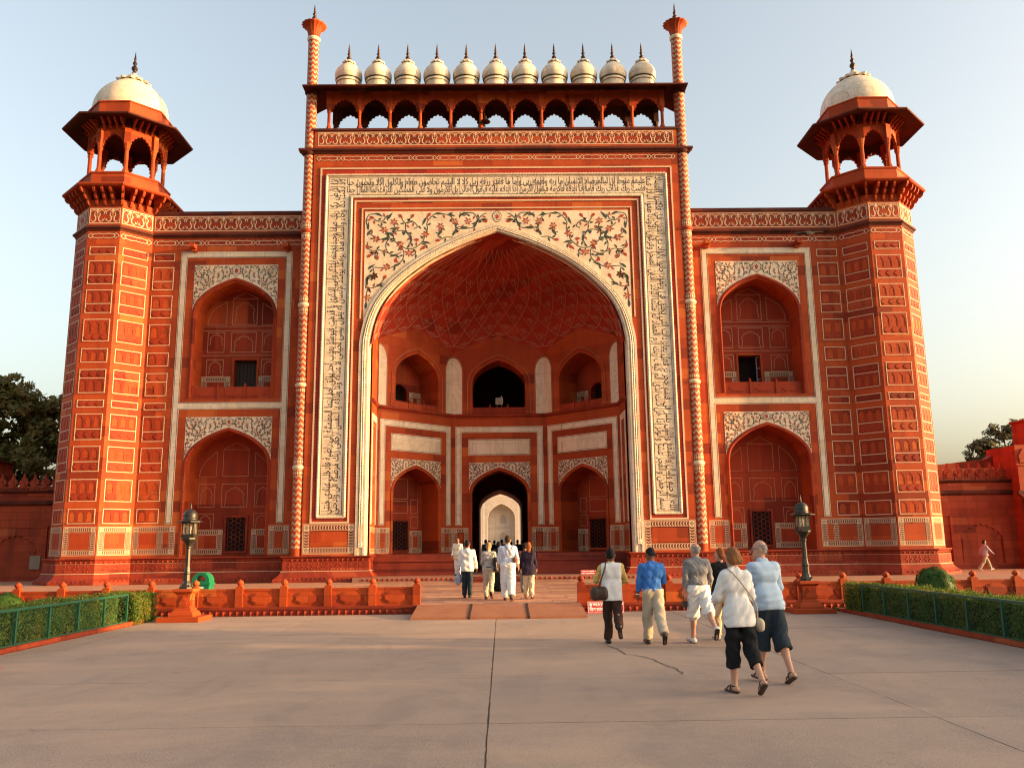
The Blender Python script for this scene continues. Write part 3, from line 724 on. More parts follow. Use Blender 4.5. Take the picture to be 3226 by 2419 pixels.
# calligraphy: chapter 89, joined letter forms, two stacked lines with tall uprights
FORMS = {'ا': ('FE8D', 'FE8E'), 'أ': ('FE83', 'FE84'), 'إ': ('FE87', 'FE88'), 'آ': ('FE81', 'FE82'), 'ى': ('FEEF', 'FEF0'), 'د': ('FEA9', 'FEAA'), 'ذ': ('FEAB', 'FEAC'),
 'ر': ('FEAD', 'FEAE'), 'ز': ('FEAF', 'FEB0'), 'و': ('FEED', 'FEEE'), 'ة': ('FE93', 'FE94'), 'ء': ('FE80', 'FE80'),
 'ب': 'FE8F', 'ت': 'FE95', 'ث': 'FE99', 'ج': 'FE9D', 'ح': 'FEA1', 'خ': 'FEA5', 'س': 'FEB1', 'ش': 'FEB5', 'ص': 'FEB9', 'ض': 'FEBD', 'ط': 'FEC1', 'ظ': 'FEC5',
 'ع': 'FEC9', 'غ': 'FECD', 'ف': 'FED1', 'ق': 'FED5', 'ك': 'FED9', 'ل': 'FEDD', 'م': 'FEE1', 'ن': 'FEE5', 'ه': 'FEE9', 'ي': 'FEF1', 'ئ': 'FE89'}
def shape(txt):
    out = []
    for w in txt.split():
        g = ''
        i = 0
        while i < len(w):
            ch = w[i]; prev = i > 0 and isinstance(FORMS[w[i-1]], str)
            if ch == 'ل' and i+1 < len(w) and w[i+1] in 'اأإ':
                base = {'ا': 0xFEFB, 'أ': 0xFEF7, 'إ': 0xFEF9}[w[i+1]]; g += chr(base + (1 if prev else 0)); i += 2; continue
            f = FORMS[ch]
            nxt = i+1 < len(w)
            if isinstance(f, tuple): g += chr(int(f[1 if prev else 0], 16))
            else:
                b = int(f, 16); g += chr(b + (3 if prev and nxt else 1 if prev else 2 if nxt else 0))
            i += 1
        out.append(g[::-1])
    return out
def text_mesh(s, size=1.0, res=2, space=1.0, offset=0.0, align='LEFT'):
    c = bpy.data.curves.new('t', 'FONT'); c.body = s; c.size = size; c.resolution_u = res; c.space_character = space; c.offset = offset; c.align_x = align
    o = bpy.data.objects.new('t', c); COL.objects.link(o)
    me = bpy.data.meshes.new_from_object(o.evaluated_get(bpy.context.evaluated_depsgraph_get()))
    V = np.empty(len(me.vertices)*3); me.vertices.foreach_get('co', V); V = V.reshape(-1, 3)
    F = [tuple(p.vertices) for p in me.polygons]
    bpy.data.objects.remove(o); bpy.data.curves.remove(c); bpy.data.meshes.remove(me)
    return V, F
TXT_R = 'بسم الله الرحمن الرحيم والفجر وليال عشر والشفع والوتر والليل إذا يسر هل في ذلك قسم لذي حجر ألم تر كيف فعل ربك بعاد إرم ذات العماد التي لم يخلق مثلها في البلاد وثمود الذين جابوا الصخر بالواد وفرعون ذي الأوتاد الذين طغوا في البلاد فأكثروا فيها الفساد'
TXT_T = 'فصب عليهم ربك سوط عذاب إن ربك لبالمرصاد فأما الإنسان إذا ما ابتلاه ربه فأكرمه ونعمه فيقول ربي أكرمن وأما إذا ما ابتلاه فقدر عليه رزقه فيقول ربي أهانن كلا بل لا تكرمون اليتيم ولا تحاضون على طعام المسكين وتأكلون التراث أكلا لما وتحبون المال حبا جما'
TXT_L = 'كلا إذا دكت الأرض دكا دكا وجاء ربك والملك صفا صفا وجيء يومئذ بجهنم يومئذ يتذكر الإنسان وأنى له الذكرى يقول يا ليتني قدمت لحياتي فيومئذ لا يعذب عذابه أحد ولا يوثق وثاقه أحد يا أيتها النفس المطمئنة ارجعي إلى ربك راضية مرضية فادخلي في عبادي وادخلي جنتي'
def letters(name, txt, length, height, Mx):
    """two staggered tiers of text stretched to fill a band, local x 0..length, z 0..height"""
    W = shape(txt); tiers = [' '.join(W[i::2][::-1]) for i in (0, 1)]
    mb = MB(); rr = random.Random(len(txt))
    for k, s in enumerate(tiers):
        V, F = text_mesh(s, offset=.006); x0, x1 = V[:, 0].min(), V[:, 0].max()
        zlo, zhi = np.percentile(V[:, 1], 2), np.percentile(V[:, 1], 98)
        X = (V[:, 0]-x0)/(x1-x0)*length
        Z = (V[:, 1]-zlo)/(zhi-zlo)
        Z = np.clip(Z, -.12, 1.1)
        Z = (.02 + .50*Z if k == 0 else .42 + .55*Z)*height
        Z = np.clip(Z, .015*height, .985*height)
        mb.add([(a, -.018-.001*k, b) for a, b in zip(X, Z)], F, 0)
    # tall uprights and long horizontal strokes bind the tiers
    x = .1
    while x < length - .1:
        h0 = rr.uniform(.12, .3)*height; h1 = rr.uniform(.88, .96)*height
        mb.quad((x, -.0195, h0), (x+.018, -.0195, h0), (x+.021, -.0195, h1), (x+.003, -.0195, h1)); x += rr.choice((.14, .24, .4, .6))
    x = .3
    while x < length - 2:
        L = rr.uniform(.9, 2.0); z = rr.uniform(.44, .58)*height; mb.quad((x, -.0197, z), (x+L, -.0197, z), (x+L, -.0197, z+.018), (x, -.0197, z+.018)); x += L + rr.uniform(.6, 1.6)
    return mb.build(name, 'black_inlay', portal, Mx)
mb.build('inscription_outline', 'black_inlay', portal, PF)
R90 = Matrix.Rotation(-PI/2, 4, 'Y')   # local x -> +z
letters('calligraphy', TXT_T, 14.9, .93, PF @ Matrix.Translation((-7.45, 0, 18.97)))
letters('calligraphy', TXT_R, 16.55, .98, PF @ Matrix.Translation((7.365, 0, 19.85)) @ Matrix.Rotation(PI/2, 4, 'Y'))
letters('calligraphy', TXT_L, 16.55, .98, PF @ Matrix.Translation((-7.365, 0, 3.28)) @ Matrix.Rotation(-PI/2, 4, 'Y'))
# lines round the spandrel, the spandrel itself, the marble arch band with its ropes
mb = MB()
for s in (-1, 1):
    a, b = sorted((s*6.70, s*6.64)); mb.box(a, b, -.03, .02, 12.6, 18.20)
mb.box(-6.70, 6.70, -.03, .02, 18.20, 18.26)
mb.build('frame_strip', 'white_line', portal, PF)
spandrel('spandrel', portal, PF, SP_W, SP_TOP, SP_AW, SP_AZ, SP_AR, 1.0, .055, -.008)
oc = [(-6.69, 1.37)] + arch(0, 6.69, 11.2, 6.21) + [(6.69, 1.37)]
ic = [(-6.19, 1.37)] + arch(0, 6.19, 11.2, 5.78) + [(6.19, 1.37)]
mb = MB(); ST = [(0, -.05), (.28, -.05), (.30, -.01), (.66, -.01), (.70, -.04), (.86, -.04), (.90, .02), (1, .05), (1, .55)]
L = [[(o[0] + (i[0]-o[0])*q, d, o[1] + (i[1]-o[1])*q) for q, d in ST] for o, i in zip(oc, ic)]
for A, B in zip(L, L[1:]):
    for k in range(len(ST)-1): mb.quad(A[k], A[k+1], B[k+1], B[k])
for A, B in zip(L, L[1:]): mb.quad((A[0][0], .1, A[0][2]), A[0], B[0], (B[0][0], .1, B[0][2]))
for A in (L[0], L[-1]): mb.add([p for p in A] + [(A[0][0], .55, A[0][2])], [tuple(range(len(A)+1))])
archiv = mb.build('arch_band', 'marble', portal, PF)
mb = MB()
for q in (.38, .56):
    rope_curve(mb, [(o[0] + (i[0]-o[0])*q, -.035, max(2.75, o[1] + (i[1]-o[1])*q)) for o, i in zip(oc, ic)], .042, .15)
mb.build('arch_rope', 'marble_dome', portal, PF, smooth=True)
mb = MB(); mb.stroke([(o[0] + (i[0]-o[0])*.26, o[1] + (i[1]-o[1])*.26) for o, i in zip(oc, ic)], .022, -.0525); mb.build('arch_outline', 'black_inlay', portal, PF)
for s in (-1, 1):   # slender colonnette feet of the ropes
    for q in (.38, .56):
        x = s*(6.69 - .5*q); mb = MB(); mb.box(x-.035, x+.035, -.07, 0, 2.0, 2.75); mb.lathe([(.0, 0), (.07, .02), (.05, .08), (.075, .14), (.05, .2), (.06, .26), (0, .28)], x, -.035, 8, 0, zo=1.72)
        mb.build('colonnette', 'marble', portal, PF)
    a, b = sorted((s*9.06, s*6.76)); border_panel('dado_panel', portal, PF, a, b, 1.50, 2.77, .25)
swan_band('parapet_band', portal, PF, -8.98, 8.98, 21.60, 22.34)
cartouche_band('cartouche_band', portal, PF, -9.02, 9.02, 20.76, 21.08)
mb = MB(); sweep_plan(mb, [(9.75, 40.2), (9.75, 39.98), (9.35, 39.98), (-9.35, 39.98), (-9.75, 39.98), (-9.75, 40.2)], [(-.1, 21.16), (.03, 21.16), (.07, 21.24), (.16, 21.30), (.16, 21.40), (.05, 21.46), (-.1, 21.5)])
mb.build('string_course', 'sandstone_eave', portal)
mb = MB(); mb.box(-9.30, 9.30, -.06, .25, 22.40, 22.52); mb.build('parapet_coping', 'sandstone_eave', portal, PF)

# plinth all round the left half, mirrored to the right
PLP = [(-.3, 1.37), (.26, 1.37), (.28, 1.33), (.20, 1.27), (.16, 1.15), (.16, 1.13), (.20, 1.11), (.20, .69), (.24, .67), (.26, .62), (.34, .50), (.44, .42), (.50, .38), (.55, .30), (.55, TZ-.03), (-.3, TZ-.03)]
path = [(-6.19, 42.4), (-6.19, 40.0), (-9.75, 40.0), (-9.75, 41.15), (-17.42, 41.15), (-18.55, 40.02), (-20.15, 40.02), (-21.28, 41.15), (-21.28, 42.75), (-20.2, 43.9)]
mb = MB(); sweep_plan(mb, path, PLP); plinth = mb.build('plinth', 'sandstone_plinth', GATE)
mb = MB(); mw = MB(); mc = MB()
path[0] = (-6.19, 41.0)
for (ax, ay), (bx, by) in zip(path[1:-2], path[2:-1]):
    L = math.hypot(bx-ax, by-ay); dx, dy = (bx-ax)/L, (by-ay)/L; nx, ny = -dy, dx
    for zz, off, step, hh in ((1.20, .20, .23, .07), (.345, .55, .20, .045)):
        k = step/2
        while k < L:
            px, py = ax + dx*k + nx*(off-.03), ay + dy*k + ny*(off-.03); r = step*.36
            q = [(px + dx*r, py + dy*r, zz), (px, py, zz + hh), (px - dx*r, py - dy*r, zz), (px, py, zz - hh*1.2), (px + nx*.055, py + ny*.055, zz)]
            mb.add(q, [(0, 1, 4), (1, 2, 4), (2, 3, 4), (3, 0, 4)]); k += step
    k = .3
    while k < L:        # carved quatrefoil and leaf relief on the broad band
        px, py = ax + dx*k + nx*.20, ay + dy*k + ny*.20
        for j in range(6):
            a = j*PI/3; ca, sa = math.cos(a), math.sin(a); P = []
            for r0, w0, hgt in ((.04, 0, .0), (.12, .045, .0), (.20, 0, .0), (.12, -.045, .0), (.12, 0, .02)):
                u, v = r0*ca - w0*sa, r0*sa + w0*ca; P.append((px + dx*u + nx*hgt, py + dy*u + ny*hgt, .90 + v*.95))
            mc.add(P, [(0, 1, 4), (1, 2, 4), (2, 3, 4), (3, 0, 4)])
        k += .44
o1 = mb.build('frieze_buds', 'sandstone_plinth', plinth); o1['kind'] = 'stuff'
o2 = mc.build('carved_leaves', 'sandstone_plinth', plinth); o2['kind'] = 'stuff'
mw = MB(); sweep_plan(mw, path, [(.205, .675), (.255, .675), (.255, .695), (.205, .70)]); mw.build('white_fillet', 'white_line', plinth)
mw = MB(); sweep_plan(mw, path[3:-2], [(.165, 1.115), (.212, 1.115), (.212, 1.132), (.165, 1.135)]); mw.build('white_fillet', 'pale_line', plinth)
copy_tree(plinth, MIRX)

# engaged corner shafts of the portal
def shaft_unit():
    cx, cy = -9.42, 40.22; r = .275
    mb = MB(); mb.lathe([(r, z) for z in (1.37, 1.72)] , cx, cy, 16, 0); mb.lathe([(r, 1.72), (r, 27.58)], cx, cy, 16, 1, uvz=True)
    sh = mb.build('corner_shaft', ['sandstone', 'chevron'], GATE, smooth=True)
    for z in (5.45, 9.38, 13.34, 17.12):
        mb = MB(); mb.lathe([(r+.003, z-.36), (r+.003, z-.16)], cx, cy, 16, 1); mb.lathe([(r, z-.10), (r+.035, z-.075), (r+.065, z), (r+.035, z+.075), (r, z+.10)], cx, cy, 16, 0); mb.lathe([(r+.003, z+.16), (r+.003, z+.36)], cx, cy, 16, 1)
        for s in (-1, 1):
            for k in range(16):
                a = k*PI/8; q = []
                for da, dz in ((-.12, -.07), (.12, -.07), (.16, .04), (0, .09), (-.16, .04)):
                    q.append((cx + (r+.006)*math.cos(a+da), cy + (r+.006)*math.sin(a+da), z + s*.26 + s*dz))
                mb.add(q, [(0, 1, 2, 3, 4)], 2)
        mb.build('shaft_ring', ['marble' if z < 17 else 'sandstone', 'sandstone', 'white_line'], sh, smooth=True)
    for z, rr, h in ((21.30, .40, .14), (24.65, .36, .16)):
        mb = MB(); mb.lathe([(r, z-.2), (rr, z-h*.5), (rr, z+h*.5), (r, z+.2)], cx, cy, 16); mb.build('shaft_collar', 'sandstone_eave', sh, smooth=True)
    mb = MB(); mb.lathe([(r+.02, 27.5), (r+.06, 27.58), (r+.06, 27.68), (r-.02, 27.74)], cx, cy, 16); mb.build('neck_ring', 'marble', sh, smooth=True)
    mb = MB(); pet = lambda a, z: 1 + .10*abs(math.sin(8*a))
    mb.lathe([(.26, 27.74), (.30, 28.0), (.38, 28.22), (.52, 28.36), (.60, 28.42), (.55, 28.46), (.40, 28.50), (.24, 28.62), (.12, 28.74), (.0, 28.76)], cx, cy, 48, 0, rf=pet)
    mb.build('lotus_capital', 'sandstone', sh, smooth=True)
    mb = MB(); mb.lathe([(.05, 28.7), (.11, 28.80), (.13, 28.88), (.05, 28.97), (.09, 29.05), (.10, 29.10), (.04, 29.17), (.065, 29.24), (.03, 29.30), (.05, 29.36), (.0, 29.72)], cx, cy, 10)
    mb.build('finial', 'copper', sh, smooth=True)
    return sh
SH = shaft_unit(); copy_tree(SH, MIRX)

# ---- side wing (left; mirrored for the right)
ROWS = [(15.95, 16.36, None), (14.45, 15.65, 14.92), (13.00, 14.17, 13.47), (11.60, 12.70, None), (10.56, 11.25, None), (9.08, 10.23, 9.80), (8.39, 8.75, None), (6.84, 8.09, 7.35), (5.35, 6.55, 5.82), (3.97, 5.01, None), (2.95, 3.64, None)]
def line_panels(parent, M, specs, y, lw=.03, mat='pale_line', name='panel_inlay'):
    """thin inlaid outlines on the back of a niche: rectangles, arch-topped fields and cusped niches"""
    mb = MB()
    for sp in specs:
        k = sp[0]
        if k == 'r': mb.rect_line(sp[1], sp[2], sp[3], sp[4], lw, y)
        elif k == 'c':      # cusped niche drawn inside a rectangle
            _, a, b, c, d = sp; w = (b-a)/2; cv = cusped((a+b)/2, w*.80, c + (d-c)*.50, (d-c)*.40, 7, .13, 5)
            pts = [(cv[0][0]-w*.10, c + (d-c)*.10), (cv[0][0]-.02, c + (d-c)*.3)] + cv + [(cv[-1][0]+.02, c + (d-c)*.3), (cv[-1][0]+w*.10, c + (d-c)*.10)]
            mb.stroke(pts, lw*.9, y-.001)
        elif k == 'a': mb.stroke([(x, z) for x, z in sp[1]], lw, y-.002)
    return mb.build(name, mat, parent, M)
def wing_unit():
    mb = MB(); M = WF
    lowc, upc = arch(0, 1.96, 5.62, 1.76), arch(0, 1.96, 13.08, 1.78)
    arch_plate(mb, -4.30, 3.75, 1.30, 8.50, 0, 1.96, 1.36, lowc, 0, 1.35)
    arch_plate(mb, -4.30, 3.75, 8.50, 18.45, 0, 1.96, 8.92, upc, 0, 1.35)
    wing = mb.build('side_wing', 'sandstone', GATE, M)
    # parapet slab and moulding
    mb = MB(); mb.box(-4.4, 3.75, -.05, .5, 18.42, 18.60); mb.build('parapet_coping', 'sandstone_eave', wing, M)
    mb = MB(); sweep_plan(mb, [(3.75, 0), (-4.30, 0)], [(-.1, 17.18), (.03, 17.18), (.07, 17.26), (.15, 17.31), (.15, 17.40), (.05, 17.46), (-.1, 17.5)]); mb.build('string_course', 'sandstone_eave', wing, M)
    swan_band('parapet_band', wing, M, -4.24, 3.45, 17.56, 18.36); cartouche_band('cartouche_band', wing, M, -4.24, 3.45, 16.76, 17.10)
    # marble frame round both niches
    mb = MB(); Y = -.022
    for (a, b, c, d) in ((-2.80, -2.47, 2.92, 16.46), (2.47, 2.80, 2.92, 16.46), (-2.47, 2.47, 16.14, 16.46), (-2.47, 2.47, 8.42, 8.77)): mb.box(a, b, Y, .02, c, d)
    mb.build('marble_frame', 'marble', wing, M)
    mb = MB(); Y = -.026
    mb.stroke([(-2.76, 2.96), (-2.76, 16.42), (2.76, 16.42), (2.76, 2.96)], .026, Y); mb.rect_line(-2.51, 2.51, 8.73, 16.18, .026, Y)
    mb.stroke([(-2.51, 2.96), (-2.51, 8.46), (2.51, 8.46), (2.51, 2.96)], .026, Y); mb.stroke([(-2.76, 2.96), (-2.51, 2.96)], .026, Y); mb.stroke([(2.76, 2.96), (2.51, 2.96)], .026, Y)
    mb.build('frame_outline', 'black_inlay', wing, M)
    for ztop, zs, rise in ((15.76, 13.16, 1.93), (8.04, 5.68, 1.84)):
        spandrel('spandrel', wing, M, 2.09, ztop, 2.12, zs, rise, .40, .028, -.012)
        mb = MB(); zb = 1.4 if ztop < 10 else 9.0
        o_ = [(-2.11, zb)] + arch(0, 2.11, zs, rise) + [(2.11, zb)]; i_ = [(-1.94, zb)] + arch(0, 1.94, zs-.05, rise-.12) + [(1.94, zb)]
        L = [[(o[0], .01, o[1]), (o[0], -.045, o[1]), ((o[0]+i[0])/2, -.05, (o[1]+i[1])/2), (i[0], -.01, i[1]), (i[0], .12, i[1])] for o, i in zip(o_, i_)]
        for A, B in zip(L, L[1:]):
            for k in range(4): mb.quad(A[k], A[k+1], B[k+1], B[k])
        rope_curve(mb, [((o[0]*.35+i[0]*.65), -.045, (o[1]*.35+i[1]*.65)) for o, i in zip(o_, i_)], .045, .16)
        mb.build('arch_moulding', 'sandstone_panel', wing, M)
    # dado
    border_panel('dado_panel', wing, M, -4.22, -2.34, 1.55, 2.78, .20, mids=(-3.0,)); border_panel('dado_panel', wing, M, 2.17, 3.05, 1.52, 2.76, .19)
    # strip of framed panels next to the tower
    for z0, z1, dv in ROWS: relief_panel(wing, M, -4.17, -3.12, z0 + .02, z1 + .01, dv, 2)
    # niche backs
    def back(z0, z1, zs, rise, hole):
        mb = MB(); pts = arch(0, 1.96, zs, rise)
        if hole:
            h0, h1, g0, g1 = hole
            for (a, b, c, d) in ((-1.96, h0, z0, zs), (h1, 1.96, z0, zs), (h0, h1, z0, g0), (h0, h1, g1, zs)): mb.quad((a, 1.34, c), (b, 1.34, c), (b, 1.34, d), (a, 1.34, d))
            for (p, q, r, s_) in (((h0, g0), (h0, g1), 0, 0), ((h1, g0), (h1, g1), 0, 0), ((h0, g1), (h1, g1), 0, 0), ((h0, g0), (h1, g0), 0, 0)):
                mb.quad((p[0], 1.34, p[1]), (q[0], 1.34, q[1]), (q[0], 1.9, q[1]), (p[0], 1.9, p[1]))
        else: mb.quad((-1.96, 1.34, z0), (1.96, 1.34, z0), (1.96, 1.34, zs), (-1.96, 1.34, zs))
        for a, b in zip(pts, pts[1:]): mb.quad((a[0], 1.34, zs), (b[0], 1.34, zs), (b[0], 1.34, b[1]), (a[0], 1.34, a[1]))
        return mb.build('niche_back', 'sandstone_panel', wing, M)
    W0, W1, G0, G1 = -.30, .84, 9.30, 11.15
    back(8.9, 14.9, 13.08, 1.78, (W0, W1, G0, G1)); back(1.3, 7.4, 5.62, 1.76, None)
    y = 1.333
    quad_arc = lambda s, zb, zt: [(s*1.72, zb), (s*1.70, zb + (zt-zb)*.45), (s*1.50, zb + (zt-zb)*.72), (s*1.12, zt)]
    sp = [('r', -.52, .76, 13.0, 14.40), ('c', -.50, .74, 13.0, 14.35), ('a', [(-.52, 14.40), (.12, 14.72), (.76, 14.40)]), ('r', -.52, .76, 11.55, 12.62), ('c', -.50, .74, 11.45, 12.55),
          ('r', -1.72, -.85, 11.55, 12.62), ('c', -1.68, -.89, 11.85, 12.60), ('r', 1.05, 1.86, 11.55, 12.62), ('c', 1.08, 1.84, 11.85, 12.60), ('r', -1.72, -.85, 10.3, 11.2), ('c', -1.66, -.91, 10.35, 11.2), ('r', 1.05, 1.86, 10.3, 11.2), ('c', 1.1, 1.82, 10.35, 11.2),
          ('a', [(-1.76, 13.0), (-.80, 13.0), (-.80, 14.25)]), ('a', [(-1.76, 13.0), (-1.70, 13.4), (-1.45, 13.85), (-.80, 14.25)]), ('a', [(1.86, 13.0), (1.02, 13.0), (1.02, 14.15)]), ('a', [(1.86, 13.0), (1.80, 13.35), (1.55, 13.8), (1.02, 14.15)]), ('a', [(-1.95, 12.92), (1.95, 12.92)]), ('a', [(-1.95, 12.70), (1.95, 12.70)]), ('a', [(-1.95, 11.40), (1.95, 11.40)])]
    line_panels(wing, M, sp, y, mat='pale_line')
    sp = [('r', -.62, .66, 5.25, 6.6), ('a', [(-.62, 6.6), (.02, 6.95), (.66, 6.6)]), ('r', -.62, .66, 3.75, 4.9), ('c', -.58, .62, 3.7, 4.85), ('r', -1.76, -.95, 3.75, 4.9), ('c', -1.72, -.99, 3.75, 4.85), ('r', 1.0, 1.80, 3.75, 4.9), ('c', 1.04, 1.76, 3.75, 4.85), ('r', -1.76, -.95, 2.65, 3.45), ('c', -1.72, -.99, 2.65, 3.45), ('r', 1.0, 1.8, 2.65, 3.45), ('c', 1.04, 1.76, 2.65, 3.45),
          ('a', [(-1.76, 5.25), (-.92, 5.25), (-.92, 6.5)]), ('a', [(-1.76, 5.25), (-1.70, 5.6), (-1.45, 6.05), (-.92, 6.5)]), ('a', [(1.80, 5.25), (.98, 5.25), (.98, 6.45)]), ('a', [(1.80, 5.25), (1.74, 5.6), (1.5, 6.0), (.98, 6.45)])]
    line_panels(wing, M, sp, y, .022, 'pale_line')
    for a, b in ((-1.88, -.52), (.98, 1.92)):
        border_panel('niche_dado', wing, M, a, b, 9.0, 10.25, .17, 1.318); border_panel('niche_dado', wing, M, a, b - (.0 if a < 0 else 0), 1.52, 2.62, .18, 1.318)
    hex_lattice('pierced_screen', wing, M, -.30, .66, 1.62, 3.25, 1.25)
    mb = MB(); mb.box(W0-.10, W1+.10, 1.30, 1.36, G1, G1+.12); mb.box(W0-.10, W0, 1.30, 1.36, G0, G1); mb.box(W1, W1+.10, 1.30, 1.36, G0, G1); mb.build('window_frame', 'sandstone', wing, M)
    mb = MB(); mb.quad((W0, 1.88, G0), (W1, 1.88, G0), (W1, 1.88, G1), (W0, 1.88, G1)); mb.build('dark_opening', 'dark_void', wing, M)
    niche_balustrade(wing, M, -1.95, 1.95, 8.92, 9.55, .12, 3)
    for x in (-2.1, 2.55):
        mb = MB(); mb.box(x-.13, x+.13, -.62, .05, 16.52, 16.60); mb.box(x-.13, x-.06, -.62, .05, 16.60, 16.72); mb.box(x+.06, x+.13, -.62, .05, 16.60, 16.72); mb.box(x-.10, x+.10, -.30, .05, 16.42, 16.52); mb.build('water_spout', 'sandstone', wing, M)
    return wing
WL = wing_unit(); WR = copy_tree(WL, MIRX)
# shutters differ: dark curtain boards on the left, an open glazed shutter on the right
mb = MB()
for k in range(6): mb.box(-.28 + k*.185, -.28 + k*.185 + .17, 1.62 + .01*(k % 2), 1.66, 9.30, 11.12)
mb.build('shutter', 'dark_wood', WL, WF)
mb = MB(); 
for (a, b, c, d) in ((0, .05, 0, 1.8), (.36, .41, 0, 1.8), (.05, .36, 0, .06), (.05, .36, .58, .63), (.05, .36, 1.16, 1.21), (.05, .36, 1.74, 1.8)): mb.box(a, b, 0, .04, c, d)
mb.build('shutter', 'grille_blue', WR, TR(13.12-.30+.72+.08, 41.15+1.38, 9.32, rad(150)))

# ---- corner tower (left; mirrored for the right)
TC = (-19.35, 41.93); TA = 1.931; HS = .80
def tower_unit():
    C = TR(TC[0], TC[1], 0)
    mb = MB(); mb.prism_z(octo(TA), 1.30, 18.80); tow = mb.build('corner_tower', 'sandstone', GATE, C)
    faces = [TR(TC[0] + TA*math.sin(a), TC[1] - TA*math.cos(a), 0, a) for a in (rad(-90), rad(-45), 0.0, rad(45))]
    for i, F in enumerate(faces):
        for z0, z1, dv in ROWS: relief_panel(tow, F, -.62, .64, z0, z1, dv, 3)
        border_panel('dado_panel', tow, F, -.70, .70, 1.55, 2.77, .18)
        swan_band('parapet_band', tow, F, -.76, .76, 17.56, 18.36); cartouche_band('cartouche_band', tow, F, -.76, .76, 16.76, 17.10)
    P = octo(TA)[::-1]
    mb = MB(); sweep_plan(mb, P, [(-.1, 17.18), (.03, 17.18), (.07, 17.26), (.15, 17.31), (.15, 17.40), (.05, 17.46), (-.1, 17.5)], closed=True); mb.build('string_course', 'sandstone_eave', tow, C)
    # kiosk
    mb = MB(); sweep_plan(mb, octo(1.70)[::-1], [(-1.6, 19.35), (.90, 19.28), (.96, 19.34), (.96, 19.42), (.85, 19.47), (.30, 19.55), (.28, 20.15), (.33, 20.20), (.33, 20.27), (.22, 20.32), (-1.6, 20.32)], closed=True)
    kio = mb.build('kiosk', 'sandstone', GATE, C)
    def bracket(hw, pts):
        b = MB(); b.add([(-hw, -d, z) for d, z in pts] + [(hw, -d, z) for d, z in pts], [tuple(range(len(pts))), tuple(range(2*len(pts)-1, len(pts)-1, -1))] + [(i, (i+1) % len(pts), len(pts)+(i+1) % len(pts), len(pts)+i) for i in range(len(pts))]); return b
    BP = [(0, 18.45), (.10, 18.50), (.18, 18.62), (.17, 18.72), (.30, 18.78), (.38, 18.90), (.37, 18.98), (.52, 19.03), (.60, 19.14), (.62, 19.28), (0, 19.30)]
    bd = bracket(.055, BP).build('bracket', 'sandstone', kio, TR(TC[0], TC[1]-TA, 0)).data; first = True
    for f in range(8):
        a = f*PI/4
        for u in (-.80, -.40, 0.0, .40):
            F = TR(TC[0], TC[1], 0, a) @ Matrix.Translation((u, -TA, 0))
            if abs(u + .80) < .01: F = TR(TC[0], TC[1], 0, a - PI/8) @ Matrix.Translation((0, -TA/math.cos(PI/8), 0)) @ Matrix.Scale(1.08, 4, (0, 1, 0))
            if first: bpy.data.objects.remove(kio.children[0]); first = False
            link('bracket', bd, kio, F)
    PA = 1.62; prof = [(.17, 20.32), (.17, 20.36), (.15, 20.48), (.10, 20.62), (.095, 21.55), (.10, 21.60), (.14, 21.68), (.12, 21.74), (.16, 21.88), (.17, 21.95)]
    mb = MB(); mb.lathe(prof, 0, 0, 8); mb.box(-.15, .15, -.15, .15, 21.95, 22.72); pd = None
    for k in range(8):
        a = k*PI/4 + PI/8; F = TR(TC[0] + PA/math.cos(PI/8)*math.sin(a), TC[1] - PA/math.cos(PI/8)*math.cos(a), 0, a)
        if pd is None: pd = mb.build('pillar', 'sandstone', kio, F).data
        else: link('pillar', pd, kio, F)
    cw = PA*math.tan(PI/8); ad = None
    for k in range(8):
        F = TR(TC[0], TC[1], 0, k*PI/4) @ Matrix.Translation((0, -PA, 0)); b = MB()
        cv = cusped(0, cw*.80, 21.78, .74, 9, .11, 5)
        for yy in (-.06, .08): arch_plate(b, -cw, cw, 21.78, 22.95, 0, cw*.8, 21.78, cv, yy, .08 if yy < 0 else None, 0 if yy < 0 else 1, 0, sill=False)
        if ad is None: ad = b.build('cusped_arch', ['sandstone', 'shaded_stone'], kio, F).data
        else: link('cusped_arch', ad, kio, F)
    mb = MB(); mb.prism_z(octo(1.72), 22.90, 23.40); mb.build('entablature', 'sandstone_eave', kio, C)
    EB = bracket(.05, [(0, 22.70), (.14, 22.80), (.16, 22.90), (.32, 22.98), (.50, 23.14), (0, 23.3)]); ed = None
    for f in range(8):
        for u in (-.48, -.16, .16, .48):
            F = TR(TC[0], TC[1], 0, f*PI/4) @ Matrix.Translation((u, -1.70, 0))
            if ed is None: ed = EB.build('eave_bracket', 'sandstone', kio, F).data
            else: link('eave_bracket', ed, kio, F)
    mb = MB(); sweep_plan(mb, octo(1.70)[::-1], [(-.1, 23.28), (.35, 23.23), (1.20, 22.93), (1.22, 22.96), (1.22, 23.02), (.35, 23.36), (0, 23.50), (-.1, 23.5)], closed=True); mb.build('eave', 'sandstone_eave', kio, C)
    mb = MB(); sweep_plan(mb, octo(1.86)[::-1], [(-1.8, 23.42), (.04, 23.42), (.04, 23.56), (0, 23.60), (0, 24.08), (.05, 24.10), (.05, 24.17), (-1.8, 24.18)], closed=True); mb.build('drum', 'sandstone', kio, C)
    mb = MB(); dp = catmull([(1.88, 24.10), (1.88, 24.40), (1.82, 24.75), (1.66, 25.15), (1.40, 25.52), (1.05, 25.84), (.72, 26.08), (.42, 26.26)], 4)
    mb.lathe(dp, 0, 0, 40); mb.build('dome', 'marble_dome', kio, C, smooth=True)
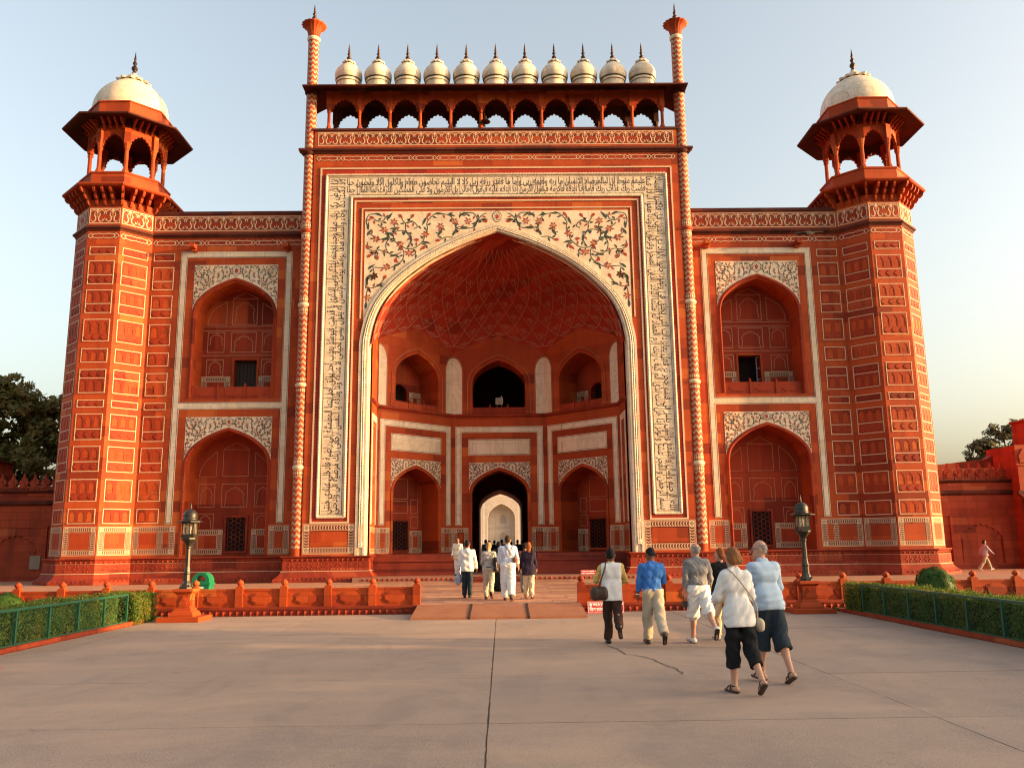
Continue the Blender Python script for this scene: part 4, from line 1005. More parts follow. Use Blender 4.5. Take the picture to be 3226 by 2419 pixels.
    mb = MB(); mb.lathe([(.70, 26.08), (.76, 26.18), (.52, 26.26), (.40, 26.40), (.22, 26.60), (.12, 26.75), (0, 26.78)], 0, 0, 48, 0, rf=lambda a, z: 1 + (.22*abs(math.sin(6*a)) if z < 26.3 else 0)); mb.build('lotus_cap', 'marble_dome', kio, C, smooth=False)
    mb = MB(); mb.lathe([(.05, 26.74), (.12, 26.80), (.06, 26.86), (.15, 26.98), (.165, 27.05), (.13, 27.14), (.05, 27.22), (.11, 27.32), (.115, 27.38), (.05, 27.47), (.05, 27.53), (.075, 27.58), (.055, 27.64), (.0, 28.10)], 0, 0, 12); mb.build('finial', 'copper', kio, C, smooth=True)
    return tow, kio
TL, KL = tower_unit(); copy_tree(TL, MIRX); copy_tree(KL, MIRX)

# ---- arcade with small domes on top of the portal
mb = MB(); mb.box(-9.25, 9.25, .10, 2.3, 22.46, 22.58)
arc = mb.build('roof_arcade', 'sandstone', GATE, PF)
mb = MB(); mb.lathe([(.16, 22.58), (.16, 22.62), (.13, 22.74), (.085, 22.86), (.08, 23.52), (.12, 23.60), (.10, 23.66), (.14, 23.80)], 0, 0, 8); mb.box(-.13, .13, -.12, .12, 23.80, 24.75); pd = None
BS = 17.06/11
for yy in (.30, 1.95):
    for i in range(12):
        F = PF @ Matrix.Translation((-8.53 + BS*i, yy, 0))
        if pd is None: pd = mb.build('pillar', 'sandstone', arc, F).data
        else:
            o = link('pillar', pd, arc, F)
            if yy > 1: o.material_slots[0].link = 'OBJECT'; o.material_slots[0].material = MATS['shaded_stone']
ad = None
for yy in (.30, 1.95):
    for i in range(11):
        F = PF @ Matrix.Translation((-8.53 + BS*(i+.5), yy, 0))
        if ad is None:
            b = MB(); cv = cusped(0, BS*.40, 23.62, .72, 9, .10, 5)
            for q in (-.05, .05): arch_plate(b, -BS/2, BS/2, 23.62, 24.75, 0, BS*.4, 23.62, cv, q, .05 if q < 0 else None, 0 if q < 0 else 1, 0, sill=False)
            ad = b.build('cusped_arch', ['sandstone', 'shaded_stone'], arc, F).data
        else:
            o = link('cusped_arch', ad, arc, F)
            if yy > 1: o.material_slots[0].link = 'OBJECT'; o.material_slots[0].material = MATS['shaded_stone']
mb = MB(); mb.box(-8.75, 8.75, .15, 2.15, 24.70, 25.0); mb.box(-8.7, 8.7, .5, 2.0, 25.0, 25.14); mb.build('roof_slab', 'shaded_stone', arc, PF)
mb = MB(); sweep_plan(mb, [(8.75, 2.15), (8.75, .15), (-8.75, .15), (-8.75, 2.15)], [(-.05, 24.84), (.35, 24.76), (.92, 24.44), (.94, 24.46), (.94, 24.52), (.35, 24.86), (-.05, 25.02)])
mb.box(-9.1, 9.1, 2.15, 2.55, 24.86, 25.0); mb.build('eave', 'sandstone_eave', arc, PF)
DP = catmull([(.60, 25.10), (.60, 25.62), (.645, 25.64), (.645, 25.70), (.63, 25.74), (.705, 25.93), (.72, 26.10), (.685, 26.30), (.55, 26.52), (.36, 26.70), (.20, 26.83)], 3)
mb = MB(); mb.lathe(DP, 0, 0, 28, 0)
mb.lathe([(.28, 26.80), (.32, 26.86), (.20, 26.93), (.10, 27.06), (0, 27.1)], 0, 0, 32, 0, rf=lambda a, z: 1 + (.18*abs(math.sin(4*a)) if z < 26.9 else 0))
mb.lathe([(.650, 25.775), (.676, 25.80), (.690, 25.83), (.665, 25.84)], 0, 0, 28, 1)
dd = None; fm = MB(); fm.lathe([(.03, 27.05), (.11, 27.12), (.125, 27.18), (.04, 27.28), (.09, 27.36), (.095, 27.41), (.035, 27.48), (.065, 27.54), (.07, 27.58), (.03, 27.63), (.055, 27.68), (.0, 28.02)], 0, 0, 10); fd = None
for i in range(11):
    F = PF @ Matrix.Translation((-7.755 + 1.551*i, 1.2, 0))
    if dd is None: dd = mb.build('small_dome', ['marble_dome', 'green_inlay'], arc, F, smooth=True).data; fd = fm.build('finial', 'copper', arc, F, smooth=True).data
    else: link('small_dome', dd, arc, F); link('finial', fd, arc, F)
lampm = MB(); lampm.lathe([(.02, .34), (.06, .32), (.10, .2), (.2, .08), (.27, .0), (.24, .01), (.12, .12), (0, .16)], 0, 0, 14); lampm.tube([(0, 0, .3), (-.05, .1, .55), (-.25, .2, .62)], .02, 5)
tag(lampm.build('hanging_lamp', 'bronze_dark', None, TR(-.55, 40.0, 22.85)), 'black bell-shaped lamp hanging in the rooftop arcade below the small domes', 'lamp')

# ---- main block behind: roof, sides, hall and back portal
mb = MB()
mb.box(-20.5, 20.5, 42.55, 72, 18.2, 18.45)
for s in (-1, 1):
    mb.quad((s*20.9, 43, .2), (s*20.9, 72, .2), (s*20.9, 72, 18.3), (s*20.9, 43, 18.3))
    mb.quad((s*9.37, 47.8, .2), (s*9.37, 66, .2), (s*9.37, 66, 18.3), (s*9.37, 47.8, 18.3))
    mb.quad((s*20.9, 72, .2), (s*1.7, 72, .2), (s*1.7, 72, 18.3), (s*20.9, 72, 18.3))
    mb.quad((s*1.7, 66, .2), (s*1.7, 72, .2), (s*1.7, 72, 6.3), (s*1.7, 66, 6.3)); mb.quad((s*9.37, 66, .2), (s*1.7, 66, .2), (s*1.7, 66, 18.3), (s*9.37, 66, 18.3))
    mb.quad((s*9.37, 47.78, .2), (s*1.8, 47.78, .2), (s*1.8, 47.78, 18.3), (s*9.37, 47.78, 18.3))
mb.quad((-1.8, 47.78, 6.4), (1.8, 47.78, 6.4), (1.8, 47.78, 9.0), (-1.8, 47.78, 9.0)); mb.quad((-1.8, 47.78, 12.2), (1.8, 47.78, 12.2), (1.8, 47.78, 18.3), (-1.8, 47.78, 18.3))
arch_plate(mb, -1.7, 1.7, .2, 18.3, 0, 1.68, .2, arch(.0, 1.66, 4.55, 1.38), 66, 72)
mb.box(-9.4, 9.4, 46.3, 72, -.05, .40)
main = mb.build('main_block', 'vault_stone', GATE)

# ---- half-octagon recess of the portal
OA = 6.107; OH = OA*math.tan(PI/8)
def recess_wall(M, kind, sd=0):
    mb = MB(); low = arch(0, 1.52, 4.42, 1.32); up = arch(0, 1.46, 10.45, 1.37)
    if kind == 'side':
        xa, xb = (.45, OH) if sd < 0 else (-OH, -.45)
        mb.quad((xa, 0, .4), (xb, 0, .4), (xb, 0, 13.4), (xa, 0, 13.4)); w = mb.build('recess_wall', 'sandstone', GATE, M)
    else:
        arch_plate(mb, -OH, OH, .40, 8.62, 0, 1.52, .40 if kind == 'mid' else 1.36, low, 0, 1.65 if kind == 'mid' else 1.35)
        arch_plate(mb, -OH, OH, 8.62, 13.4, 0, 1.46, 8.78, up, 0, 1.6 if kind == 'mid' else 1.5)
        w = mb.build('recess_wall', 'sandstone', GATE, M)
    ca, cb = (OH, -OH) if kind != 'side' else (xb, xa)
    mb = MB(); sweep_plan(mb, [(ca, 0), (cb, 0)], [(-.05, 8.60), (.05, 8.62), (.13, 8.70), (.13, 8.77), (.03, 8.80), (-.05, 8.80)]); mb.build('cornice', 'sandstone_plinth', w, M)
    if kind == 'side':
        mb = MB(); Y = -.02; o = lambda v: -sd*v
        for (a, b, c, d) in ((2.05, 2.38, 2.8, 8.11), (.60, .93, 2.8, 8.11), (.93, 2.05, 7.78, 8.11)): mb.box(*sorted((o(a), o(b))), Y, .02, c, d)
        mb.build('marble_frame', 'marble', w, M)
        mb = MB()
        for z0, z1 in ((2.95, 4.5), (4.6, 5.2), (5.3, 7.6)): mb.rect_line(*sorted((o(1.05), o(1.92))), z0, z1, .03, -.006)
        mb.build('panel_inlay', 'pale_line', w, M)
        border_panel('dado_panel', w, M, *sorted((o(.62), o(2.42))), 1.48, 2.62, .18)
        return w
    mb = MB(); Y = -.022
    for (a, b, c, d) in ((-2.38, -2.05, 2.8, 8.11), (2.05, 2.38, 2.8, 8.11), (-2.05, 2.05, 7.78, 8.11)): mb.box(a, b, Y, .02, c, d)
    mb.build('marble_frame', 'marble', w, M); mb = MB(); mb.box(-1.68, 1.68, Y, .02, 6.55, 7.42); mb.build('marble_panel', 'marble', w, M)
    mb = MB(); Y = -.026
    mb.stroke([(-2.34, 2.84), (-2.34, 8.07), (2.34, 8.07), (2.34, 2.84)], .022, Y); mb.stroke([(-2.09, 2.84), (-2.09, 7.82), (2.09, 7.82), (2.09, 2.84)], .022, Y); mb.rect_line(-1.65, 1.65, 6.58, 7.39, .022, Y)
    for s in (-1, 1): mb.stroke([(s*2.34, 2.84), (s*2.09, 2.84)], .022, Y)
    mb.build('frame_outline', 'black_inlay', w, M)
    spandrel('spandrel', w, M, 1.65, 6.15, 1.67, 4.48, 1.42, .36, .026, -.012)
    for (ww, zs, rr, zb, iw) in ((1.66, 4.44, 1.44, 1.4, 1.50), (1.70, 10.45, 1.62, 8.82, 1.45)):
        o_ = [(-ww, zb)] + arch(0, ww, zs, rr) + [(ww, zb)]; i_ = [(-iw, zb)] + arch(0, iw, zs, rr-.14 if ww < 1.68 else 1.36) + [(iw, zb)]
        mb = MB(); L = [[(o[0], .01, o[1]), (o[0], -.06, o[1]), ((o[0]*.7+i[0]*.3), -.06, (o[1]*.7+i[1]*.3)), ((o[0]+i[0])/2, -.02, (o[1]+i[1])/2), (i[0], -.02, i[1]), (i[0], .1, i[1])] for o, i in zip(o_, i_)]
        for A, B in zip(L, L[1:]):
            for k in range(5): mb.quad(A[k], A[k+1], B[k+1], B[k])
        mb.build('arch_moulding', 'sandstone', w, M)
    mb = MB(); mb.stroke([(-1.72, 8.85)] + arch(0, 1.72, 10.45, 1.66) + [(1.72, 8.85)], .02, -.064); mb.build('panel_inlay', 'pale_line', w, M)
    for s in (-1, 1):
        a, b = sorted((s*2.47, s*1.74)); border_panel('dado_panel', w, M, a, b, 1.48, 2.62, .17)
        mb = MB(); hw = .50    # curved-top marble panel that wraps the corner of the recess
        pts = [(s*OH, 8.82)] + [(s*(OH - hw*math.sin(t)), 11.2 + .74*math.cos(t)) for t in [PI/2*k/10 for k in range(11)]]
        pts = [(s*OH, 8.82), (s*(OH-hw), 8.82)] + [(s*(OH - hw*math.cos(t)), 11.15 + .80*math.sin(t)) for t in [PI/2*k/10 for k in range(11)]]
        mb.add([(x, -.018, z) for x, z in pts], [tuple(range(len(pts)))]); mb.build('marble_panel', 'marble', w, M)
        mb = MB(); mb.stroke([(s*(OH-hw-.05), 8.82)] + [(s*(OH - (hw+.05)*math.cos(t)), 11.15 + .88*math.sin(t)) for t in [PI/2*k/10 for k in range(11)]], .02, -.012); mb.build('panel_inlay', 'pale_line', w, M)
    niche_balustrade(w, M, -1.46, 1.46, 8.80, 9.17, .05, 3)
    if kind == 'diag':
        mb = MB(); mb.quad((-1.52, 1.34, 1.3), (1.52, 1.34, 1.3), (1.52, 1.34, 4.42), (-1.52, 1.34, 4.42))
        for a, b in zip(low, low[1:]): mb.quad((a[0], 1.34, 4.42), (b[0], 1.34, 4.42), (b[0], 1.34, b[1]), (a[0], 1.34, a[1]))
        mb.build('niche_back', 'sandstone_panel', w, M); mb = MB()
        cvd = arch(0, .48, 9.95, .42)
        arch_plate(mb, -1.46, 1.46, 8.7, 10.45, 0, .48, 9.0, cvd, 1.48, 1.9)
        for a, b in zip(up, up[1:]): mb.quad((a[0], 1.48, 10.45), (b[0], 1.48, 10.45), (b[0], 1.48, b[1]), (a[0], 1.48, a[1]))
        mb.build('niche_back', 'sandstone_panel', w, M)
        mb = MB(); mb.quad((-.6, 1.88, 8.9), (.6, 1.88, 8.9), (.6, 1.88, 10.5), (-.6, 1.88, 10.5)); mb.build('dark_opening', 'dark_void', w, M)
        border_panel('niche_dado', w, M, .70, 1.42, 8.95, 9.95, .16, 1.46); border_panel('niche_dado', w, M, -1.42, -.70, 8.95, 9.95, .16, 1.46)
        hex_lattice('pierced_screen', w, M, -.62, .46, 1.55, 3.05, 1.26, .12)
        line_panels(w, M, [('r', -.66, .52, 3.45, 4.1), ('r', -.66, .52, 4.2, 5.25), ('r', .72, 1.2, 3.45, 4.2), ('r', .72, 1.2, 2.7, 3.3), ('r', -1.3, -.85, 3.45, 4.2), ('r', -1.3, -.85, 2.7, 3.3)], 1.333, .022)
        border_panel('niche_dado', w, M, .66, 1.44, 1.45, 2.5, .16, 1.318); border_panel('niche_dado', w, M, -1.44, -.82, 1.45, 2.5, .16, 1.318)
    return w
fr = lambda a: TR(OA*math.sin(a), 40 + OA*math.cos(a), 0, -a)
recess_wall(fr(0), 'mid')
for s in (-1, 1): recess_wall(fr(s*PI/4), 'diag'); recess_wall(fr(s*PI/2), 'side', s)
# vault
def oct_r(th):
    ph = (th + PI/8) % (PI/4) - PI/8; return OA/math.cos(ph)
def spring(th):
    t = th if th <= PI/2 else PI - th
    if t < PI/8: return 11.2 + 1.0*(t/(PI/8))**.7
    ph = ((t + PI/8) % (PI/4) - PI/8)/(PI/8)
    return 12.2 + .95*(1 - abs(ph))**.75
def vault(th, t):
    """t 0..1 from the springing to the crown"""
    k = t*(len(PROF)-1); i = min(int(k), len(PROF)-2); f = k-i
    x = PROF[i][0] + f*(PROF[i+1][0]-PROF[i][0]); h = PROF[i][1] + f*(PROF[i+1][1]-PROF[i][1])
    R = oct_r(th); R = R + (OA*.995 - R)*min(1, t*2.2); zs = spring(th)
    return Vector((R*x*math.cos(th), 40 + R*x*math.sin(th), zs + (16.95-zs)*h))
mb = MB(); NA, NB = 96, 26
vs = [tuple(vault(PI*i/NA, j/NB)) for i in range(NA+1) for j in range(NB+1)]
mb.add(vs, [(i*(NB+1)+j, (i+1)*(NB+1)+j, (i+1)*(NB+1)+j+1, i*(NB+1)+j+1) for i in range(NA) for j in range(NB)])
vlt = mb.build('vault', 'vault_stone', GATE, smooth=True)
mb = MB(); cc = Vector((0, 40, 13))
def vline(p, q, r=.016):
    n = max(2, int(8*max(abs(p[0]-q[0])/.3, abs(p[1]-q[1])/.12))); pts = []
    for k in range(n+1):
        v = vault(p[0] + (q[0]-p[0])*k/n, p[1] + (q[1]-p[1])*k/n); pts.append(v + (cc - v).normalized()*.012)
    mb.tube(pts, r, 4, 0, caps=False)
NS = 20
rows_t = [0.02, .12, .23, .345, .46, .57, .68, .78, .88]
for j in range(len(rows_t)-1):
    t0, t1 = rows_t[j], rows_t[j+1]; tm = (t0+t1)/2; off = (j % 2)*.5
    for i in range(NS+1):
        a0 = PI*(i + off)/NS; a1 = PI*(i + off + .5)/NS; am = PI*(i + off - .5)/NS
        if not (0.01 < a0 < PI-.01): continue
        for aa in (a1, am):
            if 0.0 <= aa <= PI: vline((a0, t0), (aa, t1))
        if j < 6:   # smaller net inside each kite
            for f in (.33, .66):
                for s_, aa in ((1, a1), (-1, am)):
                    pa = (a0 + (aa-a0)*f, t0 + (t1-t0)*f); pb = (a0 - (aa-a0)*(1-f) + 0, t1 + (t1-t0)*(.0))
                    pb = (a0 + (am-a0 if aa == a1 else a1-a0)*(f*.55), t0 + (t1-t0)*(1-.15*f))
                    if 0.01 < pa[0] < PI-.01 and 0.01 < pb[0] < PI-.01: vline(pa, pb, .011)
            pc = (a0, t0 + (t1-t0)*.62)
            vline((a0, t0), pc, .009)
            for aa in (a1, am):
                q = (a0 + (aa-a0)*.75, t0 + (t1-t0)*.78)
                if 0.01 < q[0] < PI-.01: vline(pc, q, .009)
vl = mb.build('net_lines', 'net_line', vlt); 
# recess floor: low step, benches along the walls, central step
mb = MB(); mb.box(-6.6, 6.6, 38.95, 47.0, TZ-.03, .40); recess_floor = mb.build('platform', 'paving_stone_b', GATE)
for s in (-1, 1):
    mb = MB(); a, b = sorted((s*1.75, s*6.12)); mb.box(a, b, 40.9, 47.2, .40, 1.12); mb.box(a, b, 41.25, 47.2, 1.12, 1.37); mb.box(a, b, 40.86, 40.9, .40, .52); mb.box(a, b, 40.84, 40.9, 1.04, 1.10)
    mb.build('wall_bench', 'sandstone_dark', recess_floor)
mb = MB(); k = -6.1
while k < 6.2:
    if abs(k) > 1.2: mb.add([(k-.09, 38.94, .30), (k, 38.94, .36), (k+.09, 38.94, .30), (k, 38.94, .23), (k, 38.90, .30)], [(0, 1, 4), (1, 2, 4), (2, 3, 4), (3, 0, 4)])
    k += .22
o = mb.build('frieze_buds', 'sandstone_plinth', recess_floor); o['kind'] = 'stuff'
mb = MB(); mb.box(-1.16, 1.16, 37.4, 38.95, TZ-.02, .31); mb.box(-1.22, 1.22, 37.36, 38.95, .31, .345); mb.box(-1.1, 1.1, 38.3, 38.95, .345, .405); mb.build('stair_block', 'sandstone_dark', recess_floor)
mb = MB(); mb.box(-.20, .20, -.06, .10, 0, .36); mb.box(-.16, .16, -.075, -.06, .04, .32, 1); mb.tube([(-.12, .02, 0), (-.12, .02, -.16)], .015, 5); mb.tube([(.12, .02, 0), (.12, .02, -.16)], .015, 5); mb.tube([(.12, .02, .36), (.12, .02, .48)], .03, 5)
tag(mb.build('floodlight', ['grey_metal', 'plaque'], None, TR(0.02, 46.12, 9.33)), 'small grey floodlight on the balcony of the dark upper central opening', 'floodlight')
# ------------------------------------------------------------------ balustrade along the terrace edge
PS = 1.19
def baluster_run(side, label):
    X0 = side*2.22; n = 13
    root = empty('balustrade', TR(X0, 23.65, TZ), label=label, category='balustrade', group='carved balustrades along the terrace edge')
    mb = MB(); a, b = sorted((X0 - side*.12, X0 + side*(PS*n + .2))); mb.box(a, b, 23.40, 23.85, -.09, .16); mb.box(a, b, 23.37, 23.85, .16, .225); kerb = mb.build('kerb', 'sandstone_plinth', root)
    mb = MB(); k = a + .12
    while k < b:
        mb.add([(k-.075, 23.395, .08), (k, 23.395, .14), (k+.075, 23.395, .08), (k, 23.395, -.02), (k, 23.35, .08)], [(0, 1, 4), (1, 2, 4), (2, 3, 4), (3, 0, 4)]); k += .18
    o = mb.build('frieze_buds', 'sandstone_plinth', kerb); o['kind'] = 'stuff'
    pm = MB(); pm.box(-.10, .10, -.10, .10, 0, .52); pm.box(-.075, .075, -.075, .075, .52, .555); pm.lathe([(.0, .0), (.05, .005), (.055, .03), (.09, .06), (.095, .09), (.08, .125), (.05, .15), (.015, .17), (0, .185)], 0, 0, 12, 0, zo=.545); pd = None
    for i in range(n+1):
        M = TR(X0 + side*PS*i, 23.65, .225)
        if pd is None: pd = pm.build('post', 'sandstone', root, M).data
        else: link('post', pd, root, M)
    q = MB(); w = PS - .20; q.box(-w/2, w/2, -.04, .04, 0, .42); q.box(-w/2, w/2, -.055, .055, .42, .475)
    def lobed(cx, cz, rx, rz, n=8, amp=.11): return [(cx + rx*math.cos(t)*(1 - amp*abs(math.cos(n/2*t))), cz + rz*math.sin(t)*(1 - amp*abs(math.cos(n/2*t)))) for t in [2*PI*k/40 for k in range(40)]]
    q.prism_y(lobed(0, .21, .33, .175), -.062, -.04); q.prism_y(lobed(0, .21, .28, .13), -.075, -.062)
    for s in (-1, 1):
        half = [(s*(w/2) - s*x, z) for x, z in ((0, .04), (.05, .07), (.10, .10), (.10, .15), (.15, .18), (.16, .21), (.15, .24), (.10, .27), (.10, .32), (.05, .35), (0, .38))]
        q.prism_y(half, -.062, -.04)
    q2 = None
    for i in range(n):
        M = TR(X0 + side*PS*(i+.5), 23.65, .225)
        if q2 is None: q2 = q.build('panel', 'sandstone', root, M).data
        else: link('panel', q2, root, M)
    return root
baluster_run(-1, 'low carved red stone balustrade with ball-topped posts left of the ramp')
baluster_run(1, 'low carved red stone balustrade with ball-topped posts right of the ramp')

# ------------------------------------------------------------------ ramp
rp = empty('ramp', TR(0, 22.5, 0), label='low brown ramp of three broad boards leading up to the terrace', category='ramp')
for i in range(3):
    x0 = -2.20 + i*1.467 + .03; x1 = x0 + 1.467 - .06; b = MB()
    b.add([(x0, 21.55, .0), (x1, 21.55, .0), (x1, 21.55, .055), (x0, 21.55, .055), (x0, 23.42, .20), (x1, 23.42, .20), (x1, 23.42, .24), (x0, 23.42, .24)], [(0, 1, 2, 3), (3, 2, 6, 7), (0, 3, 7, 4), (1, 5, 6, 2), (4, 7, 6, 5)])
    b.build('board', 'ramp_board', rp)
for i in (1, 2):
    x = -2.20 + i*1.467; b = MB(); b.add([(x-.028, 21.54, 0), (x+.028, 21.54, 0), (x+.028, 21.54, .066), (x-.028, 21.54, .066), (x-.028, 23.43, .2), (x+.028, 23.43, .2), (x+.028, 23.43, .252), (x-.028, 23.43, .252)], [(0, 1, 2, 3), (3, 2, 6, 7), (0, 3, 7, 4), (1, 5, 6, 2)]); b.build('batten', 'dark_wood', rp)
b = MB()
for x in (-2.17, -.70, .72, 2.13): b.add([(x, 21.57, -.01), (x+.04, 21.57, -.01), (x+.04, 23.4, -.01), (x, 23.4, -.01), (x, 23.4, .2), (x+.04, 23.4, .2)], [(0, 3, 4), (1, 2, 5), (0, 1, 5, 4), (2, 3, 4, 5)])
b.build('bearer', 'ramp_board', rp)

# ------------------------------------------------------------------ lamps on pedestals
def lamp_post(x, label):
    L = empty('lamp_post', TR(x, 22.25, 0), label=label, category='lamp post', group='bronze lamp posts on red stone pedestals')
    M = TR(x, 22.25, 0)
    b = MB(); b.box(-.52, .52, -.52, .52, -.02, .115); b.build('step', 'sandstone', L, M)
    b = MB(); sq = lambda h: [(-h, -h), (h, -h), (h, h), (-h, h)]
    for (h0, z0), (h1, z1) in zip([(.30, .115), (.30, .16), (.265, .22), (.215, .27), (.21, .30), (.175, .33), (.165, .60), (.18, .66), (.225, .70), (.255, .72), (.255, .77)], [(.30, .16), (.265, .22), (.215, .27), (.21, .30), (.175, .33), (.165, .60), (.18, .66), (.225, .70), (.255, .72), (.255, .77), (.24, .79)]): b.prism_z(sq(h0), z0, z1, 0, sq(h1), caps=False)
    b.add([(-.24, -.24, .79), (.24, -.24, .79), (.24, .24, .79), (-.24, .24, .79)], [(0, 1, 2, 3)])
    for r in range(4):      # pointed relief panel on each side of the pedestal
        c_, s_ = round(math.cos(r*PI/2)), round(math.sin(r*PI/2))
        pts = [(-.12, .33), (.12, .33), (.14, .42), (.11, .50), (.05, .57), (0, .62), (-.05, .57), (-.11, .50), (-.14, .42)]
        for dd, k in ((-.185, 1.0), (-.197, .72)):
            P = [(x_*k, .46 + (z_-.46)*k) for x_, z_ in pts]; n = len(P)
            vs = [(x_*c_ - dd*s_, x_*s_ + dd*c_, z_) for x_, z_ in P] + [(x_*c_ + .15*s_, x_*s_ - .15*c_, z_) for x_, z_ in P]
            b.add(vs, [tuple(range(n))] + [(i, (i+1) % n, n+(i+1) % n, n+i) for i in range(n)])
    b.build('pedestal', 'sandstone', L, M)
    b = MB(); b.lathe([(.17, .79), (.17, .83), (.13, .86), (.115, .92), (.085, .98), (.08, 1.14), (.095, 1.155), (.095, 1.19), (.085, 1.20), (.062, 1.34), (.056, 1.78), (.075, 1.80), (.075, 1.83), (.06, 1.85), (.085, 1.90), (.15, 1.97), (.19, 2.02), (.19, 2.06), (0, 2.06)], 0, 0, 8, 0, a0=PI/8, a1=2*PI+PI/8)
    for k in range(4):
        a = k*PI/2 + PI/4; b.lathe([(0, 0), (.03, .01), (.025, .05), (0, .07)], .14*math.cos(a), .14*math.sin(a), 6, 0, zo=.83)
    b.build('post', 'bronze_dark', L, M)
    lan = MB(); lan.box(-.165, .165, -.165, .165, 2.06, 2.10); lan.box(-.15, .15, -.15, .15, 2.10, 2.15); lan.box(-.165, .165, -.165, .165, 2.42, 2.46)
    for sx in (-1, 1):
        for sy in (-1, 1): lan.box(*sorted((sx*.15, sx*.125)), *sorted((sy*.15, sy*.125)), 2.15, 2.42)
    for k in (-.05, .05):
        for sy in (-1, 1): lan.box(k-.008, k+.008, *sorted((sy*.15, sy*.138)), 2.15, 2.42); lan.box(*sorted((sy*.15, sy*.138)), k-.008, k+.008, 2.15, 2.42)
    lo = lan.build('lantern', 'bronze_dark', L, M)
    for r in range(4):
        g = MB(); g.quad((-.125, -.136, 2.15), (.125, -.136, 2.15), (.125, -.136, 2.42), (-.125, -.136, 2.42)); g.build('pane', 'lamp_glass', lo, M @ Matrix.Rotation(r*PI/2, 4, 'Z'))
    g = MB(); g.lathe([(0, 2.15), (.03, 2.16), (.03, 2.24), (.045, 2.28), (.04, 2.34), (.0, 2.37)], 0, 0, 10); g.build('bulb', 'white_paint', lo, M, smooth=True)
    b = MB(); b.lathe([(0, 2.47), (.30, 2.455), (.325, 2.45), (.325, 2.465), (.22, 2.50), (.18, 2.51)], 0, 0, 8, 0, a0=PI/8, a1=2*PI+PI/8); b.build('eave', 'bronze_dark', L, M)
    b = MB(); b.lathe([(.18, 2.51), (.185, 2.54), (.165, 2.55), (.178, 2.60), (.172, 2.66), (.14, 2.72), (.08, 2.765), (.03, 2.785), (.015, 2.80), (.022, 2.83), (.012, 2.85), (.02, 2.88), (.008, 2.91), (0, 2.99)], 0, 0, 16); b.build('dome', 'bronze_dark', L, M, smooth=True)
    return L
lamp_post(-7.92, 'dark bronze lantern post on a red stone pedestal beside the left hedge and green bin')
lamp_post(7.88, 'dark bronze lantern post on a red stone pedestal at the end of the right hedge')

# ------------------------------------------------------------------ foliage
def leaf_mesh(name, P, N, size, mat, parent, rng, jitter=.7, aspect=.55, extra=None):
    """one rhombic leaf per point, tilted about the given normals"""
    n = len(P); r = np.random.default_rng(rng)
    d = N + r.normal(0, jitter, (n, 3)); d /= np.linalg.norm(d, axis=1)[:, None] + 1e-9
    a = r.normal(0, 1, (n, 3)); t = np.cross(d, a); t /= np.linalg.norm(t, axis=1)[:, None] + 1e-9; b = np.cross(d, t)
    s = size*r.uniform(.6, 1.4, n)[:, None]
    V = np.stack([P - t*s, P + b*s*aspect, P + t*s, P - b*s*aspect], 1).reshape(-1, 3)
    me = bpy.data.meshes.new(name); me.vertices.add(4*n); me.vertices.foreach_set('co', V.ravel())
    me.loops.add(4*n); me.loops.foreach_set('vertex_index', np.arange(4*n)); me.polygons.add(n); me.polygons.foreach_set('loop_start', np.arange(n)*4)
    try: me.polygons.foreach_set('loop_total', np.full(n, 4))
    except Exception: pass
    u = np.repeat(r.random(n), 4); uv = np.stack([u, u], 1); ul = me.uv_layers.new(name='UVMap'); ul.data.foreach_set('uv', uv.ravel())
    me.materials.append(MATS[mat]); me.update(); me.validate()
    return link(name, me, parent, WM[parent] @ Matrix.Translation((0, 0, 0)) if False else I4)
def hedge(segs, label, seed, side):
    """clipped hedge: dark twig core under a skin of small leaves"""
    x0, x1, y0, y1, z1 = segs[0]
    root = empty('hedge', TR((x0+x1)/2, (y0+y1)/2, 0), label=label, category='hedge', group='clipped hedges behind green fences')
    r = np.random.default_rng(seed); Ps = []; Ns = []; core = MB()
    for (x0, x1, y0, y1, z1) in segs:
        core.box(x0+.09, x1-.09, y0+.09, y1-.09, .02, z1-.09)
        L, Wd = y1-y0, x1-x0
        for kind, area, den in (('in', L*z1, 2600), ('out', L*z1, 300), ('top', L*Wd, 2300), ('e0', Wd*z1, 2000), ('e1', Wd*z1, 1500)):
            n = int(area*den); u = r.random(n); v = r.random(n); o = np.abs(r.normal(0, .03, n)); o = np.where(r.random(n) < .06, -r.random(n)*.07, o); h = .02*np.sin(u*L*3.1) + .018*np.sin(u*L*7.7+1) + .015*np.sin(u*L*1.3 + v*5)
            if kind in ('in', 'out'):
                xs = x1 if (kind == 'in') == (side < 0) else x0; sg = 1 if xs == x1 else -1
                P = np.stack([xs - sg*o + h, y0 + u*L, v*z1], 1); N = np.tile([sg, 0, .3], (n, 1))
            elif kind == 'top': P = np.stack([x0 + v*Wd, y0 + u*L, z1 - o + h + .03*r.random(n)], 1); N = np.tile([0, 0, 1.0], (n, 1))
            else:
                ys = y0 if kind == 'e0' else y1; P = np.stack([x0 + u*Wd, np.full(n, ys) + o*(1 if kind == 'e0' else -1), v*z1], 1); N = np.tile([0, -1.0 if kind == 'e0' else 1.0, .2], (n, 1))
            Ps.append(P); Ns.append(N)
    co = core.build('twig_core', 'hedge_core', root)
    P, N = np.concatenate(Ps), np.concatenate(Ns).astype(float)
    leaf_mesh('leaf_skin', P, N, .023, 'hedge_leaf', root, seed)['kind'] = 'stuff'
hedge([(-9.75, -8.95, 4.0, 20.75, .71), (-9.6, -8.75, 21.15, 22.6, .69)], 'low clipped hedge behind a green wire fence along the left of the plaza', 11, -1)
hedge([(8.95, 9.70, 3.0, 21.35, .70), (8.80, 9.6, 21.35, 22.3, .69)], 'low clipped hedge behind a green wire fence along the right of the plaza', 12, 1)
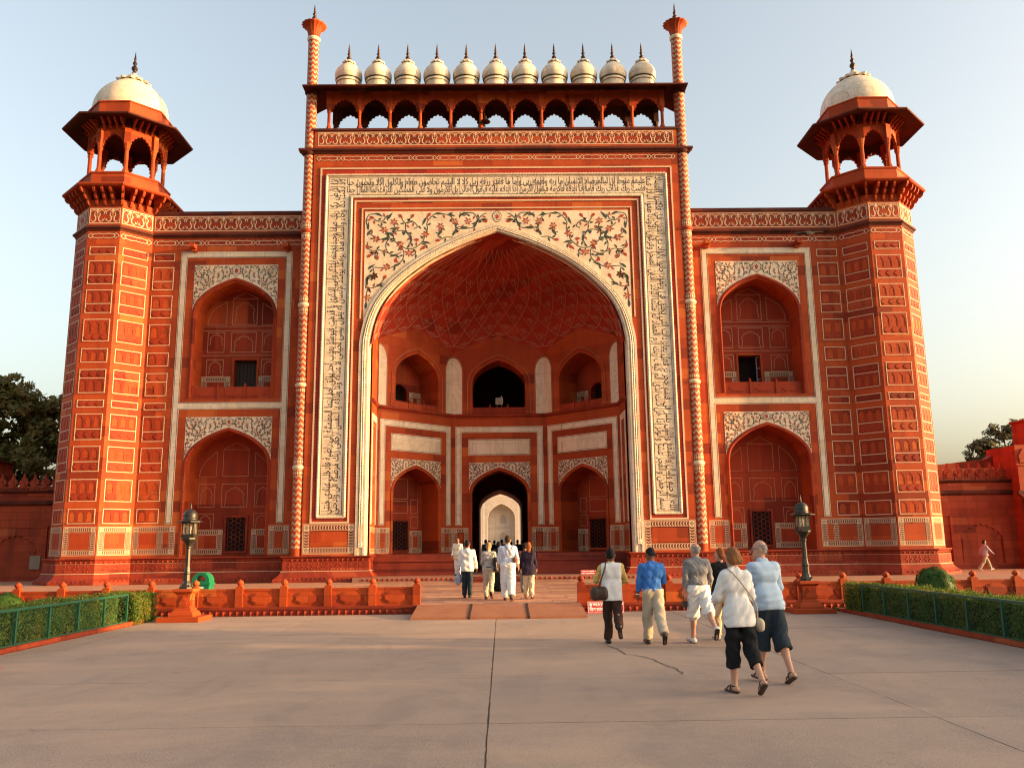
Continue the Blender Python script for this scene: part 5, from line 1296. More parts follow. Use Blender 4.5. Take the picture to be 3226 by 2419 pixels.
def fence(side, y0, y1, label):
    X = side*8.86; root = empty('wire_fence', TR(X, (y0+y1)/2, 0), label=label, category='fence', group='green wire fences in front of the hedges')
    b = MB(); b.box(X-.02, X+.02, y0, y1, .70, .745); b.build('top_rail', 'green_paint', root); b = MB(); b.box(X-.012, X+.012, y0, y1, .085, .11); b.build('bottom_rail', 'green_paint', root)
    y = y1; pd = None; i = 0
    while y > y0:
        if pd is None: q = MB(); q.box(-.022, .022, -.025, .025, .0, .70); pd = q.build('post', 'green_paint', root, TR(X, y, 0)).data
        else: link('post', pd, root, TR(X, y, 0))
        y -= 1.18; i += 1
    b = MB(); st = .075; y = y0 - .6
    while y < y1:
        for s in (-1, 1):
            a = (y, .11) if s > 0 else (y + .59, .11); e = (y + .59, .70) if s > 0 else (y, .70)
            ya, yb = a[0], e[0]
            if min(ya, yb) < y0 or max(ya, yb) > y1: continue
            b.add([(X, ya, .11), (X, ya+.006, .11), (X, yb+.006, .70), (X, yb, .70)], [(0, 1, 2, 3)])
        y += st
    o = b.build('wire_mesh', 'green_paint', root); o['kind'] = 'stuff'
    k = MB(); ys = y0
    root2 = empty('kerb_edging', TR(X, (y0+y1)/2, 0), label='red stone edging below the %s fence' % ('left' if side < 0 else 'right'), category='kerb', group='stone kerbs under the fences')
    rr = random.Random(5); pdata = {}
    while ys < y1:
        L = 1.5; q = MB(); q.box(-.10, .06, .004, L-.004, -.05, .085) if side > 0 else q.box(-.06, .10, .004, L-.004, -.05, .085)
        if 'k' not in pdata: pdata['k'] = q.build('edging_stone', 'sandstone_wall', root2, TR(X, ys, 0)).data
        else: link('edging_stone', pdata['k'], root2, TR(X, ys, rr.uniform(-.006, .006)))
        ys += L
fence(-1, 4.0, 21.0, 'green painted pipe and wire fence in front of the left hedge'); fence(1, 3.0, 21.2, 'green painted pipe and wire fence in front of the right hedge')
def ball_shrub(x, y, zc, rx, rz, label, seed):
    root = empty('ball_shrub', TR(x, y, 0), label=label, category='shrub', group='clipped round shrubs'); r = np.random.default_rng(seed)
    n = 9000; d = r.normal(0, 1, (n, 3)); d /= np.linalg.norm(d, axis=1)[:, None]; k = 1 - np.abs(r.normal(0, .06, n)); bump = 1 + .04*np.sin(d[:, 0]*9) + .04*np.sin(d[:, 2]*8 + d[:, 1]*6)
    P = np.stack([x + d[:, 0]*rx*k*bump, y + d[:, 1]*rx*k*bump, zc + d[:, 2]*rz*k*bump], 1)
    b = MB(); b.lathe([(0, zc-rz*.86), (rx*.6, zc-rz*.6), (rx*.86, zc), (rx*.6, zc+rz*.62), (0, zc+rz*.86)], x, y, 12); b.build('twig_core', 'hedge_core', root); b = MB(); b.tube([(x, y, 0), (x, y, zc)], .05, 6); b.build('trunk', 'bark', root)
    leaf_mesh('leaf_skin', P, d, .026, 'shrub_leaf', root, seed)['kind'] = 'stuff'
ball_shrub(10.50, 20.9, .64, .46, .50, 'dense round clipped shrub behind the right hedge', 3)
ball_shrub(-11.75, 21.0, .40, .42, .40, 'small round clipped shrub behind the left hedge', 4)
def tree(x, y, h, label, lobes, leaf, seed, mat='tree_leaf', dens=420, group='trees beyond the courtyard walls', trunk_r=.35):
    root = empty('tree', TR(x, y, 0), label=label, category='tree', group=group); rr = random.Random(seed); r = np.random.default_rng(seed)
    b = MB(); fork = (x, y, h*.38); b.tube([(x, y, -.1), (x + .1, y, h*.18), fork], [trunk_r, trunk_r*.8, trunk_r*.62], 9)
    for (lx, ly, lz, lr) in lobes:
        mid = ((x+lx)/2 + rr.uniform(-.6, .6), (y+ly)/2 + rr.uniform(-.6, .6), (fork[2] + lz)/2); b.tube(catmull([fork, mid, (lx, ly, lz)], 4), [trunk_r*.5 - trunk_r*.42*i/8 for i in range(9)], 6)
        for k in range(5):
            e = (lx + rr.uniform(-.8, .8)*lr, ly + rr.uniform(-.8, .8)*lr, lz + rr.uniform(-.3, .8)*lr); b.tube([(lx, ly, lz - lr*.3), ((lx+e[0])/2, (ly+e[1])/2, (lz+e[2])/2 + .1), e], [trunk_r*.16, trunk_r*.1, trunk_r*.04], 5)
    b.build('trunk', 'bark', root)
    Ps = []; Ns = []
    for (lx, ly, lz, lr) in lobes:
        m = int(10*lr*lr)       # leaf clumps spread through the lobe
        for k in range(m):
            d = r.normal(0, 1, 3); d /= np.linalg.norm(d); c = np.array([lx, ly, lz]) + d*lr*r.uniform(.45, 1.0)*np.array([1, 1, .85]); cr = r.uniform(.45, .95)*leaf*4.2
            n = int(dens*.10*(cr/(leaf*4))**2 * 1.6) + 12; q = r.normal(0, 1, (n, 3)); q /= np.linalg.norm(q, axis=1)[:, None]; q *= (r.random(n)**.4)[:, None]
            Ps.append(c + q*cr*np.array([1, 1, .6])); nn = q*.6 + d*.4 + np.array([0, 0, .5]); Ns.append(nn)
    leaf_mesh('crown', np.concatenate(Ps), np.concatenate(Ns), leaf, mat, root, seed)['kind'] = 'stuff'
tree(-33.5, 57, 14, 'large dark leafy tree behind the left courtyard wall', [(-36.0, 57, 9.4, 2.9), (-33.2, 56.5, 11.4, 2.5), (-31.2, 57.5, 9.6, 2.2), (-38.5, 58, 11.6, 2.6), (-35.2, 57, 12.4, 2.0), (-29.8, 56, 7.2, 2.0), (-33.0, 56, 7.0, 2.2), (-36.5, 56, 6.4, 2.2), (-31.0, 57.2, 11.4, 1.4), (-28.6, 57, 8.9, 1.4), (-39.5, 57, 8.2, 2.4)], .20, 5)
tree(48.0, 78, 13, 'hazy grey-green tree beyond the right courtyard wall', [(43.6, 78, 8.9, 1.1), (45.0, 78, 10.1, 1.3), (46.8, 78, 11.3, 1.5), (46.0, 78, 9.2, 1.5), (48.6, 78, 11.6, 1.6), (48.0, 77.5, 9.4, 1.7), (50.6, 78, 10.6, 1.8)], .17, 6, 'tree_leaf_pale', 380)

for i, (tx, ty, hh) in enumerate(((37, -13.5, 9.5), (41, -6.5, 10.5), (36, .6, 9.5), (41, 5.4, 9.0))):      # garden trees off to the right that shade the plaza
    tree(tx, ty, hh, ('first', 'second', 'third', 'fourth')[i] + ' of the garden trees east of the plaza, counted from the south', [(tx + 2.2*math.cos(q*1.26 + i), ty + 2.0*math.sin(q*1.26 + i), hh*(.42 + .11*(q % 3)), 2.3) for q in range(5)] + [(tx, ty, hh*.78, 2.2), (tx, ty, hh*.36, 2.4)], .22, 20 + i, dens=420, group='garden trees east of the plaza')

tree(38, 9.3, 9, 'added tall thin tree east of the plaza, its high crown shading the left hedge', [(38, 8.2, 7.0, 1.5), (38.6, 10.2, 7.3, 1.6), (37.2, 9.4, 8.0, 1.4), (38.2, 7.0, 7.4, 1.2)], .22, 31, dens=420, group='garden trees east of the plaza')  # added out of view; crown set high to shade the left hedge, not the right
# ------------------------------------------------------------------ courtyard walls beside the gateway
def merlon_mesh():
    b = MB(); pts = [(-.26, 0), (.26, 0), (.28, .16), (.17, .26), (.25, .36), (.20, .52), (.09, .60), (.045, .74), (0, .92), (-.045, .74), (-.09, .60), (-.20, .52), (-.25, .36), (-.17, .26), (-.28, .16)]
    n = len(pts); b.add([(x, 0, z) for x, z in pts], [tuple(range(n))]); b.add([(x, .16, z) for x, z in pts], [tuple(range(n-1, -1, -1))]); b.prism_y(pts, 0, .16, 0, caps=False)
    b.prism_y([(x*.55, .12 + z*.42) for x, z in pts], -.04, 0, 0)
    return b
MERL = None
def court_wall(side, x0, x1, label):
    global MERL
    a, b_ = sorted((side*x0, side*x1)); Y = 46.0; zt = 4.92
    root = empty('courtyard_wall', TR((a+b_)/2, Y, TZ), label=label, category='wall', group='courtyard walls beside the gateway')
    m = MB(); m.box(a, b_, Y, Y+.8, TZ-.05, zt); wall = m.build('wall', 'sandstone_wall', root)
    m = MB(); sweep_plan(m, [(b_, Y), (a, Y)], [(0, 4.10), (.10, 4.14), (.16, 4.22), (.16, 4.30), (.03, 4.34), (0, 4.36)]); m.build('string_course', 'sandstone_eave', root)
    m = MB(); sweep_plan(m, [(b_, Y), (a, Y)], [(0, zt-.16), (.14, zt-.10), (.18, zt-.03), (.18, zt), (-.5, zt)]); m.build('coping', 'sandstone_eave', root)
    m = MB(); m.box(a, b_, Y-.12, Y, TZ-.05, .42); m.build('base_course', 'sandstone_plinth', root)
    x = a + .3
    while x < b_ - .2:
        if abs(x) < 34:
            if MERL is None: MERL = merlon_mesh().build('merlon', 'sandstone_wall', root, TR(x, Y+.02, zt)).data
            else: link('merlon', MERL, root, TR(x, Y+.02, zt))
        x += .58
    x = side*24.0
    for k in range(3):      # blind arches with cusped heads
        cx = side*(25.75 + 3.7*k - (0 if side > 0 else .2))
        if not (a + 1.3 < cx < b_ - 1.3): continue
        m = MB(); w = 1.15; cv = cusped(cx, w, 1.75, .85, 9, .10, 5); arch_plate(m, cx-1.55, cx+1.55, .42, 2.95, cx, w, .42, cv, Y-.07, Y-.005); m.build('blind_arch', 'sandstone_wall', root)
        m = MB(); m.rect_line(cx-1.62, cx+1.62, .42, 3.02, .07, Y-.10, 0, depth=.10); m.build('arch_frame', 'sandstone_wall', root)
    return root
court_wall(-1, 20.6, 60, 'shaded red stone courtyard wall with pierced crest left of the gateway')
court_wall(1, 20.6, 27.7, 'sunlit red stone courtyard wall with pierced crest right of the gateway')
m = MB(); m.box(-24.7, -24.15, 45.86, 45.995, .80, 1.50); 
pl = [w_ for w_ in bpy.data.objects if w_.name.startswith('courtyard_wall') and w_.type == 'EMPTY'][0]
m.build('patch', 'plaque', pl)
# gallery block on the far right, with deep stone eave, and higher walls behind
blk = empty('gallery_building', TR(33, 46, TZ), label='flat-roofed red stone gallery with a deep sloping eave at the far right', category='building')
m = MB(); m.box(27.7, 60, 45.2, 47.4, TZ-.05, 6.7); m.build('wall', 'sandstone_wall', blk)
m = MB(); m.box(27.55, 60, 45.12, 45.2, 4.05, 4.25); m.build('string_course', 'sandstone_eave', blk)
m = MB(); m.add([(27.5, 45.2, 4.22), (60, 45.2, 4.22), (60, 43.9, 3.45), (27.5, 43.9, 3.45), (27.5, 45.2, 4.05), (60, 45.2, 4.05), (60, 43.9, 3.37), (27.5, 43.9, 3.37)], [(0, 1, 2, 3), (4, 7, 6, 5), (3, 2, 6, 7), (0, 3, 7, 4), (1, 5, 6, 2)]); m.build('eave', 'sandstone_eave', blk)
m = MB(); m.box(28.6, 60, 45.6, 46.8, 6.7, 8.05); m.box(28.52, 60, 45.52, 46.88, 8.05, 8.13); m.build('upper_wall', 'sandstone_wall', blk)
m = MB(); m.box(27.62, 28.35, 45.14, 45.2, 5.6, 6.7); m.prism_y([(27.8, 5.75), (28.2, 5.75), (28.25, 6.1), (28.0, 6.5), (27.75, 6.1)], 45.08, 45.14); m.build('corner_panel', 'sandstone_wall', blk)
for k in range(6):
    m = MB(); x = 28.3 + k*2.9; m.box(x-.16, x+.16, 44.95, 45.25, TZ, 3.6); m.box(x-.24, x+.24, 44.9, 45.25, TZ, .5); m.build('pillar', 'sandstone_wall', blk)
m = MB(); cv = cusped(29.75, 1.2, 2.2, .9, 9, .1, 5); arch_plate(m, 28.46, 31.04, TZ, 3.6, 29.75, 1.2, TZ, cv, 45.1, 45.19); m.build('cusped_arch', 'sandstone_wall', blk)
bk = empty('rear_wall', TR(26, 52, TZ), label='stepped red wall rising behind the crest right of the gateway', category='wall')
m = MB(); m.add([(21.0, 50, .2), (31, 50, .2), (31, 50, 7.0), (30.0, 50, 7.0), (28.8, 50, 6.42), (21.0, 50, 5.55), (21.0, 50.6, .2), (31, 50.6, .2), (31, 50.6, 7.0), (30.0, 50.6, 7.0), (28.8, 50.6, 6.42), (21.0, 50.6, 5.55)], [(0, 1, 2, 3, 4, 5), (5, 4, 10, 11), (4, 3, 9, 10), (3, 2, 8, 9), (11, 10, 9, 8, 7, 6)]); m.build('wall', 'sandstone_wall', bk)
m = MB(); m.box(29.3, 31, 49.6, 50.8, 6.2, 7.0); m.build('block', 'sandstone_wall', bk)
lb = empty('rear_block', TR(-31, 52, TZ), label='small plain red block above the left courtyard wall under the tree', category='building'); m = MB(); m.box(-40, -30.6, 50, 54, .2, 7.1); m.build('wall', 'sandstone_wall', lb); m = MB(); m.box(-40.1, -30.5, 49.9, 54.1, 7.1, 7.2); m.build('coping', 'sandstone_eave', lb)

# ------------------------------------------------------------------ white mausoleum seen through the arch
TJ = empty('mausoleum', TR(0, 342, 0), label='hazy white marble mausoleum front seen through the dark archway', category='mausoleum')
F = TR(0, 340, 0)
m = MB(); m.box(-48, 48, -12, 12, -.1, 1.2); m.build('terrace', 'marble_far', TJ, F)
m = MB(); oc_ = arch(0, 5.35, 11.6, 5.9)
arch_plate(m, -9.2, 9.2, 1.2, 24.0, 0, 5.35, 1.2, oc_, 0, 5.0, 0)
for s in (-1, 1): m.quad((s*9.2, 0, 1.2), (s*9.2, 12, 1.2), (s*9.2, 12, 24), (s*9.2, 0, 24)); m.quad((s*9.2, 1, 1.2), (s*28, 1, 1.2), (s*28, 1, 20), (s*9.2, 1, 20))
m.quad((-9.2, 0, 24), (9.2, 0, 24), (9.2, 12, 24), (-9.2, 12, 24)); facade = m.build('facade', 'marble_far', TJ, F)
spandrel('spandrel', facade, F, 5.9, 19.2, 6.0, 11.6, 6.5, .9, .09, -.03, mats=('marble_far', 'inlay_far', 'inlay_far', 'inlay_far', 'inlay_far'))
m = MB(); m.stroke([(-5.55, 1.2)] + arch(0, 5.55, 11.6, 6.1) + [(5.55, 1.2)], .28, -.05); m.build('arch_rim', 'marble', facade, F)
m = MB()
m.rect_line(-7.6, 7.6, 1.2, 21.6, .22, -.04); m.rect_line(-6.3, 6.3, 1.2, 19.8, .14, -.04); m.build('frame_lines', 'inlay_far', facade, F)
m = MB(); m.quad((-5.4, 5, 1.2), (5.4, 5, 1.2), (5.4, 5, 17.6), (-5.4, 5, 17.6)); m.build('niche_back', 'marble_far', facade, F)
for z0, z1 in ((9.9, 13.75), (2.3, 6.9)):
    w = 1.25; q = MB(); cv = arch(.6, w, z0 + (z1-z0)*.55, (z1-z0)*.42); q.add([(x, 4.9, z) for x, z in ([(.6-w, z0)] + cv + [(.6+w, z0)])], [tuple(range(len(cv)+2))], 0); wo_ = q.build('window', 'window_far', facade, F)
    q = MB(); q.stroke([(.6-w, z0)] + cv + [(.6+w, z0)], .16, 4.82, closed=True)
    for xx in (.6-.42, .6+.42): q.quad((xx-.07, 4.83, z0), (xx+.07, 4.83, z0), (xx+.07, 4.83, z1-.5), (xx-.07, 4.83, z1-.5))
    for zz in (z0 + (z1-z0)*.3, z0 + (z1-z0)*.58): q.quad((.6-w, 4.83, zz-.07), (.6+w, 4.83, zz-.07), (.6+w, 4.83, zz+.07), (.6-w, 4.83, zz+.07))
    q.build('window_bars', 'marble', facade, F)
m = MB(); m.rect_line(-2.6, 3.8, 8.4, 15.2, .12, 4.95); m.rect_line(-2.6, 3.8, 1.3, 8.0, .12, 4.95); m.quad((-5.4, 4.95, 8.15), (5.4, 4.95, 8.15), (5.4, 4.95, 8.3), (-5.4, 4.95, 8.3)); m.build('panel_lines', 'inlay_far', facade, F)
m = MB(); m.lathe(catmull([(8.6, 24), (8.6, 29), (9.6, 32), (9.8, 35), (8.8, 39), (6.0, 43), (2.5, 46), (.4, 47.5), (0, 50)], 4), 0, 14, 40); m.build('dome', 'marble_far', TJ, F, smooth=True)

# ------------------------------------------------------------------ small things
bn = empty('litter_bin', TR(-8.62, 25.3, TZ), label='green plastic litter bin with an arched open hood behind the balustrade', category='bin'); Mb = TR(-8.55, 25.3, TZ+.05)
m = MB(); m.prism_z([(-.21, -.19), (.21, -.19), (.21, .19), (-.21, .19)], .02, .50, 0, [(-.25, -.22), (.25, -.22), (.25, .22), (-.25, .22)]); m.build('body', 'bin_green', bn, Mb)
m = MB(); m.box(-.275, .275, -.245, .245, .50, .56); m.build('rim', 'bin_green', bn, Mb)
m = MB(); pr = [(-.25, .56)] + [(-.25*math.cos(t), .60 + .26*math.sin(t)) for t in [PI*k/14 for k in range(15)]] + [(.25, .56)]; ir = [(-.13, .62)] + [(-.13*math.cos(t), .64 + .14*math.sin(t)) for t in [PI*k/14 for k in range(15)]] + [(.13, .62)]
for (a, b), (c, d) in zip(zip(pr, pr[1:]), zip(ir, ir[1:])):
    m.quad((a[0], -.22, a[1]), (b[0], -.22, b[1]), (b[0], .22, b[1]), (a[0], .22, a[1]))
    for yy in (-.22, .22): m.quad((a[0], yy, a[1]), (b[0], yy, b[1]), (d[0], yy, d[1]), (c[0], yy, c[1]))
    m.quad((c[0], -.22, c[1]), (d[0], -.22, d[1]), (d[0], .22, d[1]), (c[0], .22, c[1]))
for yy in (-.22, .22): m.quad((-.25, yy, .56), (.25, yy, .56), (.13, yy, .62), (-.13, yy, .62))
m.build('hood', 'bin_green', bn, Mb)
m = MB(); m.quad((-.25, -.21, .565), (.25, -.21, .565), (.25, .21, .565), (-.25, .21, .565)); m.build('inner_shelf', 'bin_dark', bn, Mb)
m = MB(); m.quad((-.10, -.226, .40), (.10, -.226, .40), (.10, -.232, .46), (-.10, -.232, .46)); m.build('label', 'white_paint', bn, Mb)
def sign_text(parent, lines, M, mat='white_paint'):
    m = MB()
    for s, size, x, z in lines:
        V, F_ = text_mesh(s, size, 3, 1.0, .004); m.add([(x + a[0], -.004, z + a[1]) for a in V], F_)
    return m.build('lettering', mat, parent, M)
sg = empty('ramp_sign', TR(2.75, 22.6, 0), label='red board with white two-script writing leaning by the balustrade right of the ramp', category='sign'); Ms = TR(2.30, 22.75, .01) @ Matrix.Rotation(rad(-14), 4, 'X')
m = MB(); m.box(0, .95, 0, .02, 0, .31); m.build('board', 'sign_red', sg, Ms); m = MB(); m.rect_line(.012, .938, .012, .298, .010, -.003); m.build('border', 'white_paint', sg, Ms)
sign_text(sg, [('\u2b06', .11, .03, .185), ('WAY TO RAMP', .115, .14, .188), ('\u093f\u0935\u0915\u0932\u093e\u0902\u0917\u094b\u0902 \u0915\u0947 \u093f\u0932\u090f', .115, .05, .06)], Ms)
sg = empty('step_sign', TR(3.98, 39.3, .40), label='small red sign with white writing on the step right of the portal', category='sign'); Ms = TR(3.64, 39.3, .405) @ Matrix.Rotation(rad(-10), 4, 'X')
m = MB(); m.box(0, .68, 0, .02, 0, .21); m.build('board', 'sign_red', sg, Ms); sign_text(sg, [('\u2191WAY TO RAMP \u2192', .075, .03, .125), ('ONLY FOR DISABLED', .06, .04, .035)], Ms)
st = empty('sign_stand', TR(-7.9, 13.4, 0), label='red metal leg of a board stand at the left edge of the plaza', category='sign stand')
m = MB(); 
for y in (13.30, 13.75): m.tube([(-7.66, y, 0), (-7.92, 13.52, .95)], .028, 6); m.tube([(-8.45, y, 0), (-8.22, 13.52, .95)], .028, 6)
m.tube([(-7.66, 13.30, .03), (-8.45, 13.30, .03)], .02, 6); m.build('frame', 'sign_red', st); m = MB(); m.box(-8.32, -7.85, 13.50, 13.53, .60, 1.0); m.build('board', 'sign_red', st)
bd = empty('bird', TR(8.55, 22, 10.05), label='dark bird in flight before the right wing of the gateway', category='bird'); Mb = TR(8.55, 22, 10.05, rad(20))
m = MB(); m.lathe([(0, -.20), (.03, -.17), (.06, -.08), (.065, .02), (.05, .10), (.03, .13), (.035, .16), (.02, .20), (0, .22)], 0, 0, 8); 
bo = m.build('body', 'bird_grey', bd, Mb @ Matrix.Rotation(rad(80), 4, 'Y') @ Matrix.Rotation(0, 4, 'Z'), smooth=True)
for s, up in ((-1, .06), (1, -.05)):
    w = MB(); pts = [(0, .10, 0), (.16, .13, up*.8), (.40, .05, up*1.6), (.46, -.03, up*1.5), (.30, -.06, up), (.12, -.09, up*.4), (0, -.09, 0)]
    w.add([(p[0], s*.02 + s*0 + p[1]*0 + 0, 0) for p in pts[:0]], []) if False else None
    w.add([(p[1], s*(.03 + p[0]), p[2] + .012) for p in pts] + [(p[1], s*(.03 + p[0]), p[2]) for p in pts], [tuple(range(7)), tuple(range(13, 6, -1))] + [(i, (i+1) % 7, 7+(i+1) % 7, 7+i) for i in range(7)]); w.build('wing', 'bird_grey', bd, TR(8.55, 22, 10.05, rad(110)))
w = MB(); w.add([(0, -.03, 0), (0, .03, 0), (-.20, .07, 0), (-.20, -.07, 0), (0, -.03, .012), (0, .03, .012), (-.20, .07, .008), (-.20, -.07, .008)], [(0, 1, 2, 3), (4, 7, 6, 5), (0, 3, 7, 4), (1, 5, 6, 2), (2, 6, 7, 3)]); w.build('tail', 'bird_grey', bd, TR(8.40, 22, 10.05, rad(-160) * 0))
# ------------------------------------------------------------------ people: smooth-blended bodies turned into one surface each
def fabric(name, col, var=.18, stripes=None, rough=.85):
    t = NT(name); ob, uv, ps = coords(t)
    n = t.noise(ob, 5, 4, .6); c = t.mix(t.math('MULTIPLY', n, var*2), col, tuple(x*.62 for x in col))
    if stripes:
        sx = t.n('SeparateXYZ'); t.l(ob, sx.inputs[0]); w = t.math('GREATER_THAN', t.math('SINE', t.math('MULTIPLY', sx.outputs[0], stripes[0])), .25); c = t.mix(t.math('MULTIPLY', w, .75), c, stripes[1])
    t.bump(t.noise(t.vscale(ob, (1, 1, .45)), 16, 5, .6), .55, .02); return t.done(c, rough, .15)
for nm, c in (('cloth_white', (.72, .70, .68)), ('cloth_cream', (.66, .58, .45)), ('cloth_yellow', (.62, .42, .12)), ('cloth_blue', (.05, .17, .50)), ('cloth_grey', (.20, .20, .21)), ('cloth_lightgrey', (.40, .38, .35)), ('cloth_skyblue', (.40, .52, .66)), ('cloth_beige', (.48, .40, .30)), ('cloth_black', (.012, .012, .014)), ('cloth_brown', (.045, .022, .015)), ('cloth_denim', (.022, .032, .045)), ('cloth_navy', (.022, .016, .035)), ('cloth_dark', (.03, .026, .026)), ('cloth_lilac', (.38, .33, .38)), ('cloth_khaki', (.32, .28, .20)), ('cloth_rust', (.20, .08, .05))): fabric(nm, c)
fabric('cloth_stripe', (.66, .68, .74), .12, (150, (.30, .38, .58)))
plain('leather_brown', (.055, .030, .020), .5, .4, var=.3); plain('leather_black', (.014, .013, .013), .45, .4, var=.1); plain('shoe_white', (.62, .60, .58), .6, var=.15); plain('sole', (.035, .03, .028), .8, var=.2)
plain('plastic_bag', (.34, .38, .48), .4, .4, var=.35, scale=20)
def skin_mat(name, c):
    t = NT(name); ob, uv, ps = coords(t); n = t.noise(ob, 9, 4); t.b.inputs['Subsurface Weight'].default_value = .12; t.b.inputs['Subsurface Radius'].default_value = (.02, .008, .004)
    return t.done(t.mix(n, c, (c[0]*.8, c[1]*.7, c[2]*.66)), .55, .35)
skin_mat('skin_pale', (.52, .29, .20)); skin_mat('skin_brown', (.19, .088, .048)); plain('eye_white', (.7, .68, .65), .3, var=0); plain('lip', (.30, .10, .08), .5, var=0)
for nm, c in (('hair_black', (.010, .008, .007)), ('hair_brown', (.060, .028, .013)), ('hair_light', (.26, .11, .04)), ('hair_red', (.26, .075, .018)), ('hair_grey', (.30, .28, .25)), ('hair_blond', (.36, .22, .095))):
    t = NT(nm); ob, uv, ps = coords(t); n = t.noise(t.vscale(ob, (30, 30, 4)), 4, 4); t.bump(n, .6, .01); t.done(t.mix(n, tuple(x*.5 for x in c), c), .7, .18)

class Field:
    def __init__(s): s.p = []; s.cuts = []; s.wr = None
    def cap(s, a, b, ra, rb=None, k=.03, ys=1.0, xs=1.0, flat=False): s.p.append(('f' if flat else 'c', np.array(a, float), np.array(b, float), ra, ra if rb is None else rb, k, ys, xs)); return s
    def ell(s, c, r, k=.03): s.p.append(('e', np.array(c, float), np.array(r, float), 0, 0, k, 1, 1)); return s
    def cut(s, n, p): s.cuts.append((np.array(n, float), np.array(p, float))); return s     # keeps the side n points away from
    def mesh(s, name, h, mat, parent, M, grow=0.0, seed=0):
        lo = np.min([np.minimum(q[1], q[2] if q[0] != 'e' else q[1]) - (max(q[3], q[4])*max(q[6], q[7], 1) if q[0] != 'e' else q[2].max()) for q in s.p], 0) - grow - 3*h
        hi = np.max([np.maximum(q[1], q[2] if q[0] != 'e' else q[1]) + (max(q[3], q[4])*max(q[6], q[7], 1) if q[0] != 'e' else q[2].max()) for q in s.p], 0) + grow + 3*h
        n = np.ceil((hi-lo)/h).astype(int) + 1; ax = [lo[i] + h*np.arange(n[i]) for i in range(3)]
        f = np.full(n, .5, np.float32)
        for typ, a, b, ra, rb, k, ys, xs in s.p:
            if typ != 'e': m0 = np.minimum(a, b) - max(ra, rb)*max(ys, xs, 1) - grow - k - 2*h; m1 = np.maximum(a, b) + max(ra, rb)*max(ys, xs, 1) + grow + k + 2*h
            else: m0 = a - b - grow - k - 2*h; m1 = a + b + grow + k + 2*h
            i0 = np.clip(np.floor((m0-lo)/h).astype(int), 0, n); i1 = np.clip(np.ceil((m1-lo)/h).astype(int) + 1, 0, n)
            sl = tuple(slice(i0[i], i1[i]) for i in range(3))
            X, Y, Z = np.meshgrid(ax[0][sl[0]], ax[1][sl[1]], ax[2][sl[2]], indexing='ij')
            if typ != 'e':
                d = b - a; L = d@d + 1e-9; tu = ((X-a[0])*d[0] + (Y-a[1])*d[1] + (Z-a[2])*d[2])/L; t = np.clip(tu, 0, 1)
                D = np.sqrt(((X-a[0]-t*d[0])/xs)**2 + ((Y-a[1]-t*d[1])/ys)**2 + (Z-a[2]-t*d[2])**2) - (ra + t*(rb-ra))
                if typ == 'f': D = np.maximum(D, (tu-1)*math.sqrt(L))
            else:
                r = b + grow; q = np.sqrt(((X-a[0])/r[0])**2 + ((Y-a[1])/r[1])**2 + ((Z-a[2])/r[2])**2); D = (q-1)*r.min() + grow
            D = D - grow; g = f[sl]; hh = np.clip(.5 + .5*(g-D)/k, 0, 1); f[sl] = D*hh + g*(1-hh) - k*hh*(1-hh)
        if s.wr or s.cuts:
            X, Y, Z = np.meshgrid(*ax, indexing='ij')
            if s.wr:
                am, fr_ = s.wr; r = random.Random(seed)
                for q in range(3):
                    v = [r.uniform(-1, 1) for _ in range(3)]; f += am/(q+1)*np.sin(fr_*(q+1)*(v[0]*X + v[1]*Y + (v[2]*.6 + .5)*Z) + r.uniform(0, 6))*np.sin(fr_*.6*(v[1]*X + v[2]*Y - v[0]*Z) + r.uniform(0, 6))
            for nn, pp in s.cuts: f = np.maximum(f, (X-pp[0])*nn[0] + (Y-pp[1])*nn[1] + (Z-pp[2])*nn[2])
        f = np.pad(f, 1, constant_values=.5); lo = lo - h
        S = f < 0
        c8 = [S[i:S.shape[0]-1+i, j:S.shape[1]-1+j, k:S.shape[2]-1+k] for i in (0, 1) for j in (0, 1) for k in (0, 1)]
        cnt = sum(c.astype(np.int8) for c in c8); act = (cnt > 0) & (cnt < 8); I = np.argwhere(act); idx = np.full(act.shape, -1, np.int64); idx[act] = np.arange(len(I))
        acc = np.zeros((len(I), 3)); w = np.zeros(len(I))
        for (o, ax_) in [((0, j, k), 0) for j in (0, 1) for k in (0, 1)] + [((j, 0, k), 1) for j in (0, 1) for k in (0, 1)] + [((j, k, 0), 2) for j in (0, 1) for k in (0, 1)]:
            A = I + np.array(o); B = A.copy(); B[:, ax_] += 1; fa = f[A[:, 0], A[:, 1], A[:, 2]]; fb = f[B[:, 0], B[:, 1], B[:, 2]]; m = (fa < 0) != (fb < 0)
            t = np.where(m, fa/np.where(m, fa-fb, 1), 0); p = A.astype(float); p[:, ax_] += t; acc[m] += p[m]; w[m] += 1
        V = lo + h*acc/w[:, None]; Q = []
        for ax_ in range(3):
            sl0 = [slice(1, -1)]*3; sl1 = [slice(1, -1)]*3; sl0[ax_] = slice(0, -1); sl1[ax_] = slice(1, None)
            a = S[tuple(sl0)]; b = S[tuple(sl1)]; E = np.argwhere(a != b); 
            if not len(E): continue
            inside = a[E[:, 0], E[:, 1], E[:, 2]]; base = E + np.array([1, 1, 1]); base[:, ax_] -= 1
            u, v = [(1, 2), (2, 0), (0, 1)][ax_]
            def cell(du, dv):
                c = base.copy(); c[:, u] += du; c[:, v] += dv; return idx[c[:, 0], c[:, 1], c[:, 2]]
            q = np.stack([cell(-1, -1), cell(0, -1), cell(0, 0), cell(-1, 0)], 1); q[~inside] = q[~inside][:, ::-1]; Q.append(q)
        Q = np.concatenate(Q)
        # one relaxation pass keeps cloth and skin smooth
        nb = np.zeros_like(V); nc = np.zeros(len(V))
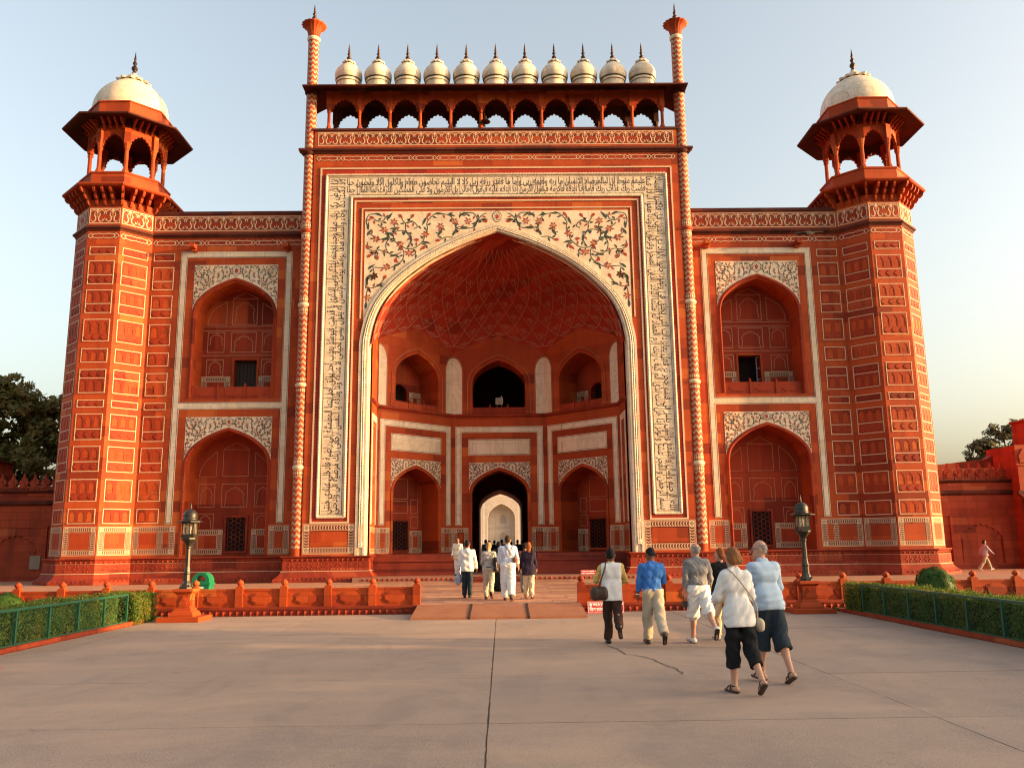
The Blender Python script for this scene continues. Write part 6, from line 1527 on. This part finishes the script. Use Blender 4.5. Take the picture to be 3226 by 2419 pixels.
        for e in range(4):
            np.add.at(nb, Q[:, e], V[Q[:, (e+1) % 4]]); np.add.at(nc, Q[:, e], 1); np.add.at(nb, Q[:, (e+1) % 4], V[Q[:, e]]); np.add.at(nc, Q[:, (e+1) % 4], 1)
        V = V*.55 + .45*nb/np.maximum(nc, 1)[:, None]
        me = bpy.data.meshes.new(name); N = len(Q); me.vertices.add(len(V)); me.vertices.foreach_set('co', V.ravel()); me.loops.add(4*N); me.loops.foreach_set('vertex_index', Q.ravel()); me.polygons.add(N); me.polygons.foreach_set('loop_start', np.arange(N)*4)
        me.polygons.foreach_set('use_smooth', np.ones(N, bool)); me.materials.append(MATS[mat]); me.update(); me.validate()
        s.last = (V, Q)
        return link(name, me, parent, M)

def person(x, y, z, heading, label, H=1.7, skin='skin_pale', hair='hair_brown', style='short', top='cloth_white', bottom='cloth_beige', shoes='leather_brown', legs=((8, 4), (-20, 28)), arms=((8, 8, 14), (-4, 8, 14)),
           lean=3, head=(0, 0), sleeve='long', hem=.86, cuff=1.0, build=1.0, vest=None, res=.012, female=False, group=None, loose=.0, skirt=None, shoe='shoe', simple=False):
    k = H/1.75; root = empty('person', TR(x, y, z, heading), label=label, category='person', group=group); M = WM[root]
    R = lambda d: rad(d); seed = int(abs(x*37 + y*11)*10) % 9999
    J = {}; hz = .93
    hips = [np.array((-.092 if female else -.088, 0, hz)), np.array((.092 if female else .088, 0, hz))]; lw = []
    for i, (hp, kn) in enumerate(legs):
        a = R(hp); b = R(hp - kn); kne = hips[i] + .43*np.array((0, math.sin(a), -math.cos(a))); ank = kne + .42*np.array((0, math.sin(b), -math.cos(b))); fa = b*.85 if hp < 0 else max(0.0, b)*.9
        if abs(hp) < 6 and kn < 12: fa = 0
        fd = np.array((.12*(1 if i else -1), math.cos(fa), math.sin(fa))); fd /= np.linalg.norm(fd); up = np.array((0, -math.sin(fa), math.cos(fa)))
        heel = ank - fd*.045 - up*.055; toe = ank + fd*.165 - up*.062; lw.append([kne, ank, heel, toe, fd, up])
    mn = min(min(q[2][2], q[3][2]) for q in lw) - .028; sh = -mn
    def S(p): p = np.array(p, float) + np.array((0, 0, sh)); return p*k
    la = R(lean); piv = np.array((0, 0, hz))
    def T(p):   # torso lean
        p = np.array(p, float) - piv; return S(piv + np.array((p[0], p[1]*math.cos(la) + p[2]*math.sin(la), -p[1]*math.sin(la) + p[2]*math.cos(la))))
    w = build; sw = (.168 if female else .188)*w
    yaw, pit = R(head[0]), R(head[1]); hc0 = np.array((0, .015, 1.640)); HS_ = 1.10
    def Hd(p):
        p = np.array(p, float)*HS_; px, py = p[0]*math.cos(yaw) - p[1]*math.sin(yaw), p[0]*math.sin(yaw) + p[1]*math.cos(yaw); pz = p[2]
        py, pz = py*math.cos(pit) - pz*math.sin(pit), py*math.sin(pit) + pz*math.cos(pit); return T(hc0 + np.array((px, py + .02*math.sin(-pit), pz)))
    arm = []
    for i, (fl, ab, el) in enumerate(arms):
        sg = -1 if i == 0 else 1; s0 = T((sg*sw, -.005, 1.425)); f_, b_ = R(fl), R(ab)
        d = np.array((sg*math.sin(b_), math.sin(f_)*math.cos(b_), -math.cos(f_)*math.cos(b_))); e0 = s0 + d*.285*k
        f2 = f_ + R(el); inw = -sg*min(.55, max(0, el-25)/90); d2 = np.array((sg*math.sin(b_)*.6 + inw, math.sin(f2), -math.cos(f2))); d2 /= np.linalg.norm(d2); w0 = e0 + d2*.245*k; arm.append((s0, e0, w0, d2, sg))
    def torso(F, g=0.0, kk=.05):
        F.cap(T((-.055*w, 0, hz+.02)), T((.055*w, 0, hz+.02)), .118*k*w+g, k=kk, ys=.88); F.cap(T((-.04*w, 0, 1.10)), T((.04*w, 0, 1.10)), (.098 if female else .106)*k*w+g, k=kk, ys=.86)
        F.cap(T((-.065*w, .0, 1.28)), T((.065*w, .0, 1.28)), .110*k*w+g, k=kk, ys=.92); F.cap(T((-sw*.72, -.012, 1.405)), T((sw*.72, -.012, 1.405)), .068*k+g, k=kk, ys=1.05)
        F.cap(T((0, -.01, 1.42)), T((0, -.005, 1.50)), .062*k+g*.6, .05*k+g*.3, k=kk)
        if female:
            for q in (-1, 1): F.ell(T((q*.07, .085, 1.29)), np.array((.065, .055, .06))*k + g, k=.04)
    def leg(F, i, g0, g1, upto, kk=.03):
        kne, ank = lw[i][0], lw[i][1]; h0, kn_, an = S(hips[i]), S(kne), S(ank)
        F.cap(h0, kn_, .088*k*w+g0, .058*k+g1, k=kk)
        if upto > 0: F.cap(kn_, kn_ + (an-kn_)*upto, .056*k+g1, (.056 + (.036-.056)*upto)*k + g1 + (.010 if g0 else 0), k=kk if not g0 else .02, flat=g0 > 0)
        if g0 == 0: F.ell(kn_ + (an-kn_)*.3 - np.array((0, .018, 0)), np.array((.048, .05, .10))*k, k=.03)
    F = Field(); torso(F); F.cap(T((0, 0, 1.47)), T((0, .012, 1.58)), .054*k, .05*k, k=.03)
    F.ell(Hd((0, -.008, .02)), np.array((.076, .096, .098))*k*HS_, k=.03); F.ell(Hd((0, .022, -.045)), np.array((.056, .066, .070))*k*HS_, k=.03)
    if not simple:
        F.cap(Hd((0, .088, .012)), Hd((0, .108, -.022)), .010*k, .014*k, k=.015); F.cap(Hd((-.035, .076, .03)), Hd((.035, .076, .03)), .010*k, k=.02); F.cap(Hd((-.018, .083, -.058)), Hd((.018, .083, -.058)), .009*k, k=.014); F.ell(Hd((0, .07, -.092)), np.array((.024, .02, .018))*k, k=.02)
        for q in (-1, 1): F.ell(Hd((q*.078, -.008, .0)), np.array((.012, .022, .033))*k, k=.010)
    for i in (0, 1):
        leg(F, i, 0, 0, 1.0); kne, ank, heel, toe, fd, up = lw[i]; F.cap(S(ank), S(heel + up*.012), .034*k, .030*k, k=.02); F.cap(S(heel + up*.012), S(toe), .030*k, .022*k, k=.02); F.cap(S(heel + fd*.12 + up*.0), S(toe), .034*k, .024*k, k=.02, xs=1.25)
        s0, e0, w0, d2, sg = arm[i]; F.cap(s0, e0, .050*k*w, .040*k*w, k=.03); F.cap(e0, w0, .040*k*w, .027*k, k=.02)
        wd = np.array((0, 1.0, 0)) - d2*d2[1]; wd = wd/np.linalg.norm(wd) if np.linalg.norm(wd) > .3 else np.array((1.0, 0, 0)); nrm = np.cross(d2, wd)*sg; nrm = -nrm if nrm[0]*sg > 0 else nrm
        pe = w0 + d2*.085*k; F.cap(w0 + wd*.012*k, pe + wd*.022*k, .020*k, .017*k, k=.015); F.cap(w0 - wd*.012*k, pe - wd*.022*k, .020*k, .016*k, k=.015)
        if not simple:
            for j, L in enumerate((.058, .074, .080, .068)):
                b0 = pe + wd*(j-1.5)*.0195*k; b1 = b0 + (d2*.9 + nrm*.25)*L*.5*k; b2 = b1 + (d2*.7 + nrm*.65)*L*.5*k; F.cap(b0, b1, .0092*k, .0085*k, k=.004); F.cap(b1, b2, .0085*k, .0075*k, k=.004)
            t0 = w0 + d2*.025*k + wd*.030*k; t1 = t0 + (d2*.6 + wd*.55 + nrm*.3)*.045*k; t2 = t1 + (d2*.85 + nrm*.35)*.035*k; F.cap(t0, t1, .0125*k, .0105*k, k=.006); F.cap(t1, t2, .0105*k, .009*k, k=.004)
    body = F.mesh('body', res*.72 if not simple else res*1.3, skin, root, M)
    if not simple:      # eyes and mouth
        me = body.data; me.materials.append(MATS['hair_black']); me.materials.append(MATS['lip']); V, Q = F.last; cen = V[Q].mean(1); mi = np.zeros(len(Q), np.int32)
        for q in (-1, 1): mi[np.linalg.norm((cen - Hd((q*.031, .083, .016)))/np.array((1.4, 1, .8)), axis=1) < .011*k] = 1
        mi[np.linalg.norm((cen - Hd((0, .092, -.058)))/np.array((2.6, 1.3, .8)), axis=1) < .010*k] = 2
        if len(mi) == len(me.polygons): me.polygons.foreach_set('material_index', mi)
    # trousers
    F = Field(); g = .014 + loose
    F.cap(T((-.055*w, 0, hz+.03)), T((.055*w, 0, hz+.03)), .122*k*w+g, k=.05, ys=.90)
    if skirt: F.cap(S((-.03, 0, hz)), S((-.05, 0, skirt)), .135*k, .20*k, k=.06); F.cap(S((.03, 0, hz)), S((.05, 0, skirt)), .135*k, .20*k, k=.06)
    else:
        for i in (0, 1): leg(F, i, g, g + .014 + loose*.8, cuff, .045)
    F.cut((0, 0, 1), T((0, 0, min(hz + .115, hem + .05)))); F.wr = (.010, 34)
    for i in (0, 1):
        if cuff < 1 and not skirt:
            kn_, an = S(lw[i][0]), S(lw[i][1]); 
    bot = F.mesh('trousers' if cuff > .6 else 'shorts', res, bottom, root, M, seed=seed)
    # top
    F = Field(); torso(F, .016 + loose*.5, .055)
    if hem < .9 and not vest: F.cap(T((-.06*w, 0, hem + .06)), T((.06*w, 0, hem + .06)), .130*k*w + .020 + loose*.4, k=.06, ys=.92); F.cap(T((-.058*w, 0, hem + .2)), T((.058*w, 0, hem + .2)), .124*k*w + .016 + loose*.3, k=.06, ys=.92)
    for s0, e0, w0, d2, sg in arm:
        if sleeve == 'long': F.cap(s0, e0, .056*k*w+.008, .049*k+.006, k=.03); F.cap(e0, w0 + d2*.005*k, .049*k+.006, .036*k+.006, k=.02, flat=True)
        elif sleeve == 'rolled': F.cap(s0, e0, .056*k*w+.008, .050*k+.006, k=.03); F.cap(e0, e0 + (w0-e0)*.55, .049*k+.006, .044*k+.006, k=.02, flat=True)
        else: F.cap(s0, s0 + (e0-s0)*.75, .056*k*w+.008, .056*k+.008, k=.03, flat=True)
    hn = T((0, 0, hem)) - T((0, 0, hem + 1)); hn /= np.linalg.norm(hn); F.cut(hn, T((0, 0, hem))); F.cut((0, .35, .94), T((0, 0, 1.525))); F.wr = (.011, 32)
    shirt = F.mesh('shirt', res, top, root, M, seed=seed+1)
    if not simple and not female:
        F = Field(); F.cap(T((-.03, -.01, 1.49)), T((.03, -.01, 1.49)), .055*k, k=.03); F.cut((0, 0, -1), T((0, 0, 1.475))); F.cut((0, .5, .86), T((0, 0, 1.53))); F.mesh('collar', res*.8, top, root, M)
    if vest:
        F = Field(); torso(F, .034, .06); F.cap(T((-.06*w, 0, hem)), T((.06*w, 0, hem)), .128*k*w + .036, k=.07, ys=.92); F.cap(T((-.06*w, 0, hem + .2)), T((.06*w, 0, hem + .2)), .124*k*w + .034, k=.07, ys=.92); F.cut(hn, T((0, 0, hem-.04))); F.cut((0, .35, .94), T((0, 0, 1.50)))
        for q in (-1, 1): F.cut((q, 0, 0), T((q*(sw + .005), 0, 1.3)))
        F.wr = (.006, 26); F.mesh('vest', res, vest, root, M, seed=seed+2)
    # shoes
    for i in (0, 1):
        kne, ank, heel, toe, fd, up = lw[i]; F = Field()
        if shoe == 'sandal':
            F.cap(S(heel - up*.004), S(toe + fd*.01 - up*.004), .036*k, .034*k, k=.02, xs=1.2); n_ = S(heel + up*.0) ; F.cut(tuple(up), S(heel - up*.002)); so = F.mesh('sandal', res*.8, shoes, root, M)
            b = MB(); side = np.array((fd[1], -fd[0], 0))
            for c_, wd_, hh in ((heel + fd*.15, .045, .055), (heel + fd*.085, .042, .085), (ank - fd*.0, .042, .0)):
                pts = [S(c_ + side*wd_*math.cos(t) + up*((hh-.015)*math.sin(t) if hh else 0) + fd*(.045*math.sin(t) if not hh else 0)) for t in [PI*q/8 for q in range(9)]] if hh else [S(ank + side*.040*math.cos(t) + fd*.043*math.sin(t) - up*.005) for t in [2*PI*q/12 for q in range(13)]]
                b.tube([tuple(p) for p in pts], .009*k, 5)
            b.build('strap', shoes, root, M)
        else:
            F.cap(S(ank - up*.012), S(heel + up*.018), .042*k, .038*k, k=.03); F.cap(S(heel + up*.010), S(toe + fd*.012), .038*k, .032*k, k=.03, xs=1.12); F.cut(tuple(-up), S(heel - up*.030)); F.cut(tuple(up), S(ank + up*.015)); F.mesh('shoe', res*.8, shoes, root, M)
            F = Field(); F.cap(S(heel - up*.022), S(toe + fd*.015 - up*.018), .040*k, .036*k, k=.02, xs=1.15); F.cut(tuple(up), S(heel - up*.012)); F.cut(tuple(-up), S(heel - up*.030)); F.mesh('sole', res*.8, 'sole', root, M)
    # hair
    F = Field(); hcen = Hd((0, -.012, .026)); fwd = Hd((0, 1, 0)) - Hd((0, 0, 0)); fwd /= np.linalg.norm(fwd); upv = Hd((0, 0, 1)) - Hd((0, 0, 0)); upv /= np.linalg.norm(upv)
    F.ell(hcen, np.array((.084, .102, .106) if style != 'rim' else (.080, .0985, .102))*k*HS_, k=.02)
    if style == 'short': F.cap(Hd((-.03, -.07, -.03)), Hd((.03, -.07, -.03)), .042*k, k=.03); F.cut(tuple(fwd*.78 - upv*.62), hcen + fwd*.012*k + upv*.02*k); F.cut(tuple(-upv), Hd((0, 0, -.078)))
    elif style == 'rim': F.cut(tuple(upv), hcen + upv*.038*k); F.cut(tuple(fwd), hcen + fwd*.012*k); F.cut(tuple(-upv), Hd((0, 0, -.07)))
    elif style == 'bob': F.cap(Hd((-.045, -.045, -.03)), Hd((.045, -.045, -.03)), .060*k, k=.04); F.cut(tuple(fwd*.85 - upv*.5), hcen + fwd*.03*k + upv*.02*k); F.cut(tuple(-upv), Hd((0, 0, -.10)))
    elif style == 'long': F.cap(Hd((-.03, -.055, -.02)), Hd((-.02, -.085, -.18)), .055*k, .03*k, k=.04); F.cap(Hd((.03, -.055, -.02)), Hd((.02, -.085, -.18)), .055*k, .03*k, k=.04); F.cut(tuple(fwd*.88 - upv*.45), hcen + fwd*.03*k + upv*.03*k)
    elif style == 'tail': F.cap(Hd((0, -.09, .02)), Hd((0, -.115, -.16)), .035*k, .018*k, k=.03); F.cut(tuple(fwd*.82 - upv*.57), hcen + fwd*.02*k + upv*.03*k)
    F.wr = (.003, 90); F.mesh('hair', res*.8, hair, root, M, seed=seed+3)
    root_info = dict(root=root, M=M, T=T, S=S, Hd=Hd, arm=arm, k=k, sw=sw)
    return root_info
def strap(P, pts, r, mat, name='strap', flat=2.2):
    b = MB(); Q = catmull([tuple(p) for p in pts], 5); b.tube(Q, r, 6); return b.build(name, mat, P['root'], P['M'], smooth=True)
def soft_box(P, name, c, size, mat, rot=0):
    F = Field(); c = np.array(c); a, b, d = [s/2 for s in size]; r = min(a, b, d)*.8
    for sx in (-1, 1):
        for sz in (-1, 1): F.cap(c + np.array((sx*(a-r), -(b-r), sz*(d-r))), c + np.array((sx*(a-r), (b-r), sz*(d-r))), r, k=.05)
    F.cap(c - np.array((a-r, 0, 0)), c + np.array((a-r, 0, 0)), r, k=.05); F.ell(c, (a*.96, b*.96, d*.96), k=.05); F.wr = (.004, 30)
    return F.mesh(name, .014, mat, P['root'], P['M'])
NEAR = .011
# -- five visitors crossing the plaza on the right, and one hidden behind them
p = person(2.10, 16.03, 0, rad(-4), 'man in white vest over yellow shirt with brown shoulder bag walking to the gate', 1.67, 'skin_brown', 'hair_black', 'short', 'cloth_yellow', 'cloth_brown', 'leather_black', ((6, 3), (-24, 40)), ((14, 22, 70), (16, 18, 62)), 4, (-12, -4), hem=.83, vest='cloth_white', res=NEAR)
soft_box(p, 'shoulder_bag', p['T']((-.24, -.10, .93)), (.30, .15, .24), 'leather_brown')
strap(p, [p['T'](q) for q in ((-.26, -.13, 1.02), (-.20, -.155, 1.20), (-.13, -.14, 1.38), (-.10, -.03, 1.515), (-.12, .12, 1.36), (-.20, .14, 1.15), (-.27, .02, 1.0))], .016, 'leather_brown')
p = person(2.81, 15.80, 0, rad(2), 'man in bright blue shirt and beige trousers with bowed head', 1.69, 'skin_brown', 'hair_black', 'short', 'cloth_blue', 'cloth_beige', 'leather_brown', ((14, 6), (-20, 26)), ((2, 10, 10), (14, 12, 70)), 5, (14, -26), hem=.97, res=NEAR, loose=.006)
b = MB(); wr = p['arm'][0][2]; b.tube([tuple(wr + np.array((.034*math.cos(t), .036*math.sin(t), .012))) for t in [2*PI*q/12 for q in range(13)]], .010, 6); b.build('wristwatch', 'white_paint', p['root'], p['M'])
p = person(3.65, 15.84, 0, rad(6), 'balding man in dark grey shirt and white knee shorts with white sneakers', 1.76, 'skin_pale', 'hair_grey', 'rim', 'cloth_grey', 'cloth_white', 'shoe_white', ((12, 4), (-32, 22)), ((-6, 8, 12), (6, 14, 30)), 4, (32, 0), hem=.98, cuff=.10, res=NEAR, loose=.014)
b = MB(); b.tube([tuple(p['T']((.125*math.cos(t)*1.05, .118*math.sin(t), 1.03))) for t in [2*PI*q/24 for q in range(25)]], .016, 6); b.build('belt', 'leather_black', p['root'], p['M'])
hnd = p['arm'][0][2]; b = MB(); b.box(hnd[0]-.05, hnd[0]+.02, hnd[1]-.05, hnd[1]+.05, hnd[2]-.26, hnd[2]-.15); b.tube([(hnd[0]-.02, hnd[1], hnd[2]-.15), (hnd[0]-.02, hnd[1], hnd[2]-.05)], .006, 5); b.build('camera', 'leather_black', p['root'], p['M'])
p = person(2.99, 10.75, 0, rad(10), 'woman in white cardigan and black capri trousers with thin crossbody strap', 1.70, 'skin_pale', 'hair_light', 'bob', 'cloth_white', 'cloth_black', 'leather_brown', ((5, 4), (-12, 26)), ((10, 16, 62), (12, 14, 66)), 7, (12, 2), hem=.78, cuff=.50, res=NEAR, female=True, shoe='sandal', loose=.002, build=.93)
strap(p, [p['T'](q) for q in ((.225, -.04, .86), (.17, -.15, 1.05), (.05, -.155, 1.25), (-.06, -.12, 1.42), (-.105, -.02, 1.50), (-.06, .12, 1.38), (.06, .16, 1.2), (.2, .12, .98), (.235, .0, .86))], .010, 'cloth_beige')
soft_box(p, 'purse', p['T']((.25, -.03, .80)), (.07, .11, .12), 'cloth_beige')
p = person(3.60, 11.51, 0, rad(14), 'grey-haired man in light blue sweater and dark knee-length shorts wearing glasses', 1.79, 'skin_pale', 'hair_grey', 'rim', 'cloth_skyblue', 'cloth_denim', 'leather_brown', ((10, 4), (-12, 14)), ((6, 12, 58), (8, 12, 50)), 11, (58, 6), hem=.86, cuff=.30, res=NEAR, shoe='sandal', loose=.010, build=.95)
b = MB(); hd = p['Hd']
for q in (-1, 1):
    b.tube([tuple(hd((q*.033 + .024*math.cos(t), .100, .016 + .018*math.sin(t)))) for t in [2*PI*k_/14 for k_ in range(15)]], .003, 5); b.tube([tuple(hd((q*.058, .098, .02))), tuple(hd((q*.080, .04, .02))), tuple(hd((q*.082, -.01, .012)))], .003, 5)
b.tube([tuple(hd((-.012, .102, .02))), tuple(hd((.012, .102, .02)))], .003, 5); b.build('glasses', 'leather_black', p['root'], p['M'])
person(4.20, 16.3, 0, rad(4), 'red-haired woman in black top mostly hidden behind the white cardigan', 1.66, 'skin_pale', 'hair_red', 'bob', 'cloth_black', 'cloth_beige', 'shoe_white', ((14, 6), (-16, 18)), ((10, 10, 40), (-8, 10, 16)), 3, (50, 0), hem=.88, res=NEAR, female=True)
# -- group on the terrace walking to the arch
TP = .012
p = person(-.98, 26.77, TZ, rad(-3), 'man in white shirt and dark jeans carrying a plastic bag on the terrace', 1.70, 'skin_brown', 'hair_black', 'short', 'cloth_white', 'cloth_denim', 'leather_black', ((3, 4), (-4, 6)), ((0, 10, 8), (4, 12, 14)), 3, (-10, -6), hem=.80, res=TP)
w0 = p['arm'][0][2]; F = Field(); F.ell(w0 + np.array((-.03, .03, -.34)), (.12, .08, .16), k=.05); F.cap(w0 + np.array((-.02, .03, -.2)), w0 + np.array((0, .02, -.08)), .05, .012, k=.05); F.wr = (.012, 45); F.mesh('plastic_bag', .014, 'plastic_bag', p['root'], p['M'])
p = person(-.31, 25.97, TZ, rad(-2), 'blond woman in grey jersey and beige trousers with large black shoulder bag', 1.64, 'skin_pale', 'hair_blond', 'tail', 'cloth_lightgrey', 'cloth_beige', 'leather_black', ((6, 4), (-16, 30)), ((8, 8, 40), (10, 12, 55)), 4, (-8, -4), hem=.93, res=TP, female=True)
soft_box(p, 'shoulder_bag', p['T']((.235, -.06, 1.07)), (.13, .30, .40), 'leather_black'); strap(p, [p['T'](q) for q in ((.22, -.16, 1.2), (.17, -.10, 1.40), (.15, 0, 1.47), (.18, .09, 1.38), (.235, .10, 1.2))], .012, 'leather_black')
b = MB(); b.tube([tuple(p['T']((.128*math.cos(t), .118*math.sin(t), .985))) for t in [2*PI*q/24 for q in range(25)]], .018, 6); b.build('belt', 'leather_brown', p['root'], p['M'])
p = person(.26, 25.22, TZ, rad(-2), 'tall man in striped blue shirt and wide white trousers in the middle of the terrace', 1.80, 'skin_pale', 'hair_brown', 'short', 'cloth_stripe', 'cloth_white', 'leather_brown', ((7, 5), (-10, 18)), ((-2, 9, 10), (2, 12, 22)), 2, (0, -4), hem=.99, res=TP, loose=.022, build=1.06)
b = MB(); b.tube([tuple(p['T']((.150*math.cos(t), .130*math.sin(t), 1.02))) for t in [2*PI*q/24 for q in range(25)]], .017, 6); b.build('belt', 'leather_black', p['root'], p['M'])
strap(p, [p['T'](q) for q in ((.19, -.12, 1.13), (.07, -.16, 1.30), (-.04, -.12, 1.44), (-.09, -.02, 1.51), (-.05, .12, 1.4), (.1, .15, 1.25), (.2, .08, 1.12))], .009, 'leather_black'); soft_box(p, 'pouch', p['T']((.205, -.10, 1.10)), (.10, .10, .14), 'cloth_rust')
person(.88, 25.94, TZ, rad(-3), 'red-haired woman in long navy cardigan and slim beige trousers on the terrace', 1.60, 'skin_pale', 'hair_red', 'long', 'cloth_navy', 'cloth_beige', 'leather_brown', ((5, 4), (-6, 8)), ((4, 12, 24), (2, 10, 12)), 2, (6, -4), hem=.72, res=TP, female=True, shoe='sandal', build=1.05)
person(-.02, 30.2, TZ, rad(0), 'person in long black robe walking ahead between the grey and striped shirts', 1.66, 'skin_brown', 'hair_black', 'bob', 'cloth_black', 'cloth_black', 'leather_brown', ((10, 6), (-14, 14)), ((6, 10, 20), (6, 10, 20)), 2, (0, 0), hem=.7, res=.016, skirt=.18, simple=True)
person(.86, 29.2, TZ, rad(0), 'person in rust brown top partly hidden behind the navy cardigan', 1.60, 'skin_brown', 'hair_black', 'short', 'cloth_rust', 'cloth_grey', 'leather_brown', ((10, 6), (-14, 14)), ((4, 16, 20), (6, 10, 20)), 2, (0, 0), res=.016, simple=True)
person(-1.95, 39.95, .40, rad(160), 'man in cream vest and white trousers standing left of the arch', 1.68, 'skin_brown', 'hair_black', 'short', 'cloth_white', 'cloth_white', 'leather_brown', ((2, 2), (-2, 3)), ((4, 9, 40), (4, 9, 30)), 0, (28, -4), hem=.80, vest='cloth_cream', res=.014)
person(24.4, 43.4, TZ, rad(-90), 'man in lilac shirt and khaki trousers striding along the right wall', 1.52, 'skin_brown', 'hair_black', 'short', 'cloth_lilac', 'cloth_khaki', 'shoe_white', ((26, 8), (-22, 16)), ((-24, 6, 10), (34, 6, 14)), 2, (0, 0), res=.016, simple=True)
# -- dark figures inside the passage
CR = [(-.80, 47.2, 1.61, 'cloth_dark', 'dark figure with white sleeves at the left edge of the passage'), (-.64, 50.0, 1.58, 'cloth_brown', 'dark figure just right of the white-sleeved one in the passage'), (-.36, 51.5, 1.59, 'cloth_dark', 'dark figure left of centre in the passage'), (-.13, 49.5, 1.47, 'cloth_navy', 'shortest dark figure near the centre of the passage'), (.08, 52.0, 1.63, 'cloth_dark', 'tall dark figure at the centre of the passage'), (.66, 53.0, 1.50, 'cloth_brown', 'short dark figure beside the striped shirt in the passage'), (1.00, 50.5, 1.60, 'cloth_dark', 'broad dark figure right of centre in the passage'), (1.32, 51.8, 1.59, 'cloth_navy', 'dark figure at the right edge of the passage')]
for i, (x, y, h, c, lab) in enumerate(CR):
    person(x, y, .40, rad((-10, 8, 0, 5, -6, 10, 0, -8)[i]), lab, h, 'skin_brown', 'hair_black', 'short' if i != 3 else 'bob', 'cloth_white' if i == 0 else c, 'cloth_dark', 'leather_black', ((8, 5), (-10, 12)), ((4, 10, 14), (4, 10, 14)), 2, (0, 0), vest='cloth_dark' if i == 0 else None, res=.018, simple=True, group='people in the passage')
